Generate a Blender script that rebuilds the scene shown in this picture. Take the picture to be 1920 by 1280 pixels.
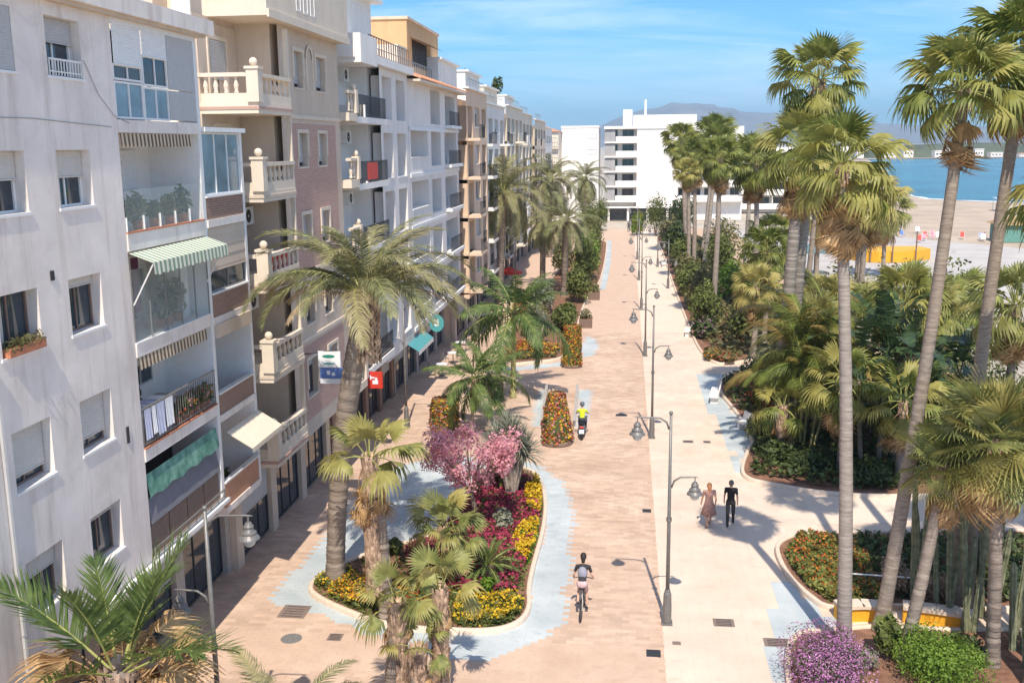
import bpy, bmesh, math, random
import numpy as np
from mathutils import Vector, Matrix, Euler
R = math.radians
rng = random.Random(7)
nr = np.random.default_rng(11)
scene = bpy.context.scene
for o in list(bpy.data.objects): bpy.data.objects.remove(o)
C = scene.collection

# ---------------------------------------------------------------- camera
cam_d = bpy.data.cameras.new('camera'); cam = bpy.data.objects.new('camera', cam_d); C.objects.link(cam)
cam_d.sensor_width = 36.0; cam_d.lens = 36.0 * 1898.5 / 1920.0
cam_d.clip_start = 0.1; cam_d.clip_end = 60000
X_ = Vector((0.993715, 0.11149, -0.010017)); D_ = Vector((0.011432, -0.190099, -0.981698)); F_ = Vector((-0.111354, 0.975414, -0.190179))
cam.matrix_world = Matrix.Translation((0, 0, 14.0)) @ Matrix((X_, -D_, -F_)).transposed().to_4x4()
scene.camera = cam

# ---------------------------------------------------------------- sky
SUN = Vector((0.58, -4.72, 6.36)).normalized()
w = bpy.data.worlds.new('World'); scene.world = w; w.use_nodes = True
nt = w.node_tree; nt.nodes.clear()
sky = nt.nodes.new('ShaderNodeTexSky'); sky.sky_type = 'NISHITA'; sky.sun_disc = False
sky.sun_elevation = math.asin(SUN.z); sky.sun_rotation = math.atan2(SUN.x, SUN.y)
sky.air_density = 1.0; sky.dust_density = 0.0; sky.ozone_density = 3.0; sky.altitude = 0
tc = nt.nodes.new('ShaderNodeTexCoord'); mp = nt.nodes.new('ShaderNodeMapping')
mp.inputs['Scale'].default_value = (0.9, 2.2, 9.0); mp.inputs['Rotation'].default_value = (0.0, R(14), R(25))
nz = nt.nodes.new('ShaderNodeTexNoise'); nz.inputs['Scale'].default_value = 2.4; nz.inputs['Detail'].default_value = 7; nz.inputs['Roughness'].default_value = 0.6; nz.inputs['Distortion'].default_value = 0.7
rp = nt.nodes.new('ShaderNodeValToRGB'); rp.color_ramp.elements[0].position = 0.40; rp.color_ramp.elements[1].position = 0.78
rp.color_ramp.elements[0].color = (0, 0, 0, 1); rp.color_ramp.elements[1].color = (0.7, 0.7, 0.7, 1)
hs = nt.nodes.new('ShaderNodeMix'); hs.data_type = 'RGBA'; hs.blend_type = 'MULTIPLY'; hs.inputs[0].default_value = 1.0; hs.inputs[7].default_value = (0.30, 0.67, 1.0, 1)
mx = nt.nodes.new('ShaderNodeMix'); mx.data_type = 'RGBA'; mx.inputs[7].default_value = (9.0, 9.4, 10.0, 1)
bg = nt.nodes.new('ShaderNodeBackground'); bg.inputs['Strength'].default_value = 0.125
wo = nt.nodes.new('ShaderNodeOutputWorld'); L = nt.links.new
L(tc.outputs['Generated'], mp.inputs['Vector']); L(mp.outputs[0], nz.inputs['Vector']); L(nz.outputs['Fac'], rp.inputs['Fac'])
L(sky.outputs[0], hs.inputs[6]); L(hs.outputs[2], mx.inputs[6]); L(rp.outputs[0], mx.inputs[0]); L(mx.outputs[2], bg.inputs['Color']); L(bg.outputs[0], wo.inputs['Surface'])
# ---------------------------------------------------------------- sun
sd = bpy.data.lights.new('sun', 'SUN'); sd.energy = 4.1; sd.angle = R(0.53); sd.color = (1.0, 0.91, 0.78)
so = bpy.data.objects.new('sun', sd); C.objects.link(so); so.location = (10, -30, 60)
so.rotation_euler = (-SUN).to_track_quat('-Z', 'Y').to_euler()
# ---------------------------------------------------------------- exposure
vs = scene.view_settings; vs.view_transform = 'Standard'; vs.look = 'None'; vs.exposure = 0.49; vs.gamma = 1.0; vs.use_curve_mapping = False

# ================================================================ helpers
def link(o, parent=None):
    C.objects.link(o)
    if parent is not None: o.parent = parent
    return o
def tag(o, label=None, cat=None, group=None, kind=None):
    if label: o['label'] = label
    if cat: o['category'] = cat
    if group: o['group'] = group
    if kind: o['kind'] = kind
    return o
def thing(name, label, cat, loc=(0, 0, 0), group=None, rotz=0):
    o = bpy.data.objects.new(name, None); link(o); o.location = loc; o.rotation_euler = (0, 0, rotz); o.empty_display_size = 0.2
    return tag(o, label, cat, group)
def npmesh(name, V, faces, mat=None, smooth=False):
    """faces: list of arrays (n,3)/(n,4)"""
    me = bpy.data.meshes.new(name)
    V = np.asarray(V, dtype=np.float32).reshape(-1, 3)
    if not isinstance(faces, (list, tuple)) or (len(faces) and np.ndim(faces[0]) == 1): faces = [np.asarray(faces)]
    faces = [np.asarray(f, dtype=np.int32) for f in faces if len(f)]
    li = np.concatenate([f.ravel() for f in faces]) if faces else np.zeros(0, np.int32)
    tot = np.concatenate([np.full(len(f), f.shape[1], np.int32) for f in faces]) if faces else np.zeros(0, np.int32)
    st = np.concatenate([[0], np.cumsum(tot)[:-1]]).astype(np.int32)
    me.vertices.add(len(V)); me.vertices.foreach_set('co', V.ravel())
    me.loops.add(len(li)); me.loops.foreach_set('vertex_index', li)
    me.polygons.add(len(tot)); me.polygons.foreach_set('loop_start', st); me.polygons.foreach_set('loop_total', tot)
    me.polygons.foreach_set('use_smooth', np.full(len(tot), bool(smooth)))
    me.update(calc_edges=True); me.validate()
    if mat is not None:
        for m in (mat if isinstance(mat, (list, tuple)) else [mat]): me.materials.append(m)
    return me
class MB:
    """mesh builder collecting quads / tris"""
    def __init__(s): s.V = []; s.F4 = []; s.F3 = []; s.n = 0
    def add(s, V, F4=None, F3=None):
        V = np.asarray(V, float).reshape(-1, 3); s.V.append(V)
        if F4 is not None and len(F4): s.F4.append(np.asarray(F4, int) + s.n)
        if F3 is not None and len(F3): s.F3.append(np.asarray(F3, int) + s.n)
        s.n += len(V); return s
    def box(s, x0, x1, y0, y1, z0, z1):
        V = [(x0, y0, z0), (x1, y0, z0), (x1, y1, z0), (x0, y1, z0), (x0, y0, z1), (x1, y0, z1), (x1, y1, z1), (x0, y1, z1)]
        return s.add(V, [(0, 3, 2, 1), (4, 5, 6, 7), (0, 1, 5, 4), (1, 2, 6, 5), (2, 3, 7, 6), (3, 0, 4, 7)])
    def quad(s, a, b, c, d): return s.add([a, b, c, d], [(0, 1, 2, 3)])
    def tube(s, pts, rad, n=8, cap=True):
        pts = np.asarray(pts, float); m = len(pts); rad = np.broadcast_to(np.asarray(rad, float), (m,))
        T = np.gradient(pts, axis=0); T /= np.linalg.norm(T, axis=1)[:, None] + 1e-9
        up = np.array([0, 0, 1.0]) if abs(T[0][2]) < 0.9 else np.array([1.0, 0, 0])
        V = []
        for i in range(m):
            a = np.cross(T[i], up); a /= np.linalg.norm(a) + 1e-9; b = np.cross(T[i], a); up = np.cross(a, T[i]) if False else up
            th = np.arange(n) * 2 * math.pi / n
            V.append(pts[i] + rad[i] * (np.cos(th)[:, None] * a + np.sin(th)[:, None] * b))
        F = []; k = np.arange(n)
        for i in range(m - 1):
            F.append(np.stack([i * n + k, i * n + (k + 1) % n, (i + 1) * n + (k + 1) % n, (i + 1) * n + k], 1))
        V = np.concatenate(V); F4 = np.concatenate(F); F3 = []
        if cap:
            V = np.concatenate([V, pts[:1], pts[-1:]]); a = m * n
            F3 = [(a, int((j + 1) % n), int(j)) for j in k] + [(a + 1, int((m - 1) * n + j), int((m - 1) * n + (j + 1) % n)) for j in k]
        return s.add(V, F4, F3)
    def lathe(s, prof, c=(0, 0, 0), n=16):
        prof = np.asarray(prof, float); th = np.arange(n) * 2 * math.pi / n
        V = np.concatenate([np.stack([c[0] + r * np.cos(th), c[1] + r * np.sin(th), np.full(n, c[2] + z)], 1) for r, z in prof])
        k = np.arange(n); F = [np.stack([i * n + k, i * n + (k + 1) % n, (i + 1) * n + (k + 1) % n, (i + 1) * n + k], 1) for i in range(len(prof) - 1)]
        return s.add(V, np.concatenate(F))
    def prism(s, poly, z0, z1):
        n = len(poly); V = [(p[0], p[1], z0) for p in poly] + [(p[0], p[1], z1) for p in poly]
        s.add(V, [(i, (i + 1) % n, n + (i + 1) % n, n + i) for i in range(n)])
        c = np.mean(poly, 0); V2 = [(p[0], p[1], z1) for p in poly] + [(c[0], c[1], z1)]
        return s.add(V2, None, [(i, (i + 1) % n, n) for i in range(n)])
    def sphere(s, c, r, n=10, m=7, sc=(1, 1, 1)):
        V = []
        for i in range(m + 1):
            ph = math.pi * i / m
            for j in range(n):
                t = 2 * math.pi * j / n
                V.append((c[0] + r * sc[0] * math.sin(ph) * math.cos(t), c[1] + r * sc[1] * math.sin(ph) * math.sin(t), c[2] + r * sc[2] * math.cos(ph)))
        F = [(i * n + j, i * n + (j + 1) % n, (i + 1) * n + (j + 1) % n, (i + 1) * n + j) for i in range(m) for j in range(n)]
        return s.add(V, F)
    def build(s, name, mat=None, parent=None, off=(0, 0, 0), smooth=False):
        V = np.concatenate(s.V) - np.asarray(off, float)
        fs = ([np.concatenate(s.F4)] if s.F4 else []) + ([np.concatenate(s.F3)] if s.F3 else [])
        return link(bpy.data.objects.new(name, npmesh(name, V, fs, mat, smooth)), parent)
def wl(o):
    v = Vector((0, 0, 0))
    while o is not None: v = v + o.location; o = o.parent
    return v
def boxo(name, mat, parent, x0, x1, y0, y1, z0, z1):
    return MB().box(x0, x1, y0, y1, z0, z1).build(name, mat, parent, wl(parent) if parent else (0, 0, 0))

# ---------------------------------------------------------------- materials
def mat(name, col, rough=0.8, var=0.12, scale=6.0, bump=0.0, bscale=40.0, spec=0.3, metal=0.0, island=0.0, trans=0.0, col2=None, detail=4, stretch=None, alpha=None, hue=0.0, age=None):
    m = bpy.data.materials.new(name); m.use_nodes = True; nt = m.node_tree; N = nt.nodes; Lk = nt.links.new
    p = N['Principled BSDF']; out = N['Material Output']
    p.inputs['Roughness'].default_value = rough; p.inputs['Specular IOR Level'].default_value = spec; p.inputs['Metallic'].default_value = metal
    tc = N.new('ShaderNodeTexCoord'); vec = tc.outputs['Object']
    geo = N.new('ShaderNodeNewGeometry')
    vec = geo.outputs['Position'] if island >= 0 else vec
    if stretch:
        mpn = N.new('ShaderNodeMapping'); mpn.inputs['Scale'].default_value = stretch; Lk(vec, mpn.inputs['Vector']); vec = mpn.outputs[0]
    nz = N.new('ShaderNodeTexNoise'); nz.inputs['Scale'].default_value = scale; nz.inputs['Detail'].default_value = detail; nz.inputs['Roughness'].default_value = 0.62
    Lk(vec, nz.inputs['Vector'])
    rp = N.new('ShaderNodeValToRGB')
    c = np.array(col[:3]); lo = c * (1 - var); hi = np.minimum(c * (1 + var), 0.95)
    if col2 is not None: hi = np.array(col2[:3])
    rp.color_ramp.elements[0].position = 0.32; rp.color_ramp.elements[1].position = 0.68
    rp.color_ramp.elements[0].color = (*lo, 1); rp.color_ramp.elements[1].color = (*hi, 1)
    Lk(nz.outputs['Fac'], rp.inputs['Fac']); cs = rp.outputs[0]
    if island > 0:
        hs = N.new('ShaderNodeHueSaturation'); mr = N.new('ShaderNodeMapRange')
        mr.inputs['To Min'].default_value = 1 - island; mr.inputs['To Max'].default_value = 1 + island
        Lk(geo.outputs['Random Per Island'], mr.inputs['Value']); Lk(mr.outputs[0], hs.inputs['Value']); Lk(cs, hs.inputs['Color'])
        if hue:
            mr2 = N.new('ShaderNodeMapRange'); mr2.inputs['To Min'].default_value = 0.5 - hue; mr2.inputs['To Max'].default_value = 0.5 + hue
            wn = N.new('ShaderNodeTexWhiteNoise'); wn.noise_dimensions = '1D'; Lk(geo.outputs['Random Per Island'], wn.inputs['W']); Lk(wn.outputs['Value'], mr2.inputs['Value']); Lk(mr2.outputs[0], hs.inputs['Hue'])
        cs = hs.outputs[0]
    if age is not None:      # every frond has its own age: some turn yellow or straw
        oi = N.new('ShaderNodeObjectInfo'); ra = N.new('ShaderNodeValToRGB'); ra.color_ramp.elements[0].position = 0.35; ra.color_ramp.elements[1].position = 1.0; ra.color_ramp.elements[0].color = (0, 0, 0, 1); ra.color_ramp.elements[1].color = (0.85, 0.85, 0.85, 1); Lk(oi.outputs['Random'], ra.inputs['Fac'])
        ma = N.new('ShaderNodeMix'); ma.data_type = 'RGBA'; ma.inputs[7].default_value = (*age, 1); Lk(ra.outputs[0], ma.inputs[0]); Lk(cs, ma.inputs[6]); cs = ma.outputs[2]
    Lk(cs, p.inputs['Base Color'])
    if bump > 0:
        n2 = N.new('ShaderNodeTexNoise'); n2.inputs['Scale'].default_value = bscale; n2.inputs['Detail'].default_value = 5; Lk(vec, n2.inputs['Vector'])
        b = N.new('ShaderNodeBump'); b.inputs['Strength'].default_value = bump; b.inputs['Distance'].default_value = 0.02; Lk(n2.outputs['Fac'], b.inputs['Height']); Lk(b.outputs[0], p.inputs['Normal'])
    if trans > 0:
        t = N.new('ShaderNodeBsdfTranslucent'); ms = N.new('ShaderNodeMixShader'); ms.inputs[0].default_value = trans
        Lk(cs, t.inputs['Color']); Lk(p.outputs[0], ms.inputs[1]); Lk(t.outputs[0], ms.inputs[2]); Lk(ms.outputs[0], out.inputs['Surface'])
    return m
def plaster(name, col, var=0.07, stain=0.5):
    """wall render: large blotches, vertical rain streaks, fine grain"""
    m = mat(name, col, 0.9, var, 0.7, 0.25, 25, 0.15, detail=8)
    nt = m.node_tree; N = nt.nodes; Lk = nt.links.new; p = N['Principled BSDF']
    src = p.inputs['Base Color'].links[0].from_socket
    geo = N.new('ShaderNodeNewGeometry'); mpn = N.new('ShaderNodeMapping'); mpn.inputs['Scale'].default_value = (1.3, 1.3, 0.12); Lk(geo.outputs['Position'], mpn.inputs['Vector'])
    nz = N.new('ShaderNodeTexNoise'); nz.inputs['Scale'].default_value = 1.6; nz.inputs['Detail'].default_value = 8; nz.inputs['Roughness'].default_value = 0.7; Lk(mpn.outputs[0], nz.inputs['Vector'])
    rp = N.new('ShaderNodeValToRGB'); rp.color_ramp.elements[0].position = 0.5; rp.color_ramp.elements[1].position = 0.78
    rp.color_ramp.elements[0].color = (0, 0, 0, 1); rp.color_ramp.elements[1].color = (stain, stain, stain, 1); Lk(nz.outputs['Fac'], rp.inputs['Fac'])
    # mended patches and blotches
    n3 = N.new('ShaderNodeTexNoise'); n3.inputs['Scale'].default_value = 0.55; n3.inputs['Detail'].default_value = 9; n3.inputs['Roughness'].default_value = 0.75; n3.inputs['Distortion'].default_value = 0.6; Lk(geo.outputs['Position'], n3.inputs['Vector'])
    r3 = N.new('ShaderNodeMapRange'); r3.inputs['From Min'].default_value = 0.5; r3.inputs['From Max'].default_value = 0.62; r3.inputs['To Max'].default_value = 0.55 * stain; Lk(n3.outputs['Fac'], r3.inputs['Value'])
    m3 = N.new('ShaderNodeMix'); m3.data_type = 'RGBA'; m3.inputs[7].default_value = (col[0] * 0.80, col[1] * 0.79, col[2] * 0.78, 1); Lk(r3.outputs[0], m3.inputs[0]); Lk(src, m3.inputs[6]); src = m3.outputs[2]
    mx = N.new('ShaderNodeMix'); mx.data_type = 'RGBA'; mx.inputs[7].default_value = (col[0] * 0.62, col[1] * 0.58, col[2] * 0.55, 1)
    Lk(rp.outputs[0], mx.inputs[0]); Lk(src, mx.inputs[6]); Lk(mx.outputs[2], p.inputs['Base Color'])
    return m
def brickmat(name, c1, c2, mortar, bw=0.24, bh=0.07, axis='YZ', ms=0.008):
    m = bpy.data.materials.new(name); m.use_nodes = True; nt = m.node_tree; N = nt.nodes; Lk = nt.links.new; p = N['Principled BSDF']
    geo = N.new('ShaderNodeNewGeometry'); sx = N.new('ShaderNodeSeparateXYZ'); cx = N.new('ShaderNodeCombineXYZ'); Lk(geo.outputs['Position'], sx.inputs[0])
    if axis == 'YZ': Lk(sx.outputs[1], cx.inputs[0]); Lk(sx.outputs[2], cx.inputs[1])
    else: Lk(sx.outputs[0], cx.inputs[0]); Lk(sx.outputs[1], cx.inputs[1])
    bt = N.new('ShaderNodeTexBrick'); bt.inputs['Scale'].default_value = 1.0; bt.inputs['Brick Width'].default_value = bw; bt.inputs['Row Height'].default_value = bh; bt.inputs['Mortar Size'].default_value = ms
    bt.inputs['Color1'].default_value = (*c1, 1); bt.inputs['Color2'].default_value = (*c2, 1); bt.inputs['Mortar'].default_value = (*mortar, 1)
    Lk(cx.outputs[0], bt.inputs['Vector']); Lk(bt.outputs['Color'], p.inputs['Base Color']); p.inputs['Roughness'].default_value = 0.85
    b = N.new('ShaderNodeBump'); b.inputs['Strength'].default_value = 0.4; b.inputs['Distance'].default_value = 0.01; b.invert = True; Lk(bt.outputs['Fac'], b.inputs['Height']); Lk(b.outputs[0], p.inputs['Normal'])
    return m
def glassmat(name, col, rough=0.04):
    m = mat(name, col, rough, 0.25, 1.2, 0, 40, 0.6); return m
M = {}
M['b1'] = plaster('plaster_white', (0.83, 0.755, 0.69), 0.09, 0.85)
M['white'] = plaster('white_paint', (0.85, 0.81, 0.76), 0.04, 0.2)
M['whitelav'] = plaster('white_render', (0.84, 0.785, 0.735), 0.05, 0.3)
M['trim'] = mat('white_trim', (0.82, 0.81, 0.79), 0.5, 0.04, 8)
M['beige'] = plaster('beige_render', (0.65, 0.535, 0.425), 0.07, 0.35)
M['beigelt'] = plaster('pale_beige_stone', (0.74, 0.635, 0.51), 0.06, 0.25)
M['cream'] = plaster('cream_render', (0.77, 0.68, 0.55), 0.06, 0.25)
M['peach'] = plaster('peach_render', (0.74, 0.56, 0.41), 0.06, 0.3)
M['orange'] = plaster('orange_render', (0.68, 0.42, 0.22), 0.06, 0.3)
M['grey'] = plaster('grey_render', (0.38, 0.37, 0.37), 0.08, 0.4)
M['shop'] = plaster('shop_front_stone', (0.50, 0.45, 0.40), 0.1, 0.4)
M['dark'] = mat('painted_recess_shade', (0.06, 0.055, 0.055), 0.8, 0.3, 3)  # near-black colour with the shade of deep recesses painted in
M['brick'] = brickmat('brick_red', (0.46, 0.25, 0.19), (0.53, 0.31, 0.24), (0.56, 0.47, 0.40))
M['brickbrown'] = brickmat('brick_brown', (0.26, 0.14, 0.10), (0.33, 0.19, 0.13), (0.34, 0.28, 0.24))
M['brickor'] = brickmat('brick_orange', (0.48, 0.20, 0.10), (0.55, 0.25, 0.13), (0.5, 0.38, 0.3))
M['glass'] = glassmat('window_glass', (0.035, 0.05, 0.065))  # opaque; the darkness of the rooms behind is put into its colour
M['glassblue'] = glassmat('blue_glass', (0.20, 0.30, 0.36), 0.12)
M['glassteal'] = glassmat('teal_glass', (0.09, 0.27, 0.31), 0.08)
M['curtain'] = mat('curtain', (0.55, 0.52, 0.47), 0.9, 0.2, 14, stretch=(1, 6, 0.3))
M['shutter'] = mat('roller_shutter', (0.60, 0.57, 0.52), 0.55, 0.05, 5)
M['shuttergrey'] = mat('grey_shutter', (0.50, 0.49, 0.48), 0.55, 0.05, 5)
M['shutterbrown'] = mat('brown_shutter', (0.22, 0.15, 0.12), 0.6, 0.1, 5)
M['darkmetal'] = mat('dark_metal', (0.055, 0.055, 0.06), 0.45, 0.2, 20, metal=0.3)
M['greymetal'] = mat('grey_metal', (0.30, 0.29, 0.28), 0.45, 0.12, 12, metal=0.4)
M['lamp'] = mat('lamp_grey_paint', (0.20, 0.19, 0.18), 0.42, 0.15, 9, metal=0.25)
M['lampglass'] = mat('lamp_glass', (0.55, 0.55, 0.52), 0.15, 0.05, 9, spec=0.6)
M['concrete'] = mat('concrete', (0.42, 0.38, 0.35), 0.85, 0.12, 5, 0.3, 60)
M['kerb'] = mat('kerb_stone', (0.70, 0.57, 0.45), 0.8, 0.08, 5, 0.25, 50)
M['terra'] = mat('terracotta_pot', (0.50, 0.20, 0.11), 0.8, 0.15, 15)
M['rooftile'] = mat('roof_tile', (0.52, 0.25, 0.15), 0.85, 0.2, 9)
M['soil'] = mat('soil', (0.24, 0.125, 0.08), 0.95, 0.3, 4, 0.6, 30)
M['teal'] = mat('teal_canvas', (0.10, 0.34, 0.26), 0.8, 0.5, 2.2, col2=(0.24, 0.45, 0.36))
M['canvas'] = mat('cream_canvas', (0.78, 0.68, 0.54), 0.85, 0.05, 4)
M['greycanvas'] = mat('grey_canvas', (0.20, 0.20, 0.23), 0.85, 0.12, 3)
M['red'] = mat('red_paint', (0.62, 0.05, 0.03), 0.5, 0.1, 5)
M['yellow'] = mat('yellow_paint', (0.80, 0.40, 0.03), 0.6, 0.08, 4)
M['signblue'] = mat('blue_print', (0.13, 0.22, 0.52), 0.4, 0.06, 8)
M['signteal'] = mat('turquoise_sign', (0.09, 0.34, 0.35), 0.4, 0.06, 8)
M['signwhite'] = mat('white_sign', (0.82, 0.83, 0.84), 0.4, 0.03, 8)
M['signgreen'] = mat('green_print', (0.03, 0.22, 0.16), 0.4, 0.05, 8)
M['black'] = mat('black_rubber', (0.02, 0.02, 0.022), 0.6, 0.2, 20)
def stripes(name, c1, c2, freq, axis):
    m = bpy.data.materials.new(name); m.use_nodes = True; nt = m.node_tree; N = nt.nodes; Lk = nt.links.new; p = N['Principled BSDF']; p.inputs['Roughness'].default_value = 0.85
    geo = N.new('ShaderNodeNewGeometry'); sx = N.new('ShaderNodeSeparateXYZ'); Lk(geo.outputs['Position'], sx.inputs[0])
    a = N.new('ShaderNodeMath'); a.operation = 'MULTIPLY'; a.inputs[1].default_value = freq; Lk(sx.outputs[axis], a.inputs[0])
    fr = N.new('ShaderNodeMath'); fr.operation = 'FRACT'; Lk(a.outputs[0], fr.inputs[0]); g = N.new('ShaderNodeMath'); g.operation = 'GREATER_THAN'; g.inputs[1].default_value = 0.5; Lk(fr.outputs[0], g.inputs[0])
    mx = N.new('ShaderNodeMix'); mx.data_type = 'RGBA'; mx.inputs[6].default_value = (*c1, 1); mx.inputs[7].default_value = (*c2, 1); Lk(g.outputs[0], mx.inputs[0]); Lk(mx.outputs[2], p.inputs['Base Color'])
    return m
M['stripegreen'] = stripes('green_striped_canvas', (0.74, 0.73, 0.60), (0.22, 0.33, 0.22), 4.2, 1)
M['stripebrown'] = stripes('brown_striped_canvas', (0.62, 0.52, 0.36), (0.14, 0.08, 0.05), 5.0, 1)
# vegetation
M['fan'] = mat('fan_leaf', (0.16, 0.205, 0.04), 0.5, 0.35, 2.0, island=0.22, trans=0.34, spec=0.4, col2=(0.34, 0.36, 0.09), age=(0.46, 0.40, 0.12))
M['fanlt'] = mat('fan_leaf_light', (0.19, 0.23, 0.06), 0.5, 0.3, 2.5, island=0.22, trans=0.34, spec=0.4, col2=(0.38, 0.38, 0.13), age=(0.50, 0.42, 0.14))
M['dry'] = mat('dry_leaf', (0.46, 0.27, 0.12), 0.8, 0.25, 4, island=0.25, trans=0.25, col2=(0.66, 0.44, 0.22))
M['phx'] = mat('date_palm_leaf', (0.17, 0.195, 0.085), 0.55, 0.3, 1.5, island=0.22, trans=0.28, col2=(0.35, 0.34, 0.17), age=(0.44, 0.37, 0.19))
M['phxdry'] = mat('date_palm_dry_leaf', (0.38, 0.28, 0.16), 0.7, 0.25, 2, island=0.22, trans=0.22, col2=(0.55, 0.42, 0.27))
M['royal'] = mat('royal_palm_leaf', (0.085, 0.15, 0.04), 0.5, 0.3, 2, island=0.22, trans=0.3, col2=(0.20, 0.27, 0.08))
M['areca'] = mat('golden_palm_leaf', (0.11, 0.17, 0.03), 0.5, 0.35, 0.8, island=0.22, trans=0.34, col2=(0.26, 0.29, 0.06), age=(0.42, 0.28, 0.10))
M['banana'] = mat('broad_leaf', (0.035, 0.075, 0.032), 0.35, 0.3, 1.5, island=0.25, trans=0.22, spec=0.55, col2=(0.09, 0.14, 0.055))
M['leaf'] = mat('shrub_leaf', (0.10, 0.14, 0.033), 0.55, 0.4, 1.6, island=0.3, trans=0.28, col2=(0.23, 0.255, 0.07))
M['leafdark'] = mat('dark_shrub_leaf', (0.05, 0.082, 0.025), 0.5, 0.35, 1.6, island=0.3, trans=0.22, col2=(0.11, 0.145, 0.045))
M['leafol'] = mat('olive_shrub_leaf', (0.14, 0.14, 0.05), 0.6, 0.4, 1.6, island=0.3, trans=0.25, col2=(0.26, 0.24, 0.10))
M['leaflt'] = mat('bright_hedge_leaf', (0.13, 0.24, 0.025), 0.5, 0.35, 2.0, island=0.28, trans=0.3, col2=(0.24, 0.36, 0.05))
M['leafmix'] = mat('ground_cover_leaf', (0.13, 0.16, 0.035), 0.6, 0.35, 1.2, island=0.3, trans=0.25, col2=(0.30, 0.30, 0.08))
M['leafgrey'] = mat('grey_green_leaf', (0.22, 0.24, 0.16), 0.6, 0.3, 1.6, island=0.25, trans=0.2, col2=(0.36, 0.36, 0.27))
M['twig'] = mat('dry_twig', (0.36, 0.25, 0.17), 0.85, 0.3, 6, island=0.25)
M['fl_mag'] = mat('magenta_petal', (0.36, 0.035, 0.085), 0.6, 0.3, 3, island=0.35, trans=0.25, col2=(0.52, 0.07, 0.15))
M['fl_pink'] = mat('pink_petal', (0.90, 0.36, 0.44), 0.6, 0.15, 3, island=0.1, trans=0.5, col2=(0.93, 0.58, 0.61))
M['fl_yel'] = mat('yellow_petal', (0.72, 0.42, 0.015), 0.6, 0.2, 3, island=0.25, trans=0.25, col2=(0.80, 0.58, 0.04))
M['fl_or'] = mat('orange_petal', (0.62, 0.17, 0.025), 0.6, 0.25, 3, island=0.3, trans=0.25, col2=(0.72, 0.30, 0.04))
M['fl_red'] = mat('red_petal', (0.48, 0.04, 0.03), 0.6, 0.25, 3, island=0.3, trans=0.25, col2=(0.60, 0.12, 0.06))
M['fl_pur'] = mat('purple_petal', (0.40, 0.11, 0.33), 0.6, 0.25, 3, island=0.3, trans=0.25, col2=(0.66, 0.34, 0.56))
M['fl_whi'] = mat('white_petal', (0.75, 0.70, 0.62), 0.6, 0.1, 3, island=0.15, trans=0.25)
M['bark'] = mat('palm_bark', (0.30, 0.235, 0.19), 0.9, 0.25, 5, 0.5, 30, stretch=(0.8, 0.8, 6.0), col2=(0.46, 0.38, 0.31), detail=6)
M['barkgrey'] = mat('smooth_palm_bark', (0.34, 0.29, 0.25), 0.85, 0.3, 3, 0.5, 40, stretch=(0.7, 0.7, 7.0), col2=(0.50, 0.43, 0.37), detail=6)
M['boot'] = mat('palm_leaf_base', (0.38, 0.25, 0.17), 0.85, 0.3, 6, island=0.45, col2=(0.58, 0.41, 0.29))
M['royalbark'] = mat('green_crownshaft', (0.36, 0.36, 0.14), 0.6, 0.15, 5, col2=(0.45, 0.42, 0.20))
M['wood'] = mat('tree_bark', (0.22, 0.16, 0.12), 0.9, 0.3, 8, 0.4, 30)
M['cactus'] = mat('cactus_skin', (0.15, 0.17, 0.09), 0.6, 0.3, 5, col2=(0.30, 0.31, 0.20))
M['petiole'] = mat('petiole', (0.33, 0.33, 0.10), 0.5, 0.15, 5)
# ================================================================ setting: ground, sea, paving
def structure(o): o['kind'] = 'structure'; return o
def sheet(name, poly, z, m):
    n = len(poly); bm = bmesh.new(); vs_ = [bm.verts.new((p[0], p[1], z)) for p in poly]; f = bm.faces.new(vs_); bm.normal_update()
    if f.normal.z < 0: f.normal_flip()
    bmesh.ops.triangulate(bm, faces=[f]); me = bpy.data.meshes.new(name); bm.to_mesh(me); bm.free(); me.materials.append(m)
    return structure(link(bpy.data.objects.new(name, me)))
def smooth_poly(P, it=2):
    P = np.asarray(P, float)
    for _ in range(it):
        Q = np.roll(P, -1, 0); P = np.stack([0.75 * P + 0.25 * Q, 0.25 * P + 0.75 * Q], 1).reshape(-1, 2)
    return P
def inpoly(px, py, P):
    P = np.asarray(P); r = np.zeros(np.shape(px), bool); j = len(P) - 1
    for i in range(len(P)):
        c = ((P[i, 1] > py) != (P[j, 1] > py)) & (px < (P[j, 0] - P[i, 0]) * (py - P[i, 1]) / (P[j, 1] - P[i, 1] + 1e-12) + P[i, 0]); r ^= c; j = i
    return r
def offset_poly(P, d):
    P = np.asarray(P, float); a = np.roll(P, 1, 0); b = np.roll(P, -1, 0); t = b - a; t /= np.linalg.norm(t, axis=1)[:, None] + 1e-9
    n = np.stack([t[:, 1], -t[:, 0]], 1); ar = 0.5 * np.sum(P[:, 0] * np.roll(P[:, 1], -1) - np.roll(P[:, 0], -1) * P[:, 1])
    return P + n * d * (1 if ar > 0 else -1)
M['ground'] = mat('dusty_ground', (0.46, 0.40, 0.33), 0.95, 0.2, 0.15, 0.2, 5)
M['sand'] = mat('beach_sand', (0.48, 0.38, 0.285), 0.95, 0.15, 0.12, 0.3, 8)
M['plaza'] = mat('pale_plaza_paving', (0.50, 0.46, 0.42), 0.85, 0.1, 0.3, 0.1, 10)
M['grout_c'] = mat('pale_paving_grout', (0.66, 0.52, 0.41), 0.95, 0.1, 3)
M['grout'] = mat('paving_grout', (0.56, 0.39, 0.28), 0.95, 0.15, 3)
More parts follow.
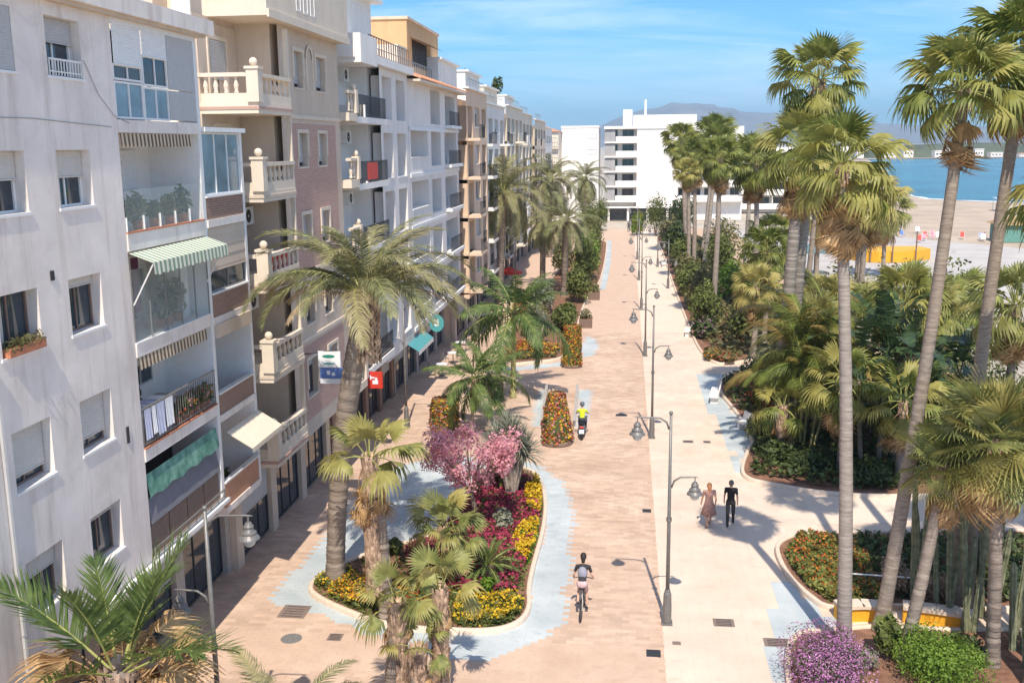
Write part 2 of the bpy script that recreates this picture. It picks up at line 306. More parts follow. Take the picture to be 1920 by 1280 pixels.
def tilemat(name, c, c2, isl, hue):
    m = mat(name, c, 0.75, 0.1, 0.45, 0.15, 60, 0.25, island=isl, col2=c2, hue=hue, detail=6)
    # worn paths, spills and dark spots
    nt = m.node_tree; N = nt.nodes; Lk = nt.links.new; p = N['Principled BSDF']; src = p.inputs['Base Color'].links[0].from_socket; geo = N.new('ShaderNodeNewGeometry')
    for sc, lo, hi, k in ((0.22, 0.42, 0.66, 0.20), (1.7, 0.57, 0.70, 0.24), (9.0, 0.68, 0.74, 0.40)):
        nz = N.new('ShaderNodeTexNoise'); nz.inputs['Scale'].default_value = sc; nz.inputs['Detail'].default_value = 6; Lk(geo.outputs['Position'], nz.inputs['Vector'])
        rp = N.new('ShaderNodeMapRange'); rp.inputs['From Min'].default_value = lo; rp.inputs['From Max'].default_value = hi; rp.inputs['To Max'].default_value = k; Lk(nz.outputs['Fac'], rp.inputs['Value'])
        mx = N.new('ShaderNodeMix'); mx.data_type = 'RGBA'; mx.inputs[7].default_value = (c[0] * 0.62, c[1] * 0.60, c[2] * 0.60, 1); Lk(rp.outputs[0], mx.inputs[0]); Lk(src, mx.inputs[6]); src = mx.outputs[2]
    Lk(src, p.inputs['Base Color']); return m
M['t_terra'] = tilemat('terracotta_paver', (0.59, 0.41, 0.30), (0.67, 0.495, 0.375), 0.13, 0.0)
M['t_cream'] = tilemat('cream_paver', (0.73, 0.58, 0.455), (0.78, 0.635, 0.51), 0.045, 0.0)
M['t_blue'] = tilemat('pale_blue_paver', (0.45, 0.51, 0.53), (0.57, 0.61, 0.615), 0.06, 0.0)
M['f_terra'] = brickmat('terracotta_paving_far', (0.59, 0.41, 0.30), (0.66, 0.48, 0.36), (0.57, 0.41, 0.31), 0.6, 0.3, 'XY', 0.02)
M['f_cream'] = brickmat('cream_paving_far', (0.73, 0.58, 0.455), (0.77, 0.62, 0.495), (0.70, 0.56, 0.44), 0.8, 0.4, 'XY', 0.02)
def watermat():
    m = mat('sea_water', (0.012, 0.13, 0.20), 0.22, 0.3, 0.02, 0, 40, 0.5, col2=(0.03, 0.22, 0.28))
    nt = m.node_tree; N = nt.nodes; Lk = nt.links.new; p = N['Principled BSDF']; geo = N.new('ShaderNodeNewGeometry')
    mpn = N.new('ShaderNodeMapping'); mpn.inputs['Rotation'].default_value = (0, 0, R(20)); mpn.inputs['Scale'].default_value = (0.05, 0.28, 1); Lk(geo.outputs['Position'], mpn.inputs['Vector'])
    n2 = N.new('ShaderNodeTexNoise'); n2.inputs['Scale'].default_value = 1.0; n2.inputs['Detail'].default_value = 8; n2.inputs['Roughness'].default_value = 0.65; Lk(mpn.outputs[0], n2.inputs['Vector'])
    b = N.new('ShaderNodeBump'); b.inputs['Strength'].default_value = 1.0; b.inputs['Distance'].default_value = 1.2; Lk(n2.outputs['Fac'], b.inputs['Height']); Lk(b.outputs[0], p.inputs['Normal'])
    # white caps
    rp = N.new('ShaderNodeValToRGB'); rp.color_ramp.elements[0].position = 0.66; rp.color_ramp.elements[1].position = 0.72; Lk(n2.outputs['Fac'], rp.inputs['Fac'])
    mx = N.new('ShaderNodeMix'); mx.data_type = 'RGBA'; src = p.inputs['Base Color'].links[0].from_socket; Lk(rp.outputs[0], mx.inputs[0]); Lk(src, mx.inputs[6]); mx.inputs[7].default_value = (0.75, 0.8, 0.8, 1); Lk(mx.outputs[2], p.inputs['Base Color'])
    return m
M['sea'] = watermat(); M['foam'] = mat('surf_foam', (0.78, 0.79, 0.78), 0.7, 0.1, 0.5)
sheet('ground', [(-9000, -200), (12000, -200), (12000, 14000), (-9000, 14000)], -0.10, M['ground'])
sheet('beach', [(40, 150), (60, 120), (140, 90), (900, 60), (900, 1200), (140, 1200), (170, 830), (60, 300), (38, 215)], -0.06, M['sand'])
SHORE = [(188, 835), (150, 640), (105, 430), (76, 300), (73, 262), (85, 247), (100, 239), (150, 226), (300, 205), (900, 190)]
sheet('sea', SHORE + [(2600, 300), (6000, 3000), (6000, 9000), (900, 1500), (330, 868)], -0.02, M['sea'])
sp = np.array(SHORE[2:9]); t = np.linspace(0, len(sp) - 1, 90); sx_ = np.interp(t, range(len(sp)), sp[:, 0]); sy_ = np.interp(t, range(len(sp)), sp[:, 1])
mb = MB(); wv = 1.2 + 0.9 * np.sin(t * 7) + 0.5 * np.sin(t * 17 + 1)
for i in range(len(t) - 1):
    mb.quad((sx_[i] - 0.6, sy_[i] - 0.9, 0.012), (sx_[i + 1] - 0.6, sy_[i + 1] - 0.9, 0.012), (sx_[i + 1] + wv[i + 1] * 0.7, sy_[i + 1] + wv[i + 1], 0.012), (sx_[i] + wv[i] * 0.7, sy_[i] + wv[i], 0.012))
structure(mb.build('surf_line', M['foam']))
sheet('beach_plaza', [(13, 88), (24, 84), (46, 108), (52, 140), (40, 158), (16, 170), (11, 130)], -0.035, M['plaza'])
# ---- beds and paving regions (metres, street runs along +Y)
BED1 = smooth_poly([(-10.14, 29.48), (-9.41, 28.69), (-8.36, 27.98), (-7.37, 27.37), (-6.03, 27.05), (-5.01, 27.05), (-4.13, 27.06), (-3.37, 27.3), (-2.88, 27.92), (-2.75, 28.92), (-2.92, 30.05), (-2.93, 32.15), (-2.85, 35.04), (-2.95, 37.83), (-3.36, 40.7), (-3.96, 42.3), (-5.24, 42.9), (-6.25, 41.7), (-6.68, 37.53), (-6.75, 34.9), (-7.21, 33.95), (-8.18, 33.32), (-9.29, 32.04), (-10.05, 30.56)])
BLUE = [np.array([(-11.17, 28.53), (-10.99, 31.43), (-10.97, 33.83), (-10.95, 36.57), (-10.65, 40.46), (-9.99, 42.73), (-8.95, 43.6), (-7.31, 44.14), (-3.93, 43.42), (-2.6, 40.96), (-2.2, 39.2), (-1.78, 36.22), (-1.95, 33.9), (-1.6, 32.0), (-1.85, 30.3), (-1.6, 29.0), (-1.82, 27.88), (-2.47, 26.8), (-3.53, 25.77), (-4.63, 25.46), (-6.08, 25.93), (-7.49, 26.9), (-9.73, 28.29)]),
        np.array([(-4.9, 57.3), (-4.45, 57.3), (-4.1, 49.4), (-4.75, 49.3)]), np.array([(-2.66, 57.4), (-2.0, 57.4), (-1.8, 50.5), (-2.45, 49.4)]),
        np.array([(-2.9, 66.5), (-2.2, 67), (-1.9, 70), (-2.1, 73), (-2.8, 74), (-3.1, 70)]), np.array([(-3.3, 80), (-2.3, 81), (-2.2, 86), (-3.3, 88)]),
        np.array([(-8.6, 61.2), (-4.2, 63.6), (-4.1, 65.0), (-8.3, 62.6)]),
        np.array([(3.9, 25.2), (4.5, 29.2), (5.0, 31.6), (5.27, 32.0), (5.69, 30.45), (6.19, 29.2), (6.3, 25.2)]),
        np.array([(4.75, 42.0), (5.0, 45.5), (4.7, 49), (4.5, 54), (4.2, 59.5), (4.6, 62), (5.9, 62), (5.4, 56.7), (5.75, 53.2), (6.0, 47.3), (5.64, 46)])]
BED2 = smooth_poly([(-8.05, 63.2), (-6.0, 64.3), (-4.2, 65.4), (-4.0, 67.5), (-3.6, 72.1), (-3.7, 81.2), (-3.6, 92), (-2.7, 100), (-2.5, 118), (-2.6, 136), (-2.8, 151), (-7.0, 151), (-7.6, 120), (-8.2, 92.6), (-9.0, 71.7)])
BEDR1 = smooth_poly([(5.2, 34.02), (5.27, 32.01), (5.69, 30.45), (6.19, 29.4), (8.0, 29.9), (11.5, 29.8), (15.5, 31.0), (16, 37.0), (11.0, 36.3), (7.4, 35.9), (6.17, 35.6), (5.5, 34.9)])
BEDR2 = smooth_poly([(8.28, 39.9), (5.94, 41.1), (5.12, 41.6), (4.94, 42.81), (5.64, 46.0), (6.13, 47.6), (5.75, 53.22), (5.3, 56.7), (5.5, 60.2), (7, 63), (12, 68), (20, 66), (22, 45), (16, 41.0), (12, 40.0)])
BEDR3 = smooth_poly([(6.6, 64.6), (5.6, 64.8), (5.0, 68.76), (4.85, 74.67), (4.78, 81.65), (4.69, 93.21), (4.65, 118.09), (4.6, 136.14), (4.3, 160), (9, 165), (13, 150), (12, 120), (13.5, 100), (16, 80), (13, 70)])
BEDR4 = smooth_poly([(4.2, 23.0), (4.35, 26.2), (4.9, 28.0), (6.1, 28.2), (7.4, 28.6), (9.4, 28.5), (12.0, 28.8), (15, 28), (15, 22), (5, 21.5)])
BED5 = smooth_poly([(-7.2, 21.2), (-7.0, 23.4), (-5.6, 24.3), (-4.1, 24.0), (-3.6, 22.4), (-4.2, 20.8), (-6, 20.4)])
BEDS = [BED1, BED2, BEDR1, BEDR2, BEDR3, BEDR4, BED5]
def gx(y): return 4.9
XJ = 1.17  # joint between the terracotta and the cream paving
YF = 76.0
sheet('promenade_bed', [(-16, 8), (17, 8), (17, 172), (-16, 172)], -0.006, M['grout'])
sheet('walkway_bed', [(XJ, 8), (17, 8), (17, YF), (XJ, YF)], -0.0045, M['grout_c'])
sheet('terracotta_street', [(-15.5, YF), (XJ, YF), (XJ, 171), (-15.5, 171)], -0.001, M['f_terra'])
sheet('cream_walkway', [(XJ, YF), (11, YF), (8, 100), (7, 171), (XJ, 171)], -0.001, M['f_cream'])
sheet('side_path', [(5.0, 36.4), (7.2, 36.9), (11, 37.4), (18, 38.2), (18, 41.0), (12, 40.2), (8.2, 40.0), (5.6, 41.2)], -0.0022, M['f_cream'])
sheet('blue_paving_strip', [(-2.6, 99), (-2.0, 99), (-1.85, 120), (-2.2, 151), (-2.9, 151), (-2.5, 120)], 0.001, M['t_blue'])
def tiles(kind, tx, ty, x0, x1, bond):
    out = []
    j = 0; y = 18.0
    while y < YF:
        xs = np.arange(x0 - (bond * tx / 2 if j % 2 else 0), x1, tx)
        out.append(np.stack([xs + tx / 2, np.full(len(xs), y + ty / 2)], 1)); y += ty; j += 1
    return np.concatenate(out)
allbed = lambda P, d=0.12: np.any([inpoly(P[:, 0], P[:, 1], offset_poly(b, -d)) for b in BEDS], 0)
isblue = lambda P: np.any([inpoly(P[:, 0], P[:, 1], b) for b in BLUE], 0)
PL = tiles('t', 0.4, 0.2, -13.6, XJ - 0.2, 1); PL = PL[~allbed(PL)]
PRr = tiles('c', 0.4, 0.4, XJ, 11.5, 0); PRr = PRr[~allbed(PRr)]
okR = (PRr[:, 0] < 7.0) | ((PRr[:, 1] < 34) & (PRr[:, 0] < 9)); PRr = PRr[okR]
def is_blue_cells(P, step): return isblue(P)      # whole pavers, hence stepped edges
bL = is_blue_cells(PL, 0.4); bR = is_blue_cells(PRr, 0.4)
def paving(name, P, size, m, partname, n_single=300):
    """P: list of (centres, (sx, sy))"""
    base = structure(link(bpy.data.objects.new(name, None)))
    g = 0.0035; cen = np.concatenate([p for p, s in P]); siz = np.concatenate([np.tile(s, (len(p), 1)) for p, s in P])
    vis = (cen[:, 1] > 24.6) & (cen[:, 0] > -11.5) & (cen[:, 0] < 5.5); order = np.argsort(np.where(vis, cen[:, 1], 999)); single = order[:n_single]; rest = order[n_single:]
    zj = nr.uniform(-0.0008, 0.0008, len(cen))
    cache = {}
    for i in single:
        s = tuple(siz[i]); k = s
        if k not in cache:
            b = MB(); a_, b_ = s[0] / 2 - g, s[1] / 2 - g; c = 0.002
            V = [(-a_, -b_, -0.03), (a_, -b_, -0.03), (a_, b_, -0.03), (-a_, b_, -0.03), (-a_, -b_, -c), (a_, -b_, -c), (a_, b_, -c), (-a_, b_, -c), (-a_ + c, -b_ + c, 0), (a_ - c, -b_ + c, 0), (a_ - c, b_ - c, 0), (-a_ + c, b_ - c, 0)]
            F = [(q, (q + 1) % 4, 4 + (q + 1) % 4, 4 + q) for q in range(4)] + [(4 + q, 4 + (q + 1) % 4, 8 + (q + 1) % 4, 8 + q) for q in range(4)] + [(8, 9, 10, 11)]
            b.add(V, F); cache[k] = npmesh(partname, np.concatenate(b.V), [np.concatenate(b.F4)], m)
        o = link(bpy.data.objects.new(partname, cache[k]), base); o.location = (cen[i, 0], cen[i, 1], zj[i]); o.rotation_euler = (nr.normal(0, 0.0015), nr.normal(0, 0.0015), 0)
    n = len(rest); a_ = siz[rest, 0] / 2 - g; b_ = siz[rest, 1] / 2 - g; z = zj[rest]
    V = np.zeros((n, 8, 3))
    for q, (sx, sy) in enumerate([(-1, -1), (1, -1), (1, 1), (-1, 1)]):
        V[:, q, 0] = V[:, q + 4, 0] = cen[rest, 0] + sx * a_; V[:, q, 1] = V[:, q + 4, 1] = cen[rest, 1] + sy * b_
        V[:, q, 2] = -0.03; V[:, q + 4, 2] = z
    F = np.array([(0, 1, 5, 4), (1, 2, 6, 5), (2, 3, 7, 6), (3, 0, 4, 7), (4, 5, 6, 7)])
    Fa = (F[None] + 8 * np.arange(n)[:, None, None]).reshape(-1, 4)
    o = link(bpy.data.objects.new(partname + '_field', npmesh(partname + '_field', V.reshape(-1, 3), [Fa], m)), base); o['kind'] = 'stuff'
    return base
paving('terracotta_paving', [(PL[~bL], (0.4, 0.2))], None, M['t_terra'], 'paver')
paving('cream_paving', [(PRr[~bR], (0.4, 0.4))], None, M['t_cream'], 'paver')
paving('blue_paving', [(PL[bL], (0.4, 0.2)), (PRr[bR], (0.4, 0.4))], None, M['t_blue'], 'paver')
def bed(label, P, zk=0.16, wk=0.15, soil=0.08):
    c = P.mean(0); o = thing('planting_bed', label, 'flower bed', (c[0], c[1], 0), 'kerbed planting beds')
    n = len(P); inn = offset_poly(P, -wk); i = np.arange(n); j = (i + 1) % n
    V = np.concatenate([np.c_[P, np.full(n, -0.05)], np.c_[P, np.full(n, zk - 0.02)], np.c_[offset_poly(P, -0.02), np.full(n, zk)], np.c_[offset_poly(P, -wk + 0.02), np.full(n, zk)], np.c_[inn, np.full(n, zk - 0.02)], np.c_[inn, np.full(n, -0.05)]])
    F = np.concatenate([np.stack([k * n + i, k * n + j, (k + 1) * n + j, (k + 1) * n + i], 1) for k in range(5)])
    MB().add(V, F).build('kerb', M['kerb'], o, o.location, True)
    bm = bmesh.new(); v = [bm.verts.new((p[0] - c[0], p[1] - c[1], soil)) for p in inn]; bmesh.ops.triangulate(bm, faces=[bm.faces.new(v)])
    me = bpy.data.meshes.new('soil'); bm.to_mesh(me); bm.free(); me.materials.append(M['soil']); link(bpy.data.objects.new('soil', me), o)
    return o
bed('long kerbed bed with yellow and magenta flowers in the middle of the street', BED1)
bed('kerbed shrub bed on the left of the street behind the flower towers', BED2)
bed('garden bed with red and green ground cover right of the man in black', BEDR1)
bed('garden bed with white benches and arching golden palm on its edge', BEDR2)
bed('long garden bed with tall palms running towards the white hotel', BEDR3)
bed('garden bed with purple flower mound in the lower right corner', BEDR4)
bed('small bed with short fan palms at the bottom edge of the photo', BED5)
# ---- manhole covers and drains
def cover(name, label, x, y, sx, sy, m='greymetal', rnd=False, pat=True):
    o = thing(name, label, 'manhole cover' if not rnd else 'manhole cover', (x, y, 0), 'covers in the paving')
    b = MB()
    if rnd: b.lathe([(0.0, 0.010), (sx / 2 - 0.03, 0.010), (sx / 2, 0.006), (sx / 2, -0.02)], (x, y, 0), 24)
    else: b.box(x - sx / 2, x + sx / 2, y - sy / 2, y + sy / 2, -0.03, 0.008)
    b.build('plate', M[m], o, o.location)
    if pat:
        r = MB(); n = 5
        for k in range(n): yy = y - sy * 0.38 + k * sy * 0.76 / (n - 1); r.box(x - sx * 0.36, x + sx * 0.36, yy - 0.012, yy + 0.012, 0.008, 0.014)
        r.build('rib', M['darkmetal'], o, o.location)
M['plate_br'] = mat('brown_cover', (0.24, 0.18, 0.15), 0.7, 0.15, 8)
cover('manhole_cover', 'large square brown cover left of the front flower bed', -10.02, 28.05, 0.85, 0.85, 'plate_br')
cover('manhole_cover', 'round grey cover in front of the flower bed', -9.55, 26.35, 0.62, 0.62, 'greymetal', True, False)
cover('manhole_cover', 'small square cover in front of the flower bed', -8.3, 26.55, 0.42, 0.42, 'plate_br')
cover('manhole_cover', 'brown rectangular cover in the cream paving right of the nearest lamp', 3.0, 28.5, 0.62, 0.5, 'plate_br')
cover('manhole_cover', 'grey brown cover beside the purple flower mound', 4.4, 27.4, 0.75, 0.5, 'plate_br')
cover('drain_grate', 'dark drain grate at the paving joint nearest the camera', 0.88, 26.45, 0.4, 0.4, 'darkmetal')
cover('drain_grate', 'drain grate at the paving joint beyond the nearest lamp', 0.9, 37.75, 0.34, 0.34, 'darkmetal')
cover('manhole_cover', 'tiny cover at the foot of the nearest right lamp', 1.55, 27.1, 0.24, 0.2, 'plate_br', pat=False)
cover('manhole_cover', 'left of two thin covers near the second white bench', 3.03, 47.3, 0.5, 0.4, 'plate_br')
cover('manhole_cover', 'right of two thin covers near the second white bench', 3.92, 47.3, 0.35, 0.35, 'plate_br')
cover('drain_grate', 'drain grate in the red paving left of the second lamp', -0.17, 51.9, 0.6, 0.4, 'darkmetal')
# ================================================================ vegetation kit
def fan_mesh(name, m, Lp=1.0, Rb=0.95, nseg=26, droop=0.55, seed=0, spread=118, curl=0.0, split=1.0):
    r = random.Random(seed); b = MB()
    pts = np.array([(t * Lp, 0, 0.10 * math.sin(t * 2.2) * Lp - 0.06 * t * t * Lp) for t in np.linspace(0, 1, 5)])
    b.tube(pts, np.linspace(0.028, 0.014, 5), 4, False); npet = b.n
    e = pts[-1]; da = 2 * R(spread) / nseg; V = []; F4 = []; F3 = []
    for k in range(nseg):
        a = -R(spread) + (k + 0.5) * da; ll = Rb * (0.72 + 0.28 * math.cos(a * 0.62)) * r.uniform(0.9, 1.08); fold = 0.022
        dr = droop * r.uniform(0.75, 1.35); i = len(V); wmid = 0.62 * ll * math.tan(da / 2) * 1.05 * split
        d = np.array([math.cos(a), math.sin(a), 0]); s = np.array([-math.sin(a), math.cos(a), 0])
        def pt(rr, side, wd, dz=0):
            z = -dr * (max(rr - 0.30 * ll, 0) / ll) ** 1.6 * ll * 1.3 - curl * abs(math.sin(a)) * rr
            q = d * rr * (1 - 0.25 * dr * (rr / ll) ** 2) + s * side * wd; return e + q + np.array([0, 0, z + dz])
        V += [pt(0.03, -1, 0.008, 0), pt(0.03, 1, 0.008, 0), pt(0.60 * ll, -1, wmid, -fold), pt(0.60 * ll, 1, wmid, fold), pt(0.84 * ll, -1, wmid * 0.42), pt(0.84 * ll, 1, wmid * 0.42), pt(1.0 * ll, 0, 0)]
        F4 += [(i, i + 2, i + 3, i + 1), (i + 2, i + 4, i + 5, i + 3)]; F3 += [(i + 4, i + 6, i + 5)]
    b.add(V, F4, F3)
    me = npmesh(name, np.concatenate(b.V), [np.concatenate(b.F4), np.concatenate(b.F3)], [M['petiole'] if m is not M['dry'] else M['dry'], m])
    idx = np.array([1 if min(p.vertices) >= npet else 0 for p in me.polygons], np.int32); me.polygons.foreach_set('material_index', idx); return me
def pin_mesh(name, m, Lr=3.0, arch=1.3, nl=44, ll=0.5, wid=0.035, vee=0.35, seed=0, rach=0.025, start=0.14, fwd=0.55, hang=0.5):
    r = random.Random(seed); n = 24; pts = [np.zeros(3)]; ang = 0
    for i in range(n):
        t = (i + 0.5) / n; th = -arch * t ** 1.35; pts.append(pts[-1] + np.array([math.cos(th), 0, math.sin(th)]) * Lr / n)
    pts = np.array(pts); b = MB(); b.tube(pts[::2], np.linspace(rach, 0.005, len(pts[::2])), 4, False); npet = b.n
    V = []; F4 = []; F3 = []
    for k in range(nl):
        t = start + (1 - start) * (k + 0.5) / nl; p = np.array([np.interp(t * n, range(n + 1), pts[:, q]) for q in range(3)])
        th = -arch * t ** 1.35; T = np.array([math.cos(th), 0, math.sin(th)]); U = np.array([-math.sin(th), 0, math.cos(th)])
        l0 = ll * max(math.sin(math.pi * (0.16 + 0.80 * t)), 0.12) ** 0.75
        for sd in (-1, 1):
            l = l0 * r.uniform(0.8, 1.12); S = np.array([0, sd, 0.0]); v = vee * r.uniform(0.3, 1.4)
            d = T * fwd * (0.6 + 0.9 * t) * r.uniform(0.8, 1.2) + S + U * v; d /= np.linalg.norm(d); hz = hang * l * r.uniform(0.6, 1.4)
            wv = np.cross(d, U); wv /= np.linalg.norm(wv) + 1e-9; i = len(V); q = p + r.uniform(-0.01, 0.01)
            V += [q - wv * wid * 0.4, q + wv * wid * 0.4, q + d * l * 0.5 - wv * wid * 0.5 - np.array([0, 0, hz * 0.22]), q + d * l * 0.5 + wv * wid * 0.5 - np.array([0, 0, hz * 0.22]), q + d * l * (1 - 0.12 * hang) - np.array([0, 0, hz])]
            F4.append((i, i + 2, i + 3, i + 1)); F3.append((i + 2, i + 4, i + 3))
    b.add(V, F4, F3)
    me = npmesh(name, np.concatenate(b.V), [np.concatenate(b.F4), np.concatenate(b.F3)], [M['petiole'] if m not in (M['phxdry'],) else m, m])
    idx = np.array([1 if min(p.vertices) >= npet else 0 for p in me.polygons], np.int32); me.polygons.foreach_set('material_index', idx); return me
FAN = {}; PIN = {}
for key, m in (('fan', M['fan']), ('fanlt', M['fanlt'])):
    FAN[key] = [fan_mesh('frond', m, 1.0, 1.0, 26, dr, s) for s, dr in ((1, 0.35), (2, 0.6), (3, 0.8), (4, 1.0))]
FAN['stiff'] = [fan_mesh('frond', M['fanlt'], 0.8, 1.05, 34, dr, 10 + s, 140, split=0.5) for s, dr in ((1, 0.1), (2, 0.2), (3, 0.35))]
FAN['dry'] = [fan_mesh('dry_frond', M['dry'], 0.9, 0.95, 22, dr, 20 + s, 80, 0.5) for s, dr in ((1, 0.7), (2, 1.0))]
PIN['phx'] = [pin_mesh('frond', M['phx'], 3.3, a, 76, 0.55, 0.030, 0.4, s, hang=0.75) for s, a in ((1, 1.45), (2, 1.75), (3, 1.95))]
PIN['phxdry'] = [pin_mesh('frond', M['phxdry'], 3.1, a, 58, 0.48, 0.032, 0.2, 30 + s, hang=0.9) for s, a in ((1, 1.3), (2, 1.8))]
PIN['royal'] = [pin_mesh('frond', M['royal'], 2.6, a, 46, 0.55, 0.05, 0.3, 40 + s, hang=0.8) for s, a in ((1, 1.0), (2, 1.5))]
PIN['areca'] = [pin_mesh('frond', M['areca'], 3.3, a, 84, 0.62, 0.032, 0.3, 50 + s, hang=1.0, rach=0.03) for s, a in ((1, 1.2), (2, 1.7), (3, 2.3))]
PIN['fg'] = [pin_mesh('frond', M['royal'], 1.9, a, 40, 0.8, 0.034, 0.7, 70 + s, hang=0.12, fwd=1.0, start=0.2) for s, a in ((1, 0.35), (2, 0.7))]
PIN['cycad'] = [pin_mesh('frond', M['royal'], 1.0, a, 40, 0.17, 0.018, 0.3, 60 + s, hang=0.1) for s, a in ((1, 0.7), (2, 1.1))]
def frond_matrix(p, az, el, sc, roll=0.0, tw=0.0):
    return Matrix.Translation(p) @ Matrix.Rotation(az, 4, 'Z') @ Matrix.Rotation(-el, 4, 'Y') @ Matrix.Rotation(roll, 4, 'X') @ Matrix.Diagonal((sc, sc * (1 + tw), sc, 1))
def merged(name, items, parent, mats=None):
    """items: list of (mesh, matrix) joined into one mesh"""
    V = []; F = {3: [], 4: []}; MI = {3: [], 4: []}; n = 0; cache = {}
    for me, mx in items:
        if me.name not in cache:
            co = np.zeros(len(me.vertices) * 3, np.float32); me.vertices.foreach_get('co', co)
            f = {3: [], 4: []}; mi = {3: [], 4: []}
            for p in me.polygons: f[len(p.vertices)].append(tuple(p.vertices)); mi[len(p.vertices)].append(p.material_index)
            cache[me.name] = (co.reshape(-1, 3), {k: np.array(v, int).reshape(-1, k) for k, v in f.items()}, mi)
        co, f, mi = cache[me.name]; A = np.array(mx)
        V.append(co @ A[:3, :3].T + A[:3, 3]); 
        for k in (3, 4):
            if len(f[k]): F[k].append(f[k] + n); MI[k] += mi[k]
        n += len(co)
    fs = [np.concatenate(F[k]) for k in (4, 3) if F[k]]; ms = [m for m in items[0][0].materials]
    me = npmesh(name, np.concatenate(V), fs, ms); me.polygons.foreach_set('material_index', np.array((MI[4] if F[4] else []) + (MI[3] if F[3] else []), np.int32))
    return link(bpy.data.objects.new(name, me), parent)
def trunk_mesh(path, r0, r1, rings=0.09, n=12, saw=0.05, flare=0.25, seed=0, r_mid=None):
    r = random.Random(seed); path = np.asarray(path, float); seg = np.linalg.norm(np.diff(path, axis=0), axis=1); L_ = np.concatenate([[0], np.cumsum(seg)]); H_ = L_[-1]; m = max(int(H_ / rings), 6)
    b = MB(); pts = []; rad = []
    for i in range(m + 1):
        s = H_ * i / m; p = np.array([np.interp(s, L_, path[:, q]) for q in range(3)]); rr = r0 + (r1 - r0) * (s / H_) ** 0.8; rr *= 1 + flare * math.exp(-s / 0.35)
        rr *= 1 + r.uniform(-saw, saw) * 0.5
        pts.append(p); rad.append(rr * (1 + saw * 0.5)); pts.append(p + (path[-1] - path[0]) / np.linalg.norm(path[-1] - path[0]) * H_ / m * 0.8); rad.append(rr * (1 - saw * 0.5))
    b.tube(pts, rad, n); return b
def curve_path(p0, p1, bend=(0, 0), n=9):
    p0 = np.array(p0, float); p1 = np.array(p1, float); return [p0 + (p1 - p0) * t + np.array([bend[0], bend[1], 0]) * math.sin(math.pi * t) for t in np.linspace(0, 1, n)]
def boots(path_top, r, h, seed, n_rows, size=0.13, out=0.5):
    """pointed old leaf bases round the upper trunk"""
    rr = random.Random(seed); b = MB(); c = np.array(path_top, float)
    for j in range(n_rows):
        z = -h * j / n_rows; k = 11
        for i in range(k):
            a = 2 * math.pi * (i + 0.5 * (j % 2)) / k + rr.uniform(-0.1, 0.1); d = np.array([math.cos(a), math.sin(a), 0]); s = np.array([-math.sin(a), math.cos(a), 0]); w_ = size * rr.uniform(0.8, 1.2); p = c + d * r * 0.92 + np.array([0, 0, z])
            o = out * rr.uniform(0.6, 1.3)
            b.add([p - s * w_ * 0.5, p + s * w_ * 0.5, p + d * w_ * 0.35 - np.array([0, 0, w_ * 0.5]), p + d * w_ * o + np.array([0, 0, w_ * 1.1]) - s * w_ * 0.18, p + d * w_ * o + np.array([0, 0, w_ * 1.1]) + s * w_ * 0.18], None, [(0, 2, 3), (2, 1, 4), (2, 4, 3), (0, 3, 4), (0, 4, 1)])
    return b
def palm(name, label, base, top, kind='fan', nf=34, sc=1.0, r0=0.2, r1=0.15, bark='barkgrey', bend=(0, 0), skirt=0, skirt_el=(-88, -55), el=(88, -48), skirt_sc=1.0, single=True, seed=1, group='palm trees', cat='palm tree', saw=0.05, rings=0.09, n=12, nboot=0, elpow=1.0, azbias=None, azb=0.0, ells=None):
    r = random.Random(seed); o = thing(name, label, cat, base, group); bz = Vector(base)
    path = [np.array(p) - np.array(base) for p in curve_path(base, top, bend)]
    trunk_mesh(path, r0, r1, rings, n, saw, seed=seed).build('trunk', M[bark], o, (0, 0, 0), True)
    tp = Vector(path[-1]); cb = boots(tp + Vector((0, 0, 0.1)), r1 * 1.15, 0.5 if not nboot else nboot * 0.11, seed, nboot or 5, 0.12 if nboot < 8 else 0.17)
    cr = cb.build('crown', M['boot'], o)
    items = []; meshes = FAN.get(kind) or PIN.get(kind); golden = 2.39996
    for i in range(nf):
        t = (i + 0.5) / nf; e = R(el[0] + (el[1] - el[0]) * t ** elpow + r.uniform(-9, 9)); az = i * golden + r.uniform(-0.25, 0.25)
        if azbias is not None and r.random() < azb: az = azbias + r.uniform(-0.9, 0.9)
        me = meshes[min(int(t * len(meshes) + r.uniform(-0.3, 0.4)), len(meshes) - 1)] if t > 0.05 else meshes[0]
        if kind == 'phx' and t > (0.78 if el[1] < 0 else 0.9): me = PIN['phxdry'][r.randrange(2)]
        s = sc * r.uniform(0.86, 1.1) * (0.8 + 0.2 * min(t * 4, 1)); off = Vector((math.cos(az), math.sin(az), 0)) * r1 * 0.7
        items.append((me, frond_matrix(tp + off + Vector((0, 0, 0.12 + 0.35 * (1 - t) * sc * 0.6)), az, e, s, r.uniform(-0.35, 0.35))))
    for i in range(skirt):
        az = i * golden + r.uniform(-0.4, 0.4); e = R(r.uniform(*skirt_el)); off = Vector((math.cos(az), math.sin(az), 0)) * r1
        items.append((FAN['dry'][r.randrange(2)], frond_matrix(tp + off + Vector((0, 0, 0.05 - (0.75 if skirt < 20 else 1.3) * r.random() * sc)), az, e, sc * skirt_sc * r.uniform(0.75, 1.0), r.uniform(-0.5, 0.5))))
    if single:
        for me, mx in items:
            f = link(bpy.data.objects.new('frond' if 'dry' not in me.name else 'dry_frond', me), cr); f.matrix_local = mx
    else:
        for nm, sel in (('frond_mass', [it for it in items if 'dry' not in it[0].name]), ('dry_frond_mass', [it for it in items if 'dry' in it[0].name])):
            if sel: merged(nm, sel, cr)
    return o
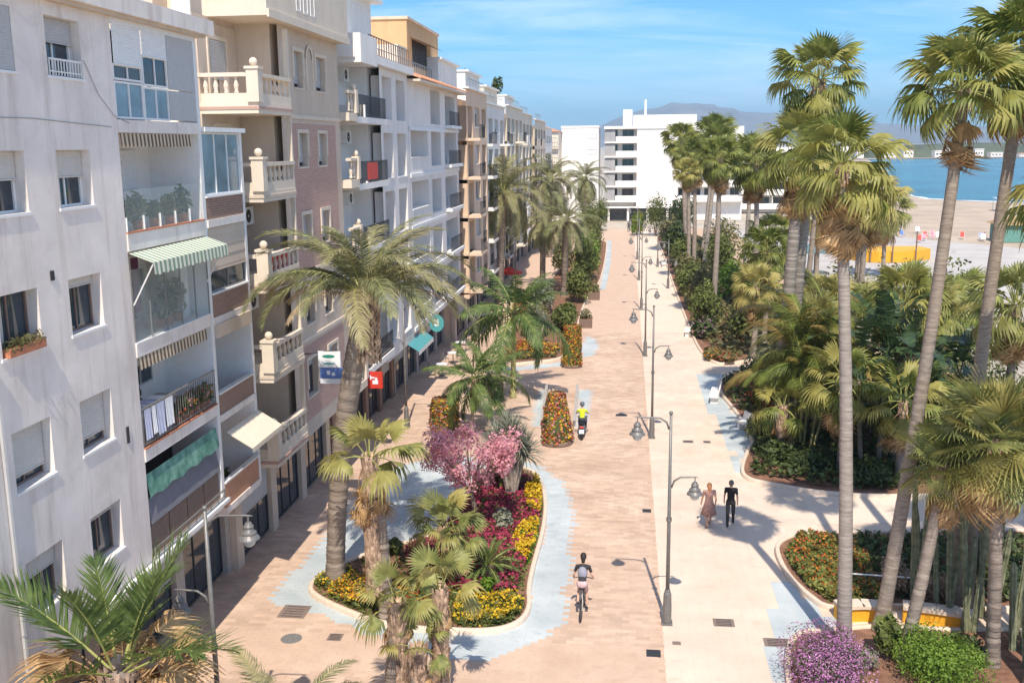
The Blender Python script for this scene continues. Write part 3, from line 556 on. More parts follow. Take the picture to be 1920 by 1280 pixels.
def leafcloud(n, centers, radii, size, seed, shell=0.55, aspect=1.7, up=0.25, flatz=1.0):
    """n leaf quads scattered through a set of lumps"""
    g = np.random.default_rng(seed); centers = np.asarray(centers, float); radii = np.asarray(radii, float)
    if radii.ndim == 1: radii = np.stack([radii, radii, radii * flatz], 1)
    w_ = (radii[:, 0] * radii[:, 1] + radii[:, 0] * radii[:, 2]); k = g.choice(len(centers), n, p=w_ / w_.sum())
    d = g.normal(size=(n, 3)); d /= np.linalg.norm(d, axis=1)[:, None]; rr = shell + (1.06 - shell) * g.random(n) ** 0.5
    P = centers[k] + d * rr[:, None] * radii[k]
    N_ = d + g.normal(scale=0.6, size=(n, 3)) + np.array([0, 0, up]); N_ /= np.linalg.norm(N_, axis=1)[:, None]
    A = np.cross(N_, g.normal(size=(n, 3))); A /= np.linalg.norm(A, axis=1)[:, None]; B = np.cross(N_, A)
    s = size * g.uniform(0.6, 1.35, n)[:, None]
    V = np.stack([P - A * s * aspect * 0.5, P + B * s * 0.42 + N_ * s * 0.08, P + A * s * aspect * 0.5, P - B * s * 0.42 + N_ * s * 0.08], 1)
    return V.reshape(-1, 3), np.arange(4 * n).reshape(-1, 4)
def lumps(rx, ry, rz, n, seed, frac=0.5):
    g = np.random.default_rng(seed); c = []; r = []
    for i in range(n):
        d = g.normal(size=3); d /= np.linalg.norm(d); d[2] = abs(d[2]) * 0.9 - 0.1; q = g.uniform(0.25, 0.68); c.append((d[0] * rx * q, d[1] * ry * q, rz * (0.55 + d[2] * q * 0.8))); r.append(np.array([rx, ry, rz]) * frac * g.uniform(0.6, 1.1))
    return np.array(c), np.array(r)
def shrub(name, label, loc, dim, leafm='leaf', n=1800, size=0.09, nl=9, seed=0, flower=None, nfl=0, fsize=0.07, cat='shrub', group='shrubs in the garden beds', stems=4, frac=0.5):
    o = thing(name, label, cat, loc, group); c, r = lumps(dim[0], dim[1], dim[2], nl, seed, frac); c[:, 2] = np.maximum(c[:, 2], r[:, 2] * 0.7)
    V, F = leafcloud(n, c, r, size, seed, 0.35); V[:, 2] = np.maximum(V[:, 2], 0.03); link(bpy.data.objects.new('foliage', npmesh('foliage', V, [F], M[leafm])), o)
    if stems:
        b = MB(); g = random.Random(seed)
        for i in range(min(stems, nl)): b.tube([(g.uniform(-0.1, 0.1), g.uniform(-0.1, 0.1), 0), tuple(np.array(c[i]) * np.array([0.5, 0.5, 0.5])), tuple(c[i])], [0.05 * dim[2] ** 0.5, 0.03, 0.012], 5)
        b.build('stem', M['wood'], o)
    if flower:
        fl = flower if isinstance(flower, (list, tuple)) else [flower]
        for q, fm in enumerate(fl):
            V, F = leafcloud(nfl // len(fl), c, r * 1.04, fsize, seed + 50 + q, 0.92, 1.2, 0.6); V[:, 2] = np.maximum(V[:, 2], 0.05); f = link(bpy.data.objects.new('blossom', npmesh('blossom', V, [F], M[fm])), o)
    return o
def groundcover(name, label, poly, z, h, leafm, n, size, seed, flower=None, nfl=0, fsize=0.06, cat='flowers', clump=1.2):
    """uncountable low planting over a polygon (with an uneven top)"""
    g = np.random.default_rng(seed); poly = np.asarray(poly, float); lo = poly.min(0); hi = poly.max(0); tot = n + nfl
    P = g.uniform(lo, hi, (tot * 4, 2)); P = P[inpoly(P[:, 0], P[:, 1], poly)][:tot]; q = min(n, len(P) - nfl)
    cs = g.uniform(lo, hi, (max(int((hi - lo).prod() / clump ** 2 * 3), 4), 2)); dd = np.min(np.linalg.norm(P[:, None] - cs[None], axis=2), 1)
    top = h * (0.55 + 0.6 * np.exp(-(dd / (clump * 0.45)) ** 2))
    c0 = poly.mean(0); o = thing(name, label, cat, (c0[0], c0[1], 0)); o['kind'] = 'stuff'
    def leaves(P, zz, s0, m, nm, asp):
        k = len(P); N_ = g.normal(scale=0.55, size=(k, 3)) + np.array([0, 0, 0.8]); N_ /= np.linalg.norm(N_, axis=1)[:, None]; A = np.cross(N_, g.normal(size=(k, 3))); A /= np.linalg.norm(A, axis=1)[:, None]; B = np.cross(N_, A); s = s0 * g.uniform(0.6, 1.4, k)[:, None]
        Q = np.c_[P - c0, z + zz]; V = np.stack([Q - A * s * asp * 0.5, Q + B * s * 0.45, Q + A * s * asp * 0.5, Q - B * s * 0.45], 1).reshape(-1, 3)
        f = link(bpy.data.objects.new(nm, npmesh(nm, V, [np.arange(4 * k).reshape(-1, 4)], m)), o); f['kind'] = 'stuff'
    leaves(P[:q], top[:q] * g.uniform(0.15, 0.95, q), size, M[leafm], 'foliage', 1.8)
    fl = flower if isinstance(flower, (list, tuple)) else ([flower] if flower else [])
    for i, fm in enumerate(fl):
        s = slice(q + i * nfl // len(fl), q + (i + 1) * nfl // len(fl)); PP = P[s]; leaves(PP, top[s] * g.uniform(0.85, 1.12, len(PP)), fsize, M[fm], 'blossom', 1.2)
    return o
# ================================================================ buildings
class Fac:
    """facade frame: u along the wall, v up, w outwards. 'E' faces +X (the street), 'S' faces -Y (the camera)"""
    def __init__(s, root, side, at): s.root = root; s.side = side; s.at = at; s.off = np.array(wl(root))
    def m(s, P):
        P = np.asarray(P, float).reshape(-1, 3)
        if s.side == 'E': return np.c_[s.at + P[:, 2], P[:, 0], P[:, 1]]
        return np.c_[P[:, 0], s.at - P[:, 2], P[:, 1]]
    def build(s, mb, name, mt, parent=None, smooth=False):
        V = s.m(np.concatenate(mb.V)) - s.off
        fs = ([np.concatenate(mb.F4)] if mb.F4 else []) + ([np.concatenate(mb.F3)] if mb.F3 else [])
        if s.side == 'E': pass
        return link(bpy.data.objects.new(name, npmesh(name, V, fs, M[mt] if isinstance(mt, str) else mt, smooth)), parent or s.root)
    def box(s, name, mt, u0, u1, v0, v1, w0, w1, parent=None): return s.build(MB().box(u0, u1, v0, v1, w0, w1), name, mt, parent)
    def wall(s, name, mt, u0, u1, v0, v1, holes=(), depth=0.25, w=0.0):
        us = sorted({u0, u1, *[h[0] for h in holes], *[h[1] for h in holes]}); vs_ = sorted({v0, v1, *[h[2] for h in holes], *[h[3] for h in holes]})
        us = [a for a in us if u0 - 1e-6 <= a <= u1 + 1e-6]; vs_ = [a for a in vs_ if v0 - 1e-6 <= a <= v1 + 1e-6]; b = MB()
        for i in range(len(us) - 1):
            for j in range(len(vs_) - 1):
                cu, cv = (us[i] + us[i + 1]) / 2, (vs_[j] + vs_[j + 1]) / 2
                if any(h[0] < cu < h[1] and h[2] < cv < h[3] for h in holes): continue
                b.quad((us[i], vs_[j], w), (us[i + 1], vs_[j], w), (us[i + 1], vs_[j + 1], w), (us[i], vs_[j + 1], w))
        for h in holes:
            a, c, d, e = h[:4]; q = w - depth
            b.quad((a, d, w), (a, d, q), (a, e, q), (a, e, w)); b.quad((c, d, w), (c, e, w), (c, e, q), (c, d, q)); b.quad((a, d, w), (c, d, w), (c, d, q), (a, d, q)); b.quad((a, e, w), (a, e, q), (c, e, q), (c, e, w))
        return s.build(b, name, mt)
    def window(s, u0, u1, v0, v1, w, frame='trim', shutter=0.0, shm='shutter', glass='glass', mull=1, sill=True, fw=0.05, curtain=0.0, parent=None, sillm='trim', trans=None, w_sh=0.02):
        b = MB(); d = 0.06
        b.box(u0, u0 + fw, v0, v1, w - d, w); b.box(u1 - fw, u1, v0, v1, w - d, w); b.box(u0 + fw, u1 - fw, v0, v0 + fw, w - d, w); b.box(u0 + fw, u1 - fw, v1 - fw, v1, w - d, w)
        e = [u0 + fw]
        for k in range(mull):
            c = u0 + (u1 - u0) * (k + 1) / (mull + 1); b.box(c - fw * 0.45, c + fw * 0.45, v0 + fw, v1 - fw, w - d * 0.8, w - 0.004); e += [c]
        if trans: b.box(u0 + fw, u1 - fw, v0 + trans - fw * 0.4, v0 + trans + fw * 0.4, w - d * 0.8, w - 0.007)
        o = s.build(b, 'window', frame, parent); e += [u1 - fw]
        for k in range(mull + 1): s.box('pane', glass, e[k] + 0.01, e[k + 1] - 0.01, v0 + fw, v1 - fw, w - d * 0.7, w - d * 0.55, o)
        if curtain: s.box('curtain', 'curtain', u0 + fw, u0 + fw + (u1 - u0) * curtain, v0 + fw, v1 - fw, w - d * 0.5, w - d * 0.45, o)
        if shutter > 0.02: s.shutter(u0 + 0.02, u1 - 0.02, v1 - (v1 - v0) * shutter, v1 - 0.005, w + w_sh, shm, o)
        if sill: s.box('sill', sillm, u0 - 0.06, u1 + 0.06, v0 - 0.06, v0 - 0.002, w - 0.02, max(0.03, w + 0.04), o)
        return o
    def shutter(s, u0, u1, v0, v1, w, mt, parent=None, pitch=0.055, name='shutter'):
        n = max(int((v1 - v0) / pitch), 2); b = MB(); vv = np.linspace(v0, v1, n + 1)
        for k in range(n):
            a, c = vv[k], vv[k + 1]; m_ = a + (c - a) * 0.25; b.quad((u0, a, w), (u1, a, w), (u1, m_, w + 0.012), (u0, m_, w + 0.012)); b.quad((u0, m_, w + 0.012), (u1, m_, w + 0.012), (u1, c, w), (u0, c, w))
        b.box(u0, u1, v0 - 0.03, v0, w - 0.01, w + 0.02); return s.build(b, name, mt, parent)
    def railing(s, u0, u1, v0, h, w, mt='darkmetal', gap=0.12, parent=None, r=0.012):
        b = MB(); b.box(u0, u1, v0 + h - 0.04, v0 + h, w - 0.02, w + 0.02); b.box(u0, u1, v0 + 0.06, v0 + 0.085, w - 0.012, w + 0.012)
        n = max(int((u1 - u0) / gap), 1)
        for k in range(n + 1): c = u0 + (u1 - u0) * k / n; b.box(c - r, c + r, v0, v0 + h - 0.04, w - r * 0.8, w + r * 0.8)
        return s.build(b, 'railing', mt, parent)
    def ac(s, u, v, w, parent=None):
        o = s.box('air_conditioner', 'trim', u - 0.42, u + 0.42, v - 0.3, v + 0.3, w, w + 0.3, parent); b = MB(); n = 20
        for k in range(n):
            a, c = 2 * math.pi * k / n, 2 * math.pi * (k + 1) / n; r0_, r1_ = 0.05, 0.23
            b.quad((u - 0.1 + r0_ * math.cos(a), v + r0_ * math.sin(a), w + 0.306), (u - 0.1 + r1_ * math.cos(a), v + r1_ * math.sin(a), w + 0.306), (u - 0.1 + r1_ * math.cos(c), v + r1_ * math.sin(c), w + 0.306), (u - 0.1 + r0_ * math.cos(c), v + r0_ * math.sin(c), w + 0.306))
        s.build(b, 'fan_grille', 'darkmetal', o); return o
BAL = MB().lathe([(0.0, 0.0), (0.075, 0.0), (0.075, 0.05), (0.045, 0.07), (0.075, 0.16), (0.085, 0.24), (0.045, 0.38), (0.04, 0.44), (0.065, 0.47), (0.065, 0.52), (0.0, 0.52)], (0, 0, 0), 8)
BALM = npmesh('baluster', np.concatenate(BAL.V), [np.concatenate(BAL.F4)], M['beigelt'], True)
def baluster(parent, x, y, z, h=0.52):
    o = link(bpy.data.objects.new('baluster', BALM), parent); o.location = Vector((x, y, z)) - wl(parent); o.scale = (1, 1, h / 0.52); return o
FX = -11.8
# ---------------------------------------------------------------- building 1: white rendered block nearest the camera
b1 = thing('apartment_building', 'white rendered apartment block nearest the camera with roller shutters and glazed balconies', 'building', (-18, 20, 0), 'buildings along the promenade')
f = Fac(b1, 'E', FX); SILL = [4.72, 7.4, 10.08, 12.79, 15.5]; cols = [(14.4, 15.75), (17.7, 19.05), (20.2, 21.55)]; HW = 1.2
holes = [(a, c, v, v + HW) for v in SILL for a, c in cols]
f.wall('wall', 'b1', 9.0, 22.88, 3.7, 17.05, holes, 0.34)
sh = {(4, 0): 1, (4, 1): 1, (4, 2): 0.40, (3, 1): 0.45, (3, 2): 0.46, (2, 1): 0.0, (2, 2): 0.17, (1, 1): 0.80, (1, 2): 0.78, (0, 1): 0.38, (0, 2): 0.14}
for i, v in enumerate(SILL):
    for j, (a, c) in enumerate(cols):
        q = sh.get((i, j), 0.5); f.window(a, c, v, v + HW, -0.26 if q < 1 else -0.06, 'trim' if i in (3, 4) else 'shutterbrown', q, 'shutter' if i < 4 else 'shuttergrey', 'glass', 1, True, 0.05, 0.35 if (i + j) % 2 else 0.0, w_sh=0.05)
f.railing(cols[2][0] + 0.06, cols[2][1] - 0.06, SILL[4] + 0.02, 0.34, 0.0, 'trim', 0.11)      # little white guard of the top window
bx = f.box('planter', 'terra', cols[1][0] + 0.1, cols[1][1] - 0.02, SILL[2], SILL[2] + 0.16, -0.12, 0.1)
V, F = leafcloud(260, [f.m([(u, SILL[2] + 0.2, 0)])[0] - f.off for u in np.linspace(17.9, 18.9, 5)], np.full(5, 0.16), 0.06, 3, 0.2); link(bpy.data.objects.new('foliage', npmesh('foliage', V, [F], M['leafol'])), bx)
f.box('cornice', 'b1', 9.0, 28.2, 17.05, 17.45, -0.3, 0.32); f.box('cornice_edge', 'beige', 9.0, 27.9, 16.97, 17.05, -0.2, 0.2)
boxo('body', M['whitelav'], b1, -26, -13.45, 9.0, 30.9, 0.0, 14.7); boxo('upper_body', M['whitelav'], b1, -26, -13.3, 9.0, 27.55, 14.7, 17.05)
boxo('ground_floor_wall', M['shop'], b1, -14.1, -13.4, 9.0, 30.9, 0.0, 3.3)
# party walls of the loggia stack, then slabs
f.wall('pier', 'b1', 22.6, 22.9, 3.7, 17.05, (), 0.2, 0.001)
f.build(MB().box(22.6, 22.88, 3.7, 17.0, -1.6, -0.002), 'side_wall', 'white'); f.build(MB().box(27.42, 27.62, 3.6, 17.0, -1.6, 0.0), 'end_wall', 'trim')
for v0, v1 in ((14.38, 14.68), (11.6, 12.02), (9.02, 9.35), (6.38, 6.70), (3.55, 3.85)): f.box('balcony_slab', 'b1', 22.9, 27.41, v0, v1, -1.6, 0.035)
for v in (12.02, 9.35, 6.70): f.box('slab_edge', 'terra' if v != 9.35 else 'trim', 22.9, 27.40, v, v + 0.035, -0.12, 0.06)
f.box('soffit', 'b1', 9.0, 22.59, 3.45, 3.7, -1.6, 0.0); f.box('ledge', 'trim', 20.6, 27.6, 3.70, 3.80, 0.04, 0.16); f.railing(22.9, 27.4, 3.85, 0.28, 0.08, 'greymetal', 0.5)
# top floor: closed white glazing
B0, B1_ = 22.9, 27.42
f.box('back_wall', 'dark', B0, B1_, 14.68, 17.0, -1.55, -1.5)  # dark colour stands for the unlit space behind the glazing
us = [22.9, 24.35, 25.75, 27.4]
f.shutter(us[0] + 0.05, us[1], 15.95, 16.85, 0.0, 'trim', None, 0.06); f.shutter(us[1] + 0.05, us[2], 16.25, 16.85, 0.0, 'trim', None, 0.06); f.box('panel', 'shuttergrey', us[2] + 0.05, us[3], 15.5, 16.85, -0.03, 0.0)
f.window(us[0] + 0.02, us[1], 15.58, 15.95, -0.01, 'trim', 0, glass='glass', sill=False); f.window(us[1] + 0.05, us[2], 15.52, 16.25, -0.01, 'trim', 0, glass='glass', sill=False)
f.window(us[0] + 0.02, us[1], 14.7, 15.56, -0.01, 'trim', 0, glass='glassblue', sill=False, mull=1); f.window(us[1] + 0.02, us[2], 14.7, 15.5, -0.01, 'trim', 0, glass='glassblue', sill=False, mull=1); f.box('panel', 'shuttergrey', us[2] + 0.03, us[3], 14.72, 15.47, -0.035, 0.004)
f.box('lintel', 'trim', B0, B1_, 16.85, 17.0, -0.1, 0.02)
# open floors
def valance(v, u0, u1, mt, w=0.02, h=0.32):
    b = MB(); n = int((u1 - u0) / 0.2)
    for k in range(n):
        a = u0 + (u1 - u0) * k / n; c = u0 + (u1 - u0) * (k + 0.96) / n; b.quad((a, v, w), (c, v, w), (c, v - h * 0.9, w + 0.02), (a, v - h * 0.9, w + 0.02)); b.add([(a, v - h * 0.9, w + 0.02), (c, v - h * 0.9, w + 0.02), ((a + c) / 2, v - h, w + 0.02)], None, [(0, 1, 2)])
    f.build(b, 'valance', mt)
for v0, v1 in ((12.02, 14.38), (9.35, 11.6), (6.70, 9.02)):
    f.box('back_wall', 'white', B0, B1_, v0, v1, -1.56, -1.5); f.window(23.3, 24.3, v0 + 0.05, v1 - 0.35, -1.46, 'trim', 0.55 if v0 > 12 else 0.1, 'shutter', 'glass', 1, False)
    f.window(25.2, 26.6, v0 + 0.9, v1 - 0.4, -1.46, 'shuttergrey', 0.95 if v0 > 12 else 0.4, 'trim', 'glass', 1, False)
valance(14.36, 22.95, 26.9, 'stripebrown'); valance(9.0, 22.95, 27.0, 'stripebrown')
M['clear'] = bpy.data.materials.new('balcony_glass'); M['clear'].use_nodes = True
_n = M['clear'].node_tree; _p = _n.nodes['Principled BSDF']; _p.inputs['Roughness'].default_value = 0.05; _p.inputs['Base Color'].default_value = (0.62, 0.72, 0.70, 1); _p.inputs['Alpha'].default_value = 0.16
for k in range(5): f.box('glass_panel', M['clear'], 22.95 + k * 0.89, 22.95 + k * 0.89 + 0.86, 12.06, 13.05, 0.0, 0.012)
for k in range(5): f.box('glass_post', 'trim', 22.92 + k * 0.89, 22.95 + k * 0.89, 12.06, 12.4, -0.02, 0.03)
for k in range(5): f.box('glass_panel', M['clear'], 22.95 + k * 0.89, 22.95 + k * 0.89 + 0.86, 9.38, 11.15, 0.0, 0.012)
for k in range(6): f.box('glass_post', 'greymetal', 22.915 + k * 0.89, 22.94 + k * 0.89, 9.38, 11.15, -0.015, 0.02)
f.railing(22.95, 27.4, 6.73, 1.0, 0.0, 'greymetal', 0.14, r=0.008)
def pots(v, us_, w, hs, leafs, fl=None, seed=0):
    for i, u in enumerate(us_):
        b = MB(); c = f.m([(u, v, w)])[0] - f.off; b.lathe([(0.0, 0.0), (0.1, 0.0), (0.14, 0.24), (0.12, 0.24), (0.0, 0.2)], c, 10); p = b.build('flower_pot', M['terra'], b1)
        n = 160; V, F = leafcloud(n, [c + np.array([0, 0, 0.24 + hs[i % len(hs)] * 0.5])], [np.array([0.22, 0.24, hs[i % len(hs)] * 0.6])], 0.1, seed + i, 0.2, 2.2); link(bpy.data.objects.new('foliage', npmesh('foliage', V, [F], M[leafs[i % len(leafs)]])), p)
        if fl: V, F = leafcloud(40, [c + np.array([0, 0, 0.3 + hs[i % len(hs)] * 0.5])], [np.array([0.24, 0.26, hs[i % len(hs)] * 0.6])], 0.07, seed + i + 9, 0.8, 1.1); link(bpy.data.objects.new('blossom', npmesh('blossom', V, [F], M[fl[i % len(fl)]])), p)
pots(12.02, (23.3, 24.1, 25.0, 25.9, 26.7), -0.3, (0.5, 0.7, 0.4), ('leafdark', 'leafol'), None, 1)
pots(9.35, (23.4, 25.2, 25.7, 26.3), -0.45, (0.9, 0.6, 1.0), ('leafdark', 'leafgrey'), None, 5)
pots(6.70, (25.2, 25.6, 26.0, 26.4, 26.8, 27.1), -0.18, (0.3, 0.4), ('leafol', 'leaf'), ('fl_red', 'fl_pink', 'fl_or'), 9)
pots(6.70, (23.4, 24.0, 24.6), -1.1, (1.2, 1.5), ('leafdark', 'leaf'), None, 19)
# laundry, cupboard and table seen behind the balcony fronts
M['linen'] = mat('blue_white_linen', (0.56, 0.58, 0.72), 0.9, 0.15, 9, stretch=(1, 5, 0.6)); M['plum'] = mat('plum_cloth', (0.14, 0.05, 0.12), 0.9, 0.2, 9)
lr = f.box('drying_rack', 'greymetal', 23.0, 24.9, 7.62, 7.65, -0.55, 0.0)
for k, (a, c, h, m_) in enumerate(((23.0, 23.35, 0.75, 'linen'), (23.4, 23.62, 0.7, 'signwhite'), (23.66, 24.1, 0.8, 'linen'), (24.15, 24.6, 0.72, 'signwhite'))):
    b = MB(); n = 8
    for q in range(n): x0, x1 = a + (c - a) * q / n, a + (c - a) * (q + 1) / n; z0, z1 = 0.02 * math.sin(q * 2.1), 0.02 * math.sin((q + 1) * 2.1); b.quad((x0, 7.66, 0.03), (x1, 7.66, 0.03), (x1, 7.66 - h, 0.05 + z1), (x0, 7.66 - h, 0.05 + z0))
    b.quad((a, 7.665, 0.03), (c, 7.665, 0.03), (c, 7.665, -0.55), (a, 7.665, -0.55)); f.build(b, 'laundry', m_, lr)
f.box('cupboard', 'trim', 26.6, 27.2, 9.36, 10.9, -1.0, -0.5); f.box('hanging_cloth', 'plum', 24.2, 24.55, 9.9, 11.3, -0.62, -0.6); f.box('table', 'glassteal', 23.3, 24.4, 12.7, 12.76, -1.1, -0.5); f.box('table_leg', 'trim', 23.5, 23.55, 12.02, 12.7, -0.9, -0.85); f.box('table_leg', 'trim', 24.2, 24.25, 12.02, 12.7, -0.9, -0.85)
# lower floor: grey canvas, teal tarpaulin, brown shutters
f.box('back_wall', 'dark', B0, B1_, 3.85, 6.38, -1.5, -1.45)  # back wall painted dark for the shade inside the loggia
def slope(name, mt, u0, u1, va, wa, vb, wb, nn=10, th=0.0, wave=0.0, par=None):
    b = MB()
    for k in range(nn):
        a, c = u0 + (u1 - u0) * k / nn, u0 + (u1 - u0) * (k + 1) / nn; s0, s1 = wave * math.sin(k * 1.9), wave * math.sin((k + 1) * 1.9)
        b.quad((a, va, wa), (c, va, wa), (c, vb + s1, wb), (a, vb + s0, wb)); b.quad((a, va - 0.012, wa), (c, va - 0.012, wa), (c, vb + s1 - 0.012, wb), (a, vb + s0 - 0.012, wb))
    return f.build(b, name, mt, par)
slope('tarpaulin', 'teal', 22.98, 27.36, 6.02, -0.05, 5.42, 0.03, 14, wave=0.05); slope('canvas_screen', 'greycanvas', 22.98, 27.36, 5.36, -0.1, 4.72, 0.0, 8)
for k in range(4): f.shutter(22.98 + k * 1.1, 22.98 + k * 1.1 + 1.06, 3.9, 4.66, -0.06, 'shutterbrown', None, 0.08, 'shutter')
aw = slope('awning', 'stripegreen', 22.9, 27.45, 11.56, 0.03, 11.34, 0.62, 12)
b = MB(); n = 24
for k in range(n): a, c = 22.9 + 4.55 * k / n, 22.9 + 4.55 * (k + 0.95) / n; b.quad((a, 11.34, 0.62), (c, 11.34, 0.62), (c, 11.06 - 0.03 * (k % 2), 0.64), (a, 11.06 - 0.03 * (k % 2), 0.64))
f.build(b, 'valance', 'stripegreen', aw)
for u in (22.95, 27.3): f.build(MB().tube([(u, 10.3, 0.02), (u, 11.32, 0.6)], 0.018, 6), 'awning_arm', 'trim', aw)
# cable, downpipe, vent and hairline patches on the big wall
def cable(pts, r=0.007, m_='greymetal', nm='cable'): f.build(MB().tube(pts, r, 5), nm, m_)
cable([(9.0, 14.75, 0.015), (16.5, 14.6, 0.015), (19.4, 14.62, 0.015), (22.6, 14.5, 0.015)]); cable([(21.6, 15.9, 0.02), (22.1, 15.2, 0.03), (22.75, 14.75, 0.03), (23.4, 14.6, 0.05)]); cable([(17.35, 3.8, 0.05), (17.35, 10.0, 0.05)], 0.045, 'shuttergrey', 'downpipe')
f.box('vent', 'darkmetal', 19.55, 19.67, 11.35, 11.55, 0.0, 0.03); f.box('vent', 'darkmetal', 22.1, 22.2, 7.1, 7.5, 0.0, 0.03)
# roof things
f.box('parapet', 'white', 9.0, 27.6, 17.45, 17.6, -1.2, -1.1)
# brick-fronted bay beyond
f2 = f
f.build(MB().box(30.42, 30.6, 3.3, 14.45, -1.6, 0.0), 'end_wall', 'trim')
for v0, v1 in ((11.78, 12.0), (9.0, 9.2), (6.1, 6.3), (3.25, 3.45)): f.box('balcony_slab', 'b1', 27.62, 30.42, v0, v1, -1.6, 0.04)
for v0, h, mt in ((12.0, 0.62, 'brickbrown'), (9.2, 0.66, 'brickbrown'), (6.3, 0.62, 'brickbrown'), (3.45, 0.75, 'brickor')):
    f.box('brick_parapet', mt, 27.63, 30.41, v0, v0 + h, -0.1, 0.0); f.box('parapet_cap', 'trim', 27.63, 30.45, v0 + h, v0 + h + 0.05, -0.13, 0.05)
f.box('bay_roof', 'trim', 27.62, 30.65, 14.45, 14.58, -1.6, 0.12); f.box('back_wall', 'whitelav', 27.62, 30.42, 3.45, 14.45, -1.58, -1.5)
f.window(27.65, 30.4, 12.68, 14.44, -0.03, 'trim', 0, glass='glassblue', mull=2, sill=False); f.shutter(27.66, 30.4, 10.55, 11.76, -0.02, 'beige', None, 0.3, 'blind'); f.window(27.65, 30.4, 9.92, 10.55, -0.05, 'greymetal', 0, glass='glass', mull=1, sill=False)
f.box('awning_box', 'beige', 27.66, 30.3, 8.6, 9.0, -0.1, 0.1); f.window(28.2, 29.2, 6.35, 8.4, -1.46, 'shutterbrown', 0.3, 'shutterbrown', 'glass', 1, False)
ca = slope('awning', 'canvas', 28.0, 30.65, 5.68, 0.0, 5.2, 0.78, 10); b = MB()
for k in range(14): a, c = 28.0 + 2.65 * k / 14, 28.0 + 2.65 * (k + 1) / 14; b.quad((a, 5.2, 0.78), (c, 5.2, 0.78), (c, 5.06, 0.785), (a, 5.06, 0.785))
f.build(b, 'valance', 'canvas', ca); pots(3.45, (28.0, 28.4, 28.8), -0.5, (0.6, 0.9), ('leafdark',), None, 40)
# ground floor shops of building 1
def shopfront(ff, u0, u1, v1, w, n, pil='concrete', gm='glass'):
    for k in range(n + 1):
        c = u0 + (u1 - u0) * k / n; ff.box('pilaster', pil, c - 0.28, c + 0.28, 0.0, v1, w, w + 0.28)
    for k in range(n):
        a, c = u0 + (u1 - u0) * k / n + 0.32, u0 + (u1 - u0) * (k + 1) / n - 0.32; ff.window(a, c, 0.12, v1 - 0.55, w + 0.12, 'darkmetal', 0.0 if k % 3 else 0.45, 'shuttergrey', gm, 2, False, 0.06, trans=2.1); ff.box('fascia', 'shop', a, c, v1 - 0.52, v1 - 0.02, w, w + 0.2)
shopfront(f, 12.0, 30.8, 3.3, -1.6, 5)
# ---------------------------------------------------------------- building 2: beige with balustrades
b2 = thing('apartment_building', 'beige apartment building with stone balustrades, ball finials and red brick panels', 'building', (-18, 36.5, 0), 'buildings along the promenade')
f = Fac(b2, 'E', FX); Z2 = [3.55, 6.45, 9.4, 12.3, 15.05, 17.9]
holes = [(35.95, 36.95, 16.1, 17.35), (38.55, 39.75, 16.1, 17.35), (36.1, 37.1, 13.3, 14.5), (38.5, 39.5, 13.3, 14.5), (36.1, 37.1, 10.35, 11.55), (38.5, 39.5, 10.35, 11.55), (36.1, 37.1, 7.5, 8.7), (38.5, 39.5, 7.5, 8.7), (35.9, 37.1, 4.75, 6.15), (38.6, 39.8, 4.75, 6.15)]
f.wall('wall', 'beige', 34.4, 41.6, 3.3, 18.1, holes, 0.26)
for h in holes:
    f.window(h[0], h[1], h[2], h[3], -0.2, 'shutterbrown', 0.85 if h[2] > 10 else 0.2, 'shuttergrey', 'glass', 1, True, 0.05, sillm='beigelt')
    b = MB(); b.box(h[0] - 0.14, h[0] - 0.01, h[2] + 0.35, h[3] + 0.14, 0.0, 0.05); b.box(h[1] + 0.01, h[1] + 0.14, h[2] + 0.35, h[3] + 0.14, 0.0, 0.05); b.box(h[0] - 0.01, h[1] + 0.01, h[3] + 0.01, h[3] + 0.14, 0.0, 0.05); f.build(b, 'window_surround', 'beigelt')
for v0, v1 in ((9.55, 14.85), (3.9, 6.75)):
    bh = [h for h in holes if h[2] > v0 and h[3] < v1]
    us_ = 35.0, 40.9; f.wall('brick_panel', 'brick', us_[0], us_[1], v0, v1, [(h[0] - 0.145, h[1] + 0.145, h[2] - 0.065, h[3] + 0.145) for h in bh], 0.0, 0.006)
for v in (15.0, 9.4, 6.9): f.box('string_course', 'beigelt', 34.4, 41.6, v, v + 0.14, 0.0, 0.05)
b = MB(); n = 12
for k in range(n):
    a, c = math.pi * k / n, math.pi * (k + 1) / n; b.quad((37.75 + 0.45 * math.cos(a), 17.2 + 0.5 * math.sin(a), 0.05), (37.75 + 0.45 * math.cos(c), 17.2 + 0.5 * math.sin(c), 0.05), (37.75 + 0.32 * math.cos(c), 17.2 + 0.36 * math.sin(c), 0.05), (37.75 + 0.32 * math.cos(a), 17.2 + 0.36 * math.sin(a), 0.05))
b.box(37.3, 37.43, 16.1, 17.2, 0, 0.05); b.box(38.07, 38.2, 16.1, 17.2, 0, 0.05); f.build(b, 'arch_moulding', 'beigelt')
boxo('body', M['beige'], b2, -26, -13.3, 31.0, 41.9, 0.0, 18.1); boxo('wall_return', M['beige'], b2, -13.31, FX - 0.27, 34.4, 41.6, 3.3, 18.1)
# upper storey stepping forward
boxo('upper_storey', M['beigelt'], b2, -14.6, -11.35, 32.2, 41.75, 18.1, 22.0); boxo('upper_storey_core', M['beige'], b2, -26, -14.61, 31.2, 41.75, 18.1, 22.0)
ff = Fac(b2, 'E', -11.35)
for u in (35.2, 36.0, 36.8): ff.window(u, u + 0.5, 18.6, 20.6, 0.02, 'trim', 0, glass='glass', mull=0, sill=False)
ff.box('baluster_band', 'beigelt', 32.2, 41.75, 18.05, 18.3, 0.003, 0.08)
boxo('side_pier', M['white'], b2, -13.9, -13.31, 30.93, 31.0, 14.6, 22.0)
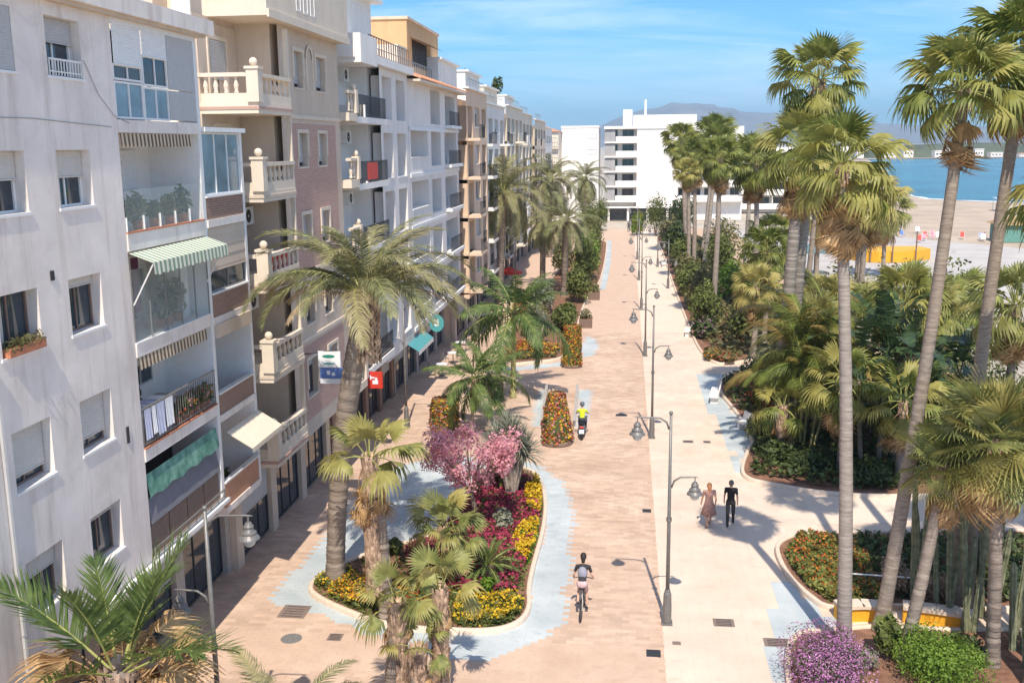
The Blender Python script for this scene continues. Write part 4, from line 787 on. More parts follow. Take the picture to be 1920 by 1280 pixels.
# front balconies with balustrade and corner pillars
YC, YW = 31.15, 34.38; XB = -11.4
for i, z in enumerate(Z2[:5]):
    bal = boxo('balcony', M['beigelt'], b2, -13.3, XB, YC, YW, z, z + 0.34)
    boxo('moulding', M['brick'] if i % 2 == 0 else M['beige'], bal, -13.3, XB + 0.03, YC - 0.03, YW - 0.01, z + 0.13, z + 0.22)
    boxo('plinth', M['beigelt'], bal, -13.3, XB - 0.02, YC + 0.02, YC + 0.2, z + 0.34, z + 0.62); boxo('plinth', M['beigelt'], bal, XB - 0.2, XB - 0.02, YC + 0.21, YW, z + 0.34, z + 0.62)
    boxo('handrail', M['beigelt'], bal, -13.3, XB + 0.01, YC - 0.02, YC + 0.22, z + 1.12, z + 1.24); boxo('handrail', M['beigelt'], bal, XB - 0.22, XB + 0.01, YC + 0.23, YW, z + 1.12, z + 1.24)
    pil = boxo('pillar', M['beigelt'], bal, XB - 0.32, XB + 0.06, YC - 0.08, YC + 0.30, z + 0.345, z + 1.34); b = MB(); b.box(XB - 0.36, XB + 0.10, YC - 0.12, YC + 0.34, z + 1.34, z + 1.42); b.sphere((XB - 0.13, YC + 0.11, z + 1.56), 0.13); b.build('finial', M['beigelt'], pil, wl(b2))
    for k in range(4): baluster(bal, -13.1 + k * 0.33, YC + 0.1, z + 0.62)
    for k in range(6): baluster(bal, XB - 0.11, YC + 0.6 + k * 0.44, z + 0.62)
    if i < 5:
        top = Z2[i + 1]; boxo('back_wall', M['beige'], b2, -13.31, -13.25, YC, YW, z + 0.34, top)
        g = Fac(b2, 'E', -13.25); g.window(32.0, 33.3, z + 0.36, z + 2.35, 0.02, 'shutterbrown', 0.6 if i != 3 else 1, 'shuttergrey', 'glass', 1, False); b = MB(); b.box(31.85, 31.98, z + 0.36, z + 2.45, 0, 0.05); b.box(33.32, 33.45, z + 0.36, z + 2.45, 0, 0.05); b.box(31.98, 33.32, z + 2.36, z + 2.5, 0, 0.05); g.build(b, 'door_surround', 'beigelt')
        if i in (2, 1): g.ac(33.9, z + 2.3, 0.01)
    boxo('corner_post', M['beigelt'], b2, XB - 0.18, XB - 0.03, YW - 0.12, YW - 0.002, z + 0.34, Z2[i + 1])
    # far-side balcony ends
    bal = boxo('balcony', M['beigelt'], b2, -13.3, XB, 41.62, 43.0, z, z + 0.34); boxo('handrail', M['beigelt'], bal, XB - 0.22, XB, 41.63, 43.0, z + 1.12, z + 1.24); pil = boxo('pillar', M['beigelt'], bal, XB - 0.3, XB + 0.04, 42.7, 43.04, z + 0.345, z + 1.3)
    MB().sphere((XB - 0.13, 42.87, z + 1.42), 0.13).build('finial', M['beigelt'], pil, wl(b2))
    for k in range(2): baluster(bal, XB - 0.11, 41.95 + k * 0.4, z + 0.4, 0.7)
boxo('red_parapet_panel', M['red'], b2, XB - 0.35, XB - 0.24, YC + 0.5, YW - 0.5, Z2[2] + 0.4, Z2[2] + 1.05)
boxo('ground_floor_wall', M['shop'], b2, -13.31, -13.2, 31.0, 41.9, 0.0, 3.3); shopfront(f, 31.2, 41.6, 3.3, -1.38, 3, 'beige')
f.box('soffit', 'beige', 34.4, 41.6, 3.29, 3.54, -1.5, -0.001)
# ---------------------------------------------------------------- building 3: white with recessed balconies
b3 = thing('apartment_building', 'white building with recessed balconies, air conditioners and paired tall windows', 'building', (-18, 49, 0), 'buildings along the promenade')
f = Fac(b3, 'E', FX); boxo('body', M['white'], b3, -26, -13.4, 43.05, 55.0, 0.0, 17.7); F3_ = [3.9, 6.8, 9.35, 12.2, 15.05]
holes = []
for z in F3_:
    top = z + 2.45 if z < 15 else 17.35; holes += [(49.2, 51.2, z + 0.25, top), (52.2, 54.3, z + 0.25, top)]
f.wall('wall', 'whitelav', 48.7, 55.0, 3.6, 17.7, holes, 0.62)
for h in holes: f.window(*h, -0.55, 'trim', 0.75 if h[2] > 12 and h[0] < 50 else 0.4, 'shuttergrey', 'glass', 1, True)
boxo('wall_return', M['white'], b3, -13.41, FX - 0.63, 48.7, 55.0, 3.6, 17.7)
for i, z in enumerate(F3_):
    bal = boxo('balcony', M['white'], b3, -13.4, FX + 0.35, 43.05, 48.69, z - 0.05, z + 0.22)
    boxo('balcony_front', M['white'], bal, -12.9, FX + 0.36, 44.4, 44.52, z + 0.22, z + (0.75 if i in (2, 4) else 0.3))
    f.railing(43.1, 48.6, z + 0.22, 0.95, 0.28, 'darkmetal', 0.13); top = F3_[i + 1] if i < 4 else 17.7
    g = Fac(b3, 'E', -13.39); g.window(45.0, 46.9, z + 0.24, z + 2.3, 0.03, 'trim', 0.2, 'shuttergrey', 'glassteal' if i == 2 else 'glass', 1, False); g.ac(47.6, z + 2.25, 0.01)
boxo('balcony_cloth', M['red'], b3, FX + 0.33, FX + 0.35, 44.6, 46.4, 12.55, 13.3)
boxo('roof_slab', M['white'], b3, -26, FX + 0.35, 43.05, 55.1, 17.71, 18.08 - 0.0); f.railing(46.5, 55.0, 18.1, 0.9, 0.1, 'shutterbrown', 0.5, r=0.03)
pent = boxo('penthouse', M['white'], b3, -24, -12.3, 43.1, 49.5, 18.1, 20.7); boxo('penthouse_balcony', M['white'], b3, -13.6, -11.2, 43.15, 46.0, 17.5, 18.7)
g = Fac(b3, 'E', -12.3)
for u in (43.5, 44.9, 46.5, 48.0): g.window(u, u + 1.1, 18.4, 20.4, 0.03, 'trim', 0.0, glass='glassblue', mull=0, sill=False)
g.box('roof_edge', 'trim', 43.0, 50.0, 20.7, 20.9, -11, 0.5)
shopfront(f, 43.2, 54.9, 3.6, -1.55, 4, 'brickbrown'); f.box('soffit', 'white', 48.7, 55.0, 3.35, 3.59, -1.5, -0.001)
# ---------------------------------------------------------------- building 4: lilac-white with tiled eaves and loggias
b4 = thing('apartment_building', 'pale grey white building with loggias below a sloping terracotta tiled eave', 'building', (-18, 63, 0), 'buildings along the promenade')
f = Fac(b4, 'E', FX); boxo('body', M['whitelav'], b4, -26, -13.4, 55.05, 71.4, 0, 17.0); F4_ = [3.9, 6.75, 9.6, 12.45, 15.0]; holes = []
for z in F4_:
    holes += [(55.5, 60.4, z + 0.9, z + 2.45), (61.4, 64.6, z + 0.35, z + 2.4), (66.0, 70.6, z + 0.35, z + 2.4)] if z < 15 else [(61.4, 64.6, z + 0.3, z + 2.35), (66.4, 70.2, z + 0.3, z + 2.2)]
f.wall('wall', 'whitelav', 55.05, 71.4, 3.6, 17.6, holes, 1.2)
for h in holes:
    if h[0] < 56: f.box('loggia_back', 'whitelav', h[0] - 0.1, h[1] + 0.1, h[2] - 0.5, h[3] + 0.2, -1.28, -1.2); f.window(56.5, 58.6, h[2], h[3] - 0.1, -1.15, 'trim', 0.3, 'shuttergrey', 'glass', 1, False); f.box('parapet_cap', 'trim', h[0], h[1], h[2], h[2] + 0.05, -0.15, 0.06)
    else: f.window(h[0], h[1], h[2] + 0.62, h[3], -0.75, 'trim', 0.15, 'trim', 'glassblue' if h[0] < 62 else 'glass', 1, False); f.box('lower_panel', 'darkmetal' if h[0] < 62 else 'shuttergrey', h[0] + 0.02, h[1] - 0.02, h[2], h[2] + 0.6, -0.75, -0.69)
    if h[0] > 65: f.railing(h[0], h[1], h[2], 0.9, 0.3, 'darkmetal', 0.2); f.box('balcony_slab', 'trim', h[0] - 0.1, h[1] + 0.1, h[2] - 0.2, h[2] - 0.001, 0.003, 0.45)
for z in F4_: f.box('string_course', 'trim', 55.05, 71.4, z - 0.15, z + 0.05, 0.003, 0.08)
b = MB(); n = 55
for k in range(n):
    a, c = 55.0 + 16.5 * k / n, 55.0 + 16.5 * (k + 1) / n; m_ = (a + c) / 2; b.quad((a, 17.55, 0.75), (m_, 17.65, 0.75), (m_, 18.5, -1.5), (a, 18.4, -1.5)); b.quad((m_, 17.65, 0.75), (c, 17.55, 0.75), (c, 18.4, -1.5), (m_, 18.5, -1.5))
f.build(b, 'tiled_eave', 'rooftile'); f.box('eave_board', 'beigelt', 55.0, 71.5, 17.42, 17.54, -0.2, 0.72); boxo('attic', M['whitelav'], b4, -26, -13.3, 55.05, 71.4, 17.01, 18.4)
f.railing(55.2, 71.0, 18.4, 0.8, -1.7, 'greymetal', 0.6, r=0.03); shopfront(f, 55.3, 71.2, 3.6, -1.55, 5)
bo = thing('rooftop_block', 'orange rooftop block rising behind the tiled eave', 'building', (-20, 72, 18))
boxo('wall', M['orange'], bo, -24, -14.2, 66.5, 77.5, 18.4, 22.0); boxo('parapet', M['peach'], bo, -24.1, -14.1, 66.4, 77.6, 22.0, 22.18); g = Fac(bo, 'E', -14.2); g.box('recess_shade_panel', 'dark', 68.0, 73.0, 19.2, 20.9, 0.0, 0.01); b = MB(); b.quad((67.5, 21.0, 0.02), (74.5, 21.0, 0.02), (74.5, 20.6, 1.0), (67.5, 20.6, 1.0)); g.build(b, 'awning', 'stripebrown')  # flat dark panel on the wall paints in the shade of an opening
boxo('terrace_wall', M['cream'], bo, -24, -14.21, 63.8, 66.39, 18.4, 20.2); MB().tube([(-19, 67, 22.1), (-19, 67, 23.0)], 0.18, 8).build('chimney', M['darkmetal'], bo, wl(bo))
# ---------------------------------------------------------------- further buildings of the row
def block(label, y0, y1, xf, zt, mw, floors, bays, style, seed, shopm='concrete', gh=3.6, pent=None):
    r = random.Random(seed); o = thing('apartment_building', label, 'building', (-18, (y0 + y1) / 2, 0), 'buildings along the promenade'); f = Fac(o, 'E', xf)
    boxo('body', M[mw], o, -28, xf - 1.3, y0, y1, 0, zt); fh = (zt - gh - 0.3) / floors; holes = []; W = (y1 - y0) / bays
    for i in range(floors):
        z = gh + i * fh
        for k in range(bays):
            a = y0 + k * W; s = style[k % len(style)]
            holes.append((a + W * 0.16, a + W * 0.84, z + (0.95 if s == 'w' else 0.12), z + fh - 0.35, s))
    f.wall('wall', mw, y0, y1, gh - 0.2, zt + 0.5, holes, 1.1)
    for h in holes:
        s = h[4]
        if s == 'w': f.window(*h[:4], -0.2, 'trim', r.choice((0, 0.3, 0.6, 0.9)), 'shuttergrey', 'glass', 1, True)
        else:
            f.window(*h[:4], -1.05, 'trim', r.choice((0.1, 0.3, 0.6)), 'shuttergrey', 'glass', 2, False)
            if s == 'b': bl = f.box('balcony', mw, h[0] - 0.2, h[1] + 0.2, h[2] - 0.2, h[2], -1.0, 0.9); f.railing(h[0] - 0.15, h[1] + 0.15, h[2], 0.95, 0.85, 'darkmetal', 0.25, bl)
            elif s == 'p': bl = f.box('balcony', mw, h[0] - 0.2, h[1] + 0.2, h[2] - 0.25, h[2] + 0.0, -1.0, 0.9); f.box('parapet', 'white', h[0] - 0.2, h[1] + 0.2, h[2] + 0.001, h[2] + 0.85, 0.78, 0.9, bl)
            else: f.railing(h[0], h[1], h[2], 0.9, -0.06, 'darkmetal', 0.25)
    f.box('cornice', 'trim', y0, y1, zt + 0.5, zt + 0.62, -0.3, 0.2); shopfront(f, y0 + 0.2, y1 - 0.2, gh - 0.2, -1.35, max(bays - 1, 2), shopm)
    f.box('soffit', mw, y0, y1, gh - 0.44, gh - 0.21, -1.3, -0.001)
    if pent:
        for (a, c, xo, h, pm) in pent:
            p = boxo('penthouse', M[pm], o, -26, xf - xo, a, c, zt + 0.1, zt + h); g = Fac(o, 'E', xf - xo); g.box('roof_edge', 'trim', a - 0.1, c + 0.1, zt + h, zt + h + 0.15, -6, 0.3)
            n = max(int((c - a) / 3), 1)
            for k in range(n): u = a + (c - a) * (k + 0.2) / n; g.window(u, u + (c - a) * 0.6 / n, zt + 0.5, zt + h - 0.5, 0.03, 'trim', 0, glass='glassblue', mull=1, sill=False, parent=p)
            q = Fac(o, 'S', a); q.window(xf - xo - 2.6, xf - xo - 0.5, zt + 0.5, zt + h - 0.5, 0.03, 'trim', 0, glass='glassblue', mull=1, sill=False, parent=p)
            f.railing(a, c, zt + 0.5, 0.8, -0.1, 'greymetal', 0.7, p)
    return o
block('peach building with projecting top corner next to the grey white block', 71.45, 82.0, -11.2, 17.4, 'peach', 5, 3, 'bwo', 3, 'beige', pent=[(73, 81, 2.2, 2.6, 'white')])
block('white building with dark balcony railings beyond the peach one', 82.05, 98.0, -11.7, 16.9, 'whitelav', 5, 4, 'bowb', 4, pent=[(84, 92, 1.5, 3.0, 'white'), (93, 97.5, 3.0, 2.2, 'cream')])
block('cream building with pilasters in the middle of the far row', 98.05, 113.0, -11.5, 17.2, 'cream', 5, 4, 'owbw', 5, pent=[(100, 110, 2.4, 2.4, 'cream')])
block('cream and white building with brown balcony screens farther along the row', 113.05, 129.0, -11.9, 17.0, 'cream', 5, 4, 'powo', 6, pent=[(115, 124, 1.8, 2.4, 'white')])
block('pale building with tall window bands near the end of the row', 129.05, 146.0, -11.6, 16.6, 'beigelt', 5, 4, 'owow', 8, pent=[(131, 139, 3, 2.0, 'white')])
block('last white building at the far end of the row', 146.05, 161.5, -11.8, 15.9, 'white', 5, 4, 'wwww', 9)
# ---------------------------------------------------------------- white hotel closing the street
ht = thing('hotel', 'white hotel with stacked balconies closing the end of the street', 'hotel', (2, 198, 0))
boxo('body', M['white'], ht, -4.2, 21.0, 191.6, 205, 0, 17.0); g = Fac(ht, 'S', 190.0); HZ = [3.6, 6.3, 9.0, 11.7, 14.3]
boxo('stair_core', M['white'], ht, 1.7, 9.2, 190.0, 191.59, 2.6, 17.0)
for i, z in enumerate(HZ):
    for (u0, u1) in ((-4.2, 1.68), (9.22, 20.9)):
        if u0 > 5 and i > 3: continue
        bal = g.box('balcony', 'white', u0, u1, z - 0.15, z + 0.1, -1.55, 0.15); g.box('parapet', 'white', u0 + (2.0 if u0 < 0 else 0.0), u1, z + 0.1, z + 1.05, 0.02, 0.14, bal)
        n = 2 if u0 < 0 else 5
        for k in range(n): a = u0 + (u1 - u0) * (k + 0.1) / n; g.window(a, a + (u1 - u0) * 0.7 / n, z + 0.12, z + 2.25, -1.5, 'greymetal', 0.0, glass='glass', mull=1, sill=False)
    g.box('dark_screen', 'grey', -4.2, -2.3, z + 0.1, z + 2.3, -0.3, -0.2)
g.box('roof_band', 'white', -4.3, 9.3, 16.7, 17.2, -1.6, 0.2); g.box('canopy', 'white', -4.3, 12.0, 2.35, 2.6, -1.6, 0.6); g.window(7.0, 7.9, 14.4, 15.2, 0.03, 'greymetal', 0, sill=False)
for k in range(5): g.box('column', 'white', -3.6 + k * 3.6, -3.2 + k * 3.6, 0, 2.35, -0.2, 0.2)
g.box('entrance_glass', 'glass', -4.0, 11.8, 0.1, 2.3, -1.58, -1.5)
boxo('plant_room', M['white'], ht, 1.0, 12.5, 192.5, 202, 17.0, 19.2); boxo('lift_tower', M['white'], ht, -0.9, 0.8, 192.5, 196, 17.2, 20.2); MB().tube([(3.2, 194, 19.2), (3.2, 194, 22.0)], 0.22, 8).build('mast', M['signwhite'], ht, wl(ht))
for u in (9.0, 12.0, 15): MB().tube([(u, 195, 19.2), (u, 195, 20.1)], 0.05, 6).build('antenna', M['greymetal'], ht, wl(ht))
wg = thing('white_building', 'white blank-walled building left of the hotel', 'building', (-8, 190, 0)); boxo('wall', M['white'], wg, -11.8, -5.2, 185.0, 198, 0, 16.9); boxo('parapet', M['white'], wg, -11.9, -5.1, 184.9, 198.1, 16.9, 17.25)
g = Fac(wg, 'S', 185.0)
for z in (3.5, 6.2, 8.9, 11.6, 14.3): g.window(-7.2, -5.5, z + 0.6, z + 1.5, 0.03, 'greymetal', 0, sill=False); g.box('string_course', 'trim', -11.8, -5.2, z - 0.05, z + 0.03, 0.0, 0.04)
rr_ = thing('red_roof_house', 'house with terracotta roof between the row and the white building', 'building', (-14, 182, 0)); boxo('wall', M['cream'], rr_, -17, -11.9, 178, 186, 0, 16.2); MB().add([(-17.4, 177.6, 16.2), (-11.6, 177.6, 16.2), (-11.6, 186.4, 16.2), (-17.4, 186.4, 16.2), (-14.5, 180, 17.3), (-14.5, 184, 17.3)], [(1, 2, 5, 4), (3, 0, 4, 5)], [(0, 1, 4), (2, 3, 5)]).build('roof', M['rooftile'], rr_, wl(rr_))
g = Fac(rr_, 'S', 178.0)
for z in (5, 8, 11, 13.6):
    for u in (-13.9, -12.9): g.window(u, u + 0.8, z, z + 1.6, 0.03, 'greymetal', 0, sill=False)
    g.box('balcony', 'cream', -14.2, -11.9, z - 0.3, z - 0.1, 0, 0.7); g.railing(-14.2, -11.9, z - 0.1, 0.9, 0.65, 'darkmetal', 0.3)
h2 = thing('hotel', 'low white hotel with long balconies behind the right palms', 'hotel', (30, 215, 0)); boxo('body', M['white'], h2, 14, 44, 211.5, 225, 0, 13); g = Fac(h2, 'S', 210.0)
for z in (1.0, 3.8, 6.6, 9.4):
    bal = g.box('balcony', 'white', 14, 44, z - 0.2, z + 0.05, -1.5, 0.2); g.box('parapet', 'white', 14, 44, z + 0.05, z + 0.95, 0.05, 0.17, bal)
    for k in range(10): g.window(14.4 + k * 3, 16.6 + k * 3, z + 0.06, z + 2.2, -1.45, 'greymetal', 0, sill=False); g.box('divider', 'white', 13.95 + k * 3, 14.1 + k * 3, z + 0.06, z + 2.58, -1.48, 0.04)
g.box('roof_edge', 'white', 13.9, 44.1, 12.0, 12.4, -1.5, 0.3)
# far shore: mountains, headland, town
M['rock'] = mat('mountain_rock', (0.20, 0.17, 0.15), 0.95, 0.3, 0.004, 0.0); M['scrub'] = mat('scrub_hill', (0.09, 0.10, 0.06), 0.95, 0.4, 0.02)
def ridge(name, pts, y, depth, m, seed, amp):
    g_ = np.random.default_rng(seed); xs = np.linspace(pts[0][0], pts[-1][0], 140); h = np.interp(xs, [p[0] for p in pts], [p[1] for p in pts]); k = np.cumsum(g_.normal(size=140)); k -= np.linspace(k[0], k[-1], 140); h = np.maximum(h + amp * k / (np.abs(k).max() + 1e-6), 1); b = MB(); rows = 7; V = []
    for j in range(rows):
        t = j / (rows - 1); prof = math.sin(t * math.pi * 0.5); V.append(np.c_[xs, np.full(140, y - depth * (1 - t)) + g_.normal(scale=depth * 0.03, size=140), h * prof * (1 + g_.normal(scale=0.05, size=140) * (1 - t)) - 2 * (1 - t)])
    V.append(np.c_[xs, np.full(140, y + depth), np.full(140, -2.0)]); F = [(j * 140 + i, j * 140 + i + 1, (j + 1) * 140 + i + 1, (j + 1) * 140 + i) for j in range(rows) for i in range(139)]
    b.add(np.concatenate(V), F); return structure(b.build(name, m, None, (0, 0, 0), True))
ridge('mountains', [(-1500, 60), (-700, 85), (-300, 108), (-120, 165), (0, 215), (120, 240), (300, 275), (430, 280), (560, 255), (800, 205), (1000, 170), (1300, 130), (2200, 100), (4500, 60)], 7000, 1500, M['rock'], 2, 24)
ridge('headland', [(150, 0.5), (200, 6), (235, 10), (300, 12), (420, 11), (700, 14), (1500, 10)], 960, 60, M['scrub'], 5, 1.2)
for i in range(16):
    x = 196 + i * 14 + rng.uniform(-7, 7); w_ = rng.uniform(4, 13); h = rng.uniform(2.8, 7.5); o = thing('shore_house', 'pale small house in the town across the bay', 'house', (x, 892, 0), 'houses of the town across the bay'); boxo('wall', M[rng.choice(('white', 'cream', 'white'))], o, x - w_ / 2, x + w_ / 2, 888, 898, 0.5, h); g = Fac(o, 'S', 888)
    for k in range(3): g.box('window', 'glass', x - w_ * 0.4 + k * w_ * 0.3, x - w_ * 0.4 + k * w_ * 0.3 + w_ * 0.15, h * 0.45, h * 0.7, 0.0, 0.05)
    boxo('roof', M['rooftile'] if i % 3 == 0 else M['white'], o, x - w_ / 2 - 0.3, x + w_ / 2 + 0.3, 887.6, 898.4, h, h + 0.5)
sheet('far_beach', [(150, 868), (190, 838), (335, 866), (900, 1400), (900, 1500), (330, 884), (200, 872)], 0.3, M['sand'])
# ================================================================ plants in place
WG = 'tall fan palms in the garden'; SG = 'short fan palms in the street beds'
# street beds
palm('date_palm', 'big date palm with leaning textured trunk in the front flower bed', (-9.33, 30.1, 0.05), (-7.95, 30.1, 9.35), 'phx', 44, 1.14, 0.29, 0.33, 'bark', (-0.25, 0), el=(84, 20), seed=5, saw=0.06, rings=0.12, n=16, nboot=19, group='date palms along the street', elpow=0.8)
palm('fan_palm', 'fan palm with orange dry skirt in front of the big date palm', (-7.05, 27.75, 0.05), (-7.35, 27.6, 4.95), 'fanlt', 12, 0.86, 0.20, 0.17, 'bark', (0.12, 0), skirt=9, el=(80, -20), seed=8, saw=0.16, rings=0.1, group=SG, nboot=38)
palm('fan_palm', 'short twin-looking fan palm in the middle of the flower bed', (-5.75, 30.7, 0.05), (-5.8, 30.6, 1.75), 'fanlt', 14, 0.72, 0.15, 0.13, 'bark', skirt=3, el=(80, -25), seed=12, saw=0.18, group=SG)
palm('fan_palm', 'slim short fan palm leaning at the right of its twin', (-5.35, 30.4, 0.05), (-5.3, 30.3, 1.55), 'fanlt', 8, 0.66, 0.12, 0.10, 'bark', skirt=2, el=(70, -25), seed=13, saw=0.18, group=SG)
palm('fan_palm', 'left of three fan palms at the bottom edge', (-5.8, 22.7, 0.05), (-5.55, 22.9, 2.75), 'fanlt', 9, 0.62, 0.18, 0.16, 'bark', skirt=2, el=(80, -20), seed=21, saw=0.2, group=SG, nboot=22)
palm('fan_palm', 'right of three fan palms at the bottom edge', (-4.6, 23.3, 0.05), (-4.55, 23.3, 2.95), 'fanlt', 9, 0.62, 0.16, 0.14, 'bark', skirt=2, el=(80, -20), seed=22, saw=0.2, group=SG, nboot=24)
palm('fan_palm', 'middle of three fan palms at the bottom edge', (-5.1, 22.4, 0.05), (-4.98, 22.6, 1.75), 'fanlt', 7, 0.5, 0.18, 0.14, 'bark', skirt=2, el=(70, -30), seed=23, saw=0.2, group=SG, nboot=14)
palm('date_palm', 'palm crown with brown skirt cut by the lower left corner', (-9.4, 16.4, 0.0), (-9.3, 16.4, 4.3), 'fg', 9, 1.22, 0.3, 0.26, 'bark', skirt=120, skirt_sc=0.8, skirt_el=(-70, 55), el=(85, 20), seed=31, saw=0.15, group=SG, nboot=8)
palm('date_palm', 'date palm fronds reaching in along the bottom edge', (-6.6, 17.6, 0.0), (-6.6, 17.6, 2.2), 'phx', 30, 0.8, 0.3, 0.26, 'bark', el=(70, -20), seed=33, saw=0.12, group='date palms along the street')
palm('royal_palm', 'slender palm with smooth yellow green trunk beyond the flower towers', (-6.28, 55.3, 0), (-6.2, 55.3, 4.6), 'royal', 19, 1.55, 0.16, 0.12, 'royalbark', el=(75, -25), seed=41, saw=0.02, group='feather palms in the street', skirt=0)
palm('royal_palm', 'left dark green feather palm behind the pink blossom tree', (-7.47, 47.6, 0), (-7.35, 47.6, 2.6), 'royal', 13, 1.05, 0.1, 0.08, 'bark', el=(80, -20), seed=42, saw=0.05, group='feather palms in the street')
palm('royal_palm', 'right feather palm on thin trunk behind the pink blossom tree', (-6.8, 49.1, 0), (-6.75, 49.1, 2.5), 'royal', 13, 1.0, 0.1, 0.08, 'bark', el=(70, -30), seed=43, saw=0.05, group='feather palms in the street')
palm('cycad', 'dark green cycad rosette among the magenta flowers', (-4.38, 30.7, 0.05), (-4.38, 30.7, 0.45), 'cycad', 34, 1.0, 0.14, 0.13, 'bark', el=(85, -5), seed=44, saw=0.2, group='cycads', cat='cycad')
palm('date_palm', 'date palm in front of the cream facades on the left', (-11.2, 88.0, 0), (-10.7, 88.0, 9.6), 'phx', 44, 1.65, 0.36, 0.32, 'bark', el=(85, -45), seed=51, saw=0.08, single=False, group='date palms along the street', nboot=8, azbias=3.3, azb=0.0)
palm('date_palm', 'tall date palm left of the far street with bare trunk', (-5.78, 94.0, 0), (-5.6, 94.0, 6.9), 'phx', 34, 1.2, 0.32, 0.3, 'bark', el=(80, -35), seed=52, saw=0.08, single=False, group='date palms along the street', nboot=6)
palm('date_palm', 'hazy brown date palm in front of the row end', (-9.8, 128, 0), (-9.6, 128, 9.6), 'phx', 40, 1.5, 0.36, 0.32, 'bark', el=(80, -50), seed=53, saw=0.08, single=False, group='date palms along the street')
palm('date_palm', 'farthest date palm left of the hotel', (-6.5, 158, 0), (-6.5, 158, 8.6), 'phx', 36, 1.4, 0.34, 0.3, 'bark', el=(80, -50), seed=54, saw=0.08, single=False, group='date palms along the street')
palm('date_palm', 'small date palm beside the far left shrubs', (-8.3, 100, 0), (-8.2, 100, 6.2), 'phx', 30, 1.0, 0.3, 0.27, 'bark', el=(80, -45), seed=55, saw=0.08, single=False, group='date palms along the street')
# right garden, tall fan palms
palm('fan_palm', 'tall straight fan palm with smooth grey trunk nearest the walkway', (6.12, 26.8, 0.05), (5.40, 26.9, 13.2), 'fan', 27, 0.88, 0.21, 0.135, 'barkgrey', (0.10, 0), skirt=24, el=(88, -42), saw=0.025, seed=61, group=WG, rings=0.07, n=14)
palm('fan_palm', 'leaning fan palm with dark trunk, left of the two at the right edge', (7.45, 28.3, 0.05), (8.8, 28.6, 15.1), 'fan', 36, 0.95, 0.21, 0.145, 'bark', (0.1, 0), skirt=6, el=(88, -35), saw=0.03, seed=62, group=WG, rings=0.07, n=14)
palm('fan_palm', 'leaning fan palm cut by the right edge of the photo', (10.2, 30.6, 0.05), (10.95, 30.6, 16.0), 'fan', 42, 1.12, 0.22, 0.155, 'bark', (-0.12, 0), skirt=10, el=(88, -38), saw=0.03, seed=63, group=WG, rings=0.07, n=14)
palm('fan_palm', 'tallest fan palm with high dark crown and thick grey trunk', (7.85, 49.2, 0.05), (8.7, 49.2, 16.6), 'fan', 34, 1.25, 0.36, 0.25, 'barkgrey', (-0.1, 0), skirt=14, el=(88, -50), seed=64, group=WG)
palm('fan_palm', 'lower fan palm crown with orange skirt beside the tallest one', (7.45, 48.2, 0.05), (7.9, 48.2, 13.4), 'fan', 32, 1.2, 0.34, 0.24, 'barkgrey', (-0.1, 0), skirt=26, el=(88, -50), seed=68, group=WG)
for i, (x, y, z) in enumerate(((10.6, 25.4, 12.4), (13.2, 28.4, 12.6), (15.2, 31.5, 11.5))): palm('fan_palm', ('garden fan palm just outside the right edge, nearest', 'garden fan palm just outside the right edge, middle', 'garden fan palm just outside the right edge, farthest')[i], (x, y, 0.05), (x + 0.4, y, z), 'fan', 38, 1.15, 0.22, 0.16, 'bark', (0.1, 0), skirt=14, el=(88, -60), seed=160 + i, group=WG)
palm('fan_palm', 'bushy short fan palm with yellow lower leaves in the lower right', (9.95, 26.5, 0.05), (9.6, 26.6, 6.2), 'stiff', 54, 1.1, 0.19, 0.15, 'bark', (0.05, 0), skirt=10, skirt_el=(-80, -30), el=(88, -55), seed=65, saw=0.12, group=WG)
palm('fan_palm', 'short leaning fan palm left of the bushy one', (7.65, 26.6, 0.05), (8.55, 27.2, 5.3), 'stiff', 24, 0.8, 0.19, 0.14, 'bark', (0.05, 0), skirt=6, el=(80, -50), seed=66, saw=0.08, group=WG)
palm('fan_palm', 'slim dark-trunked fan palm half hidden by the lower right crowns', (10.2, 29.5, 0.05), (10.2, 29.5, 5.4), 'fan', 18, 0.8, 0.2, 0.16, 'bark', skirt=6, el=(80, -55), seed=67, saw=0.1, group=WG)
far = [((7.4, 129, 0), (6.55, 129, 14.0), 1.5, 'leftmost tall fan palm in front of the hotel'), ((9.9, 134, 0), (11.0, 134, 14.6), 1.9, 'second tall fan palm in front of the hotel'), ((6.72, 79.3, 0), (6.95, 79.3, 12.6), 1.1, 'thin fan palm with pale trunk rising from the shrubs'),
       ((10.3, 82, 0), (10.0, 82, 12.2), 1.35, 'fan palm with orange skirt beside the thick-trunked palm'), ((7.4, 113, 0), (7.2, 113, 12.2), 1.3, 'fan palm between the two tallest hotel palms'), ((8.9, 118, 0), (9.9, 118, 13.6), 1.5, 'fan palm leaning right in the far palm group'), ((6.3, 104, 0), (6.0, 104, 11.0), 0.9, 'slim fan palm at the left of the far palm group'),
       ((12.3, 108, 0), (12.6, 108, 12.4), 1.5, 'fan palm right of the far palm group'), ((15.2, 88, 0), (15.8, 88, 11.0), 1.5, 'fan palm behind the thick trunk towards the beach'), ((8.4, 150, 0), (8.6, 150, 13.2), 1.4, 'farthest fan palm near the low hotel')]
for i, (p, q, s, lb) in enumerate(far): palm('fan_palm', lb, p, q, 'fan', 34, s, 0.24 + 0.08 * (s - 1), 0.17, 'barkgrey' if i % 2 else 'bark', (0.1, 0), skirt=16, el=(88, -50), seed=70 + i, single=False, group=WG, rings=0.25, n=8)
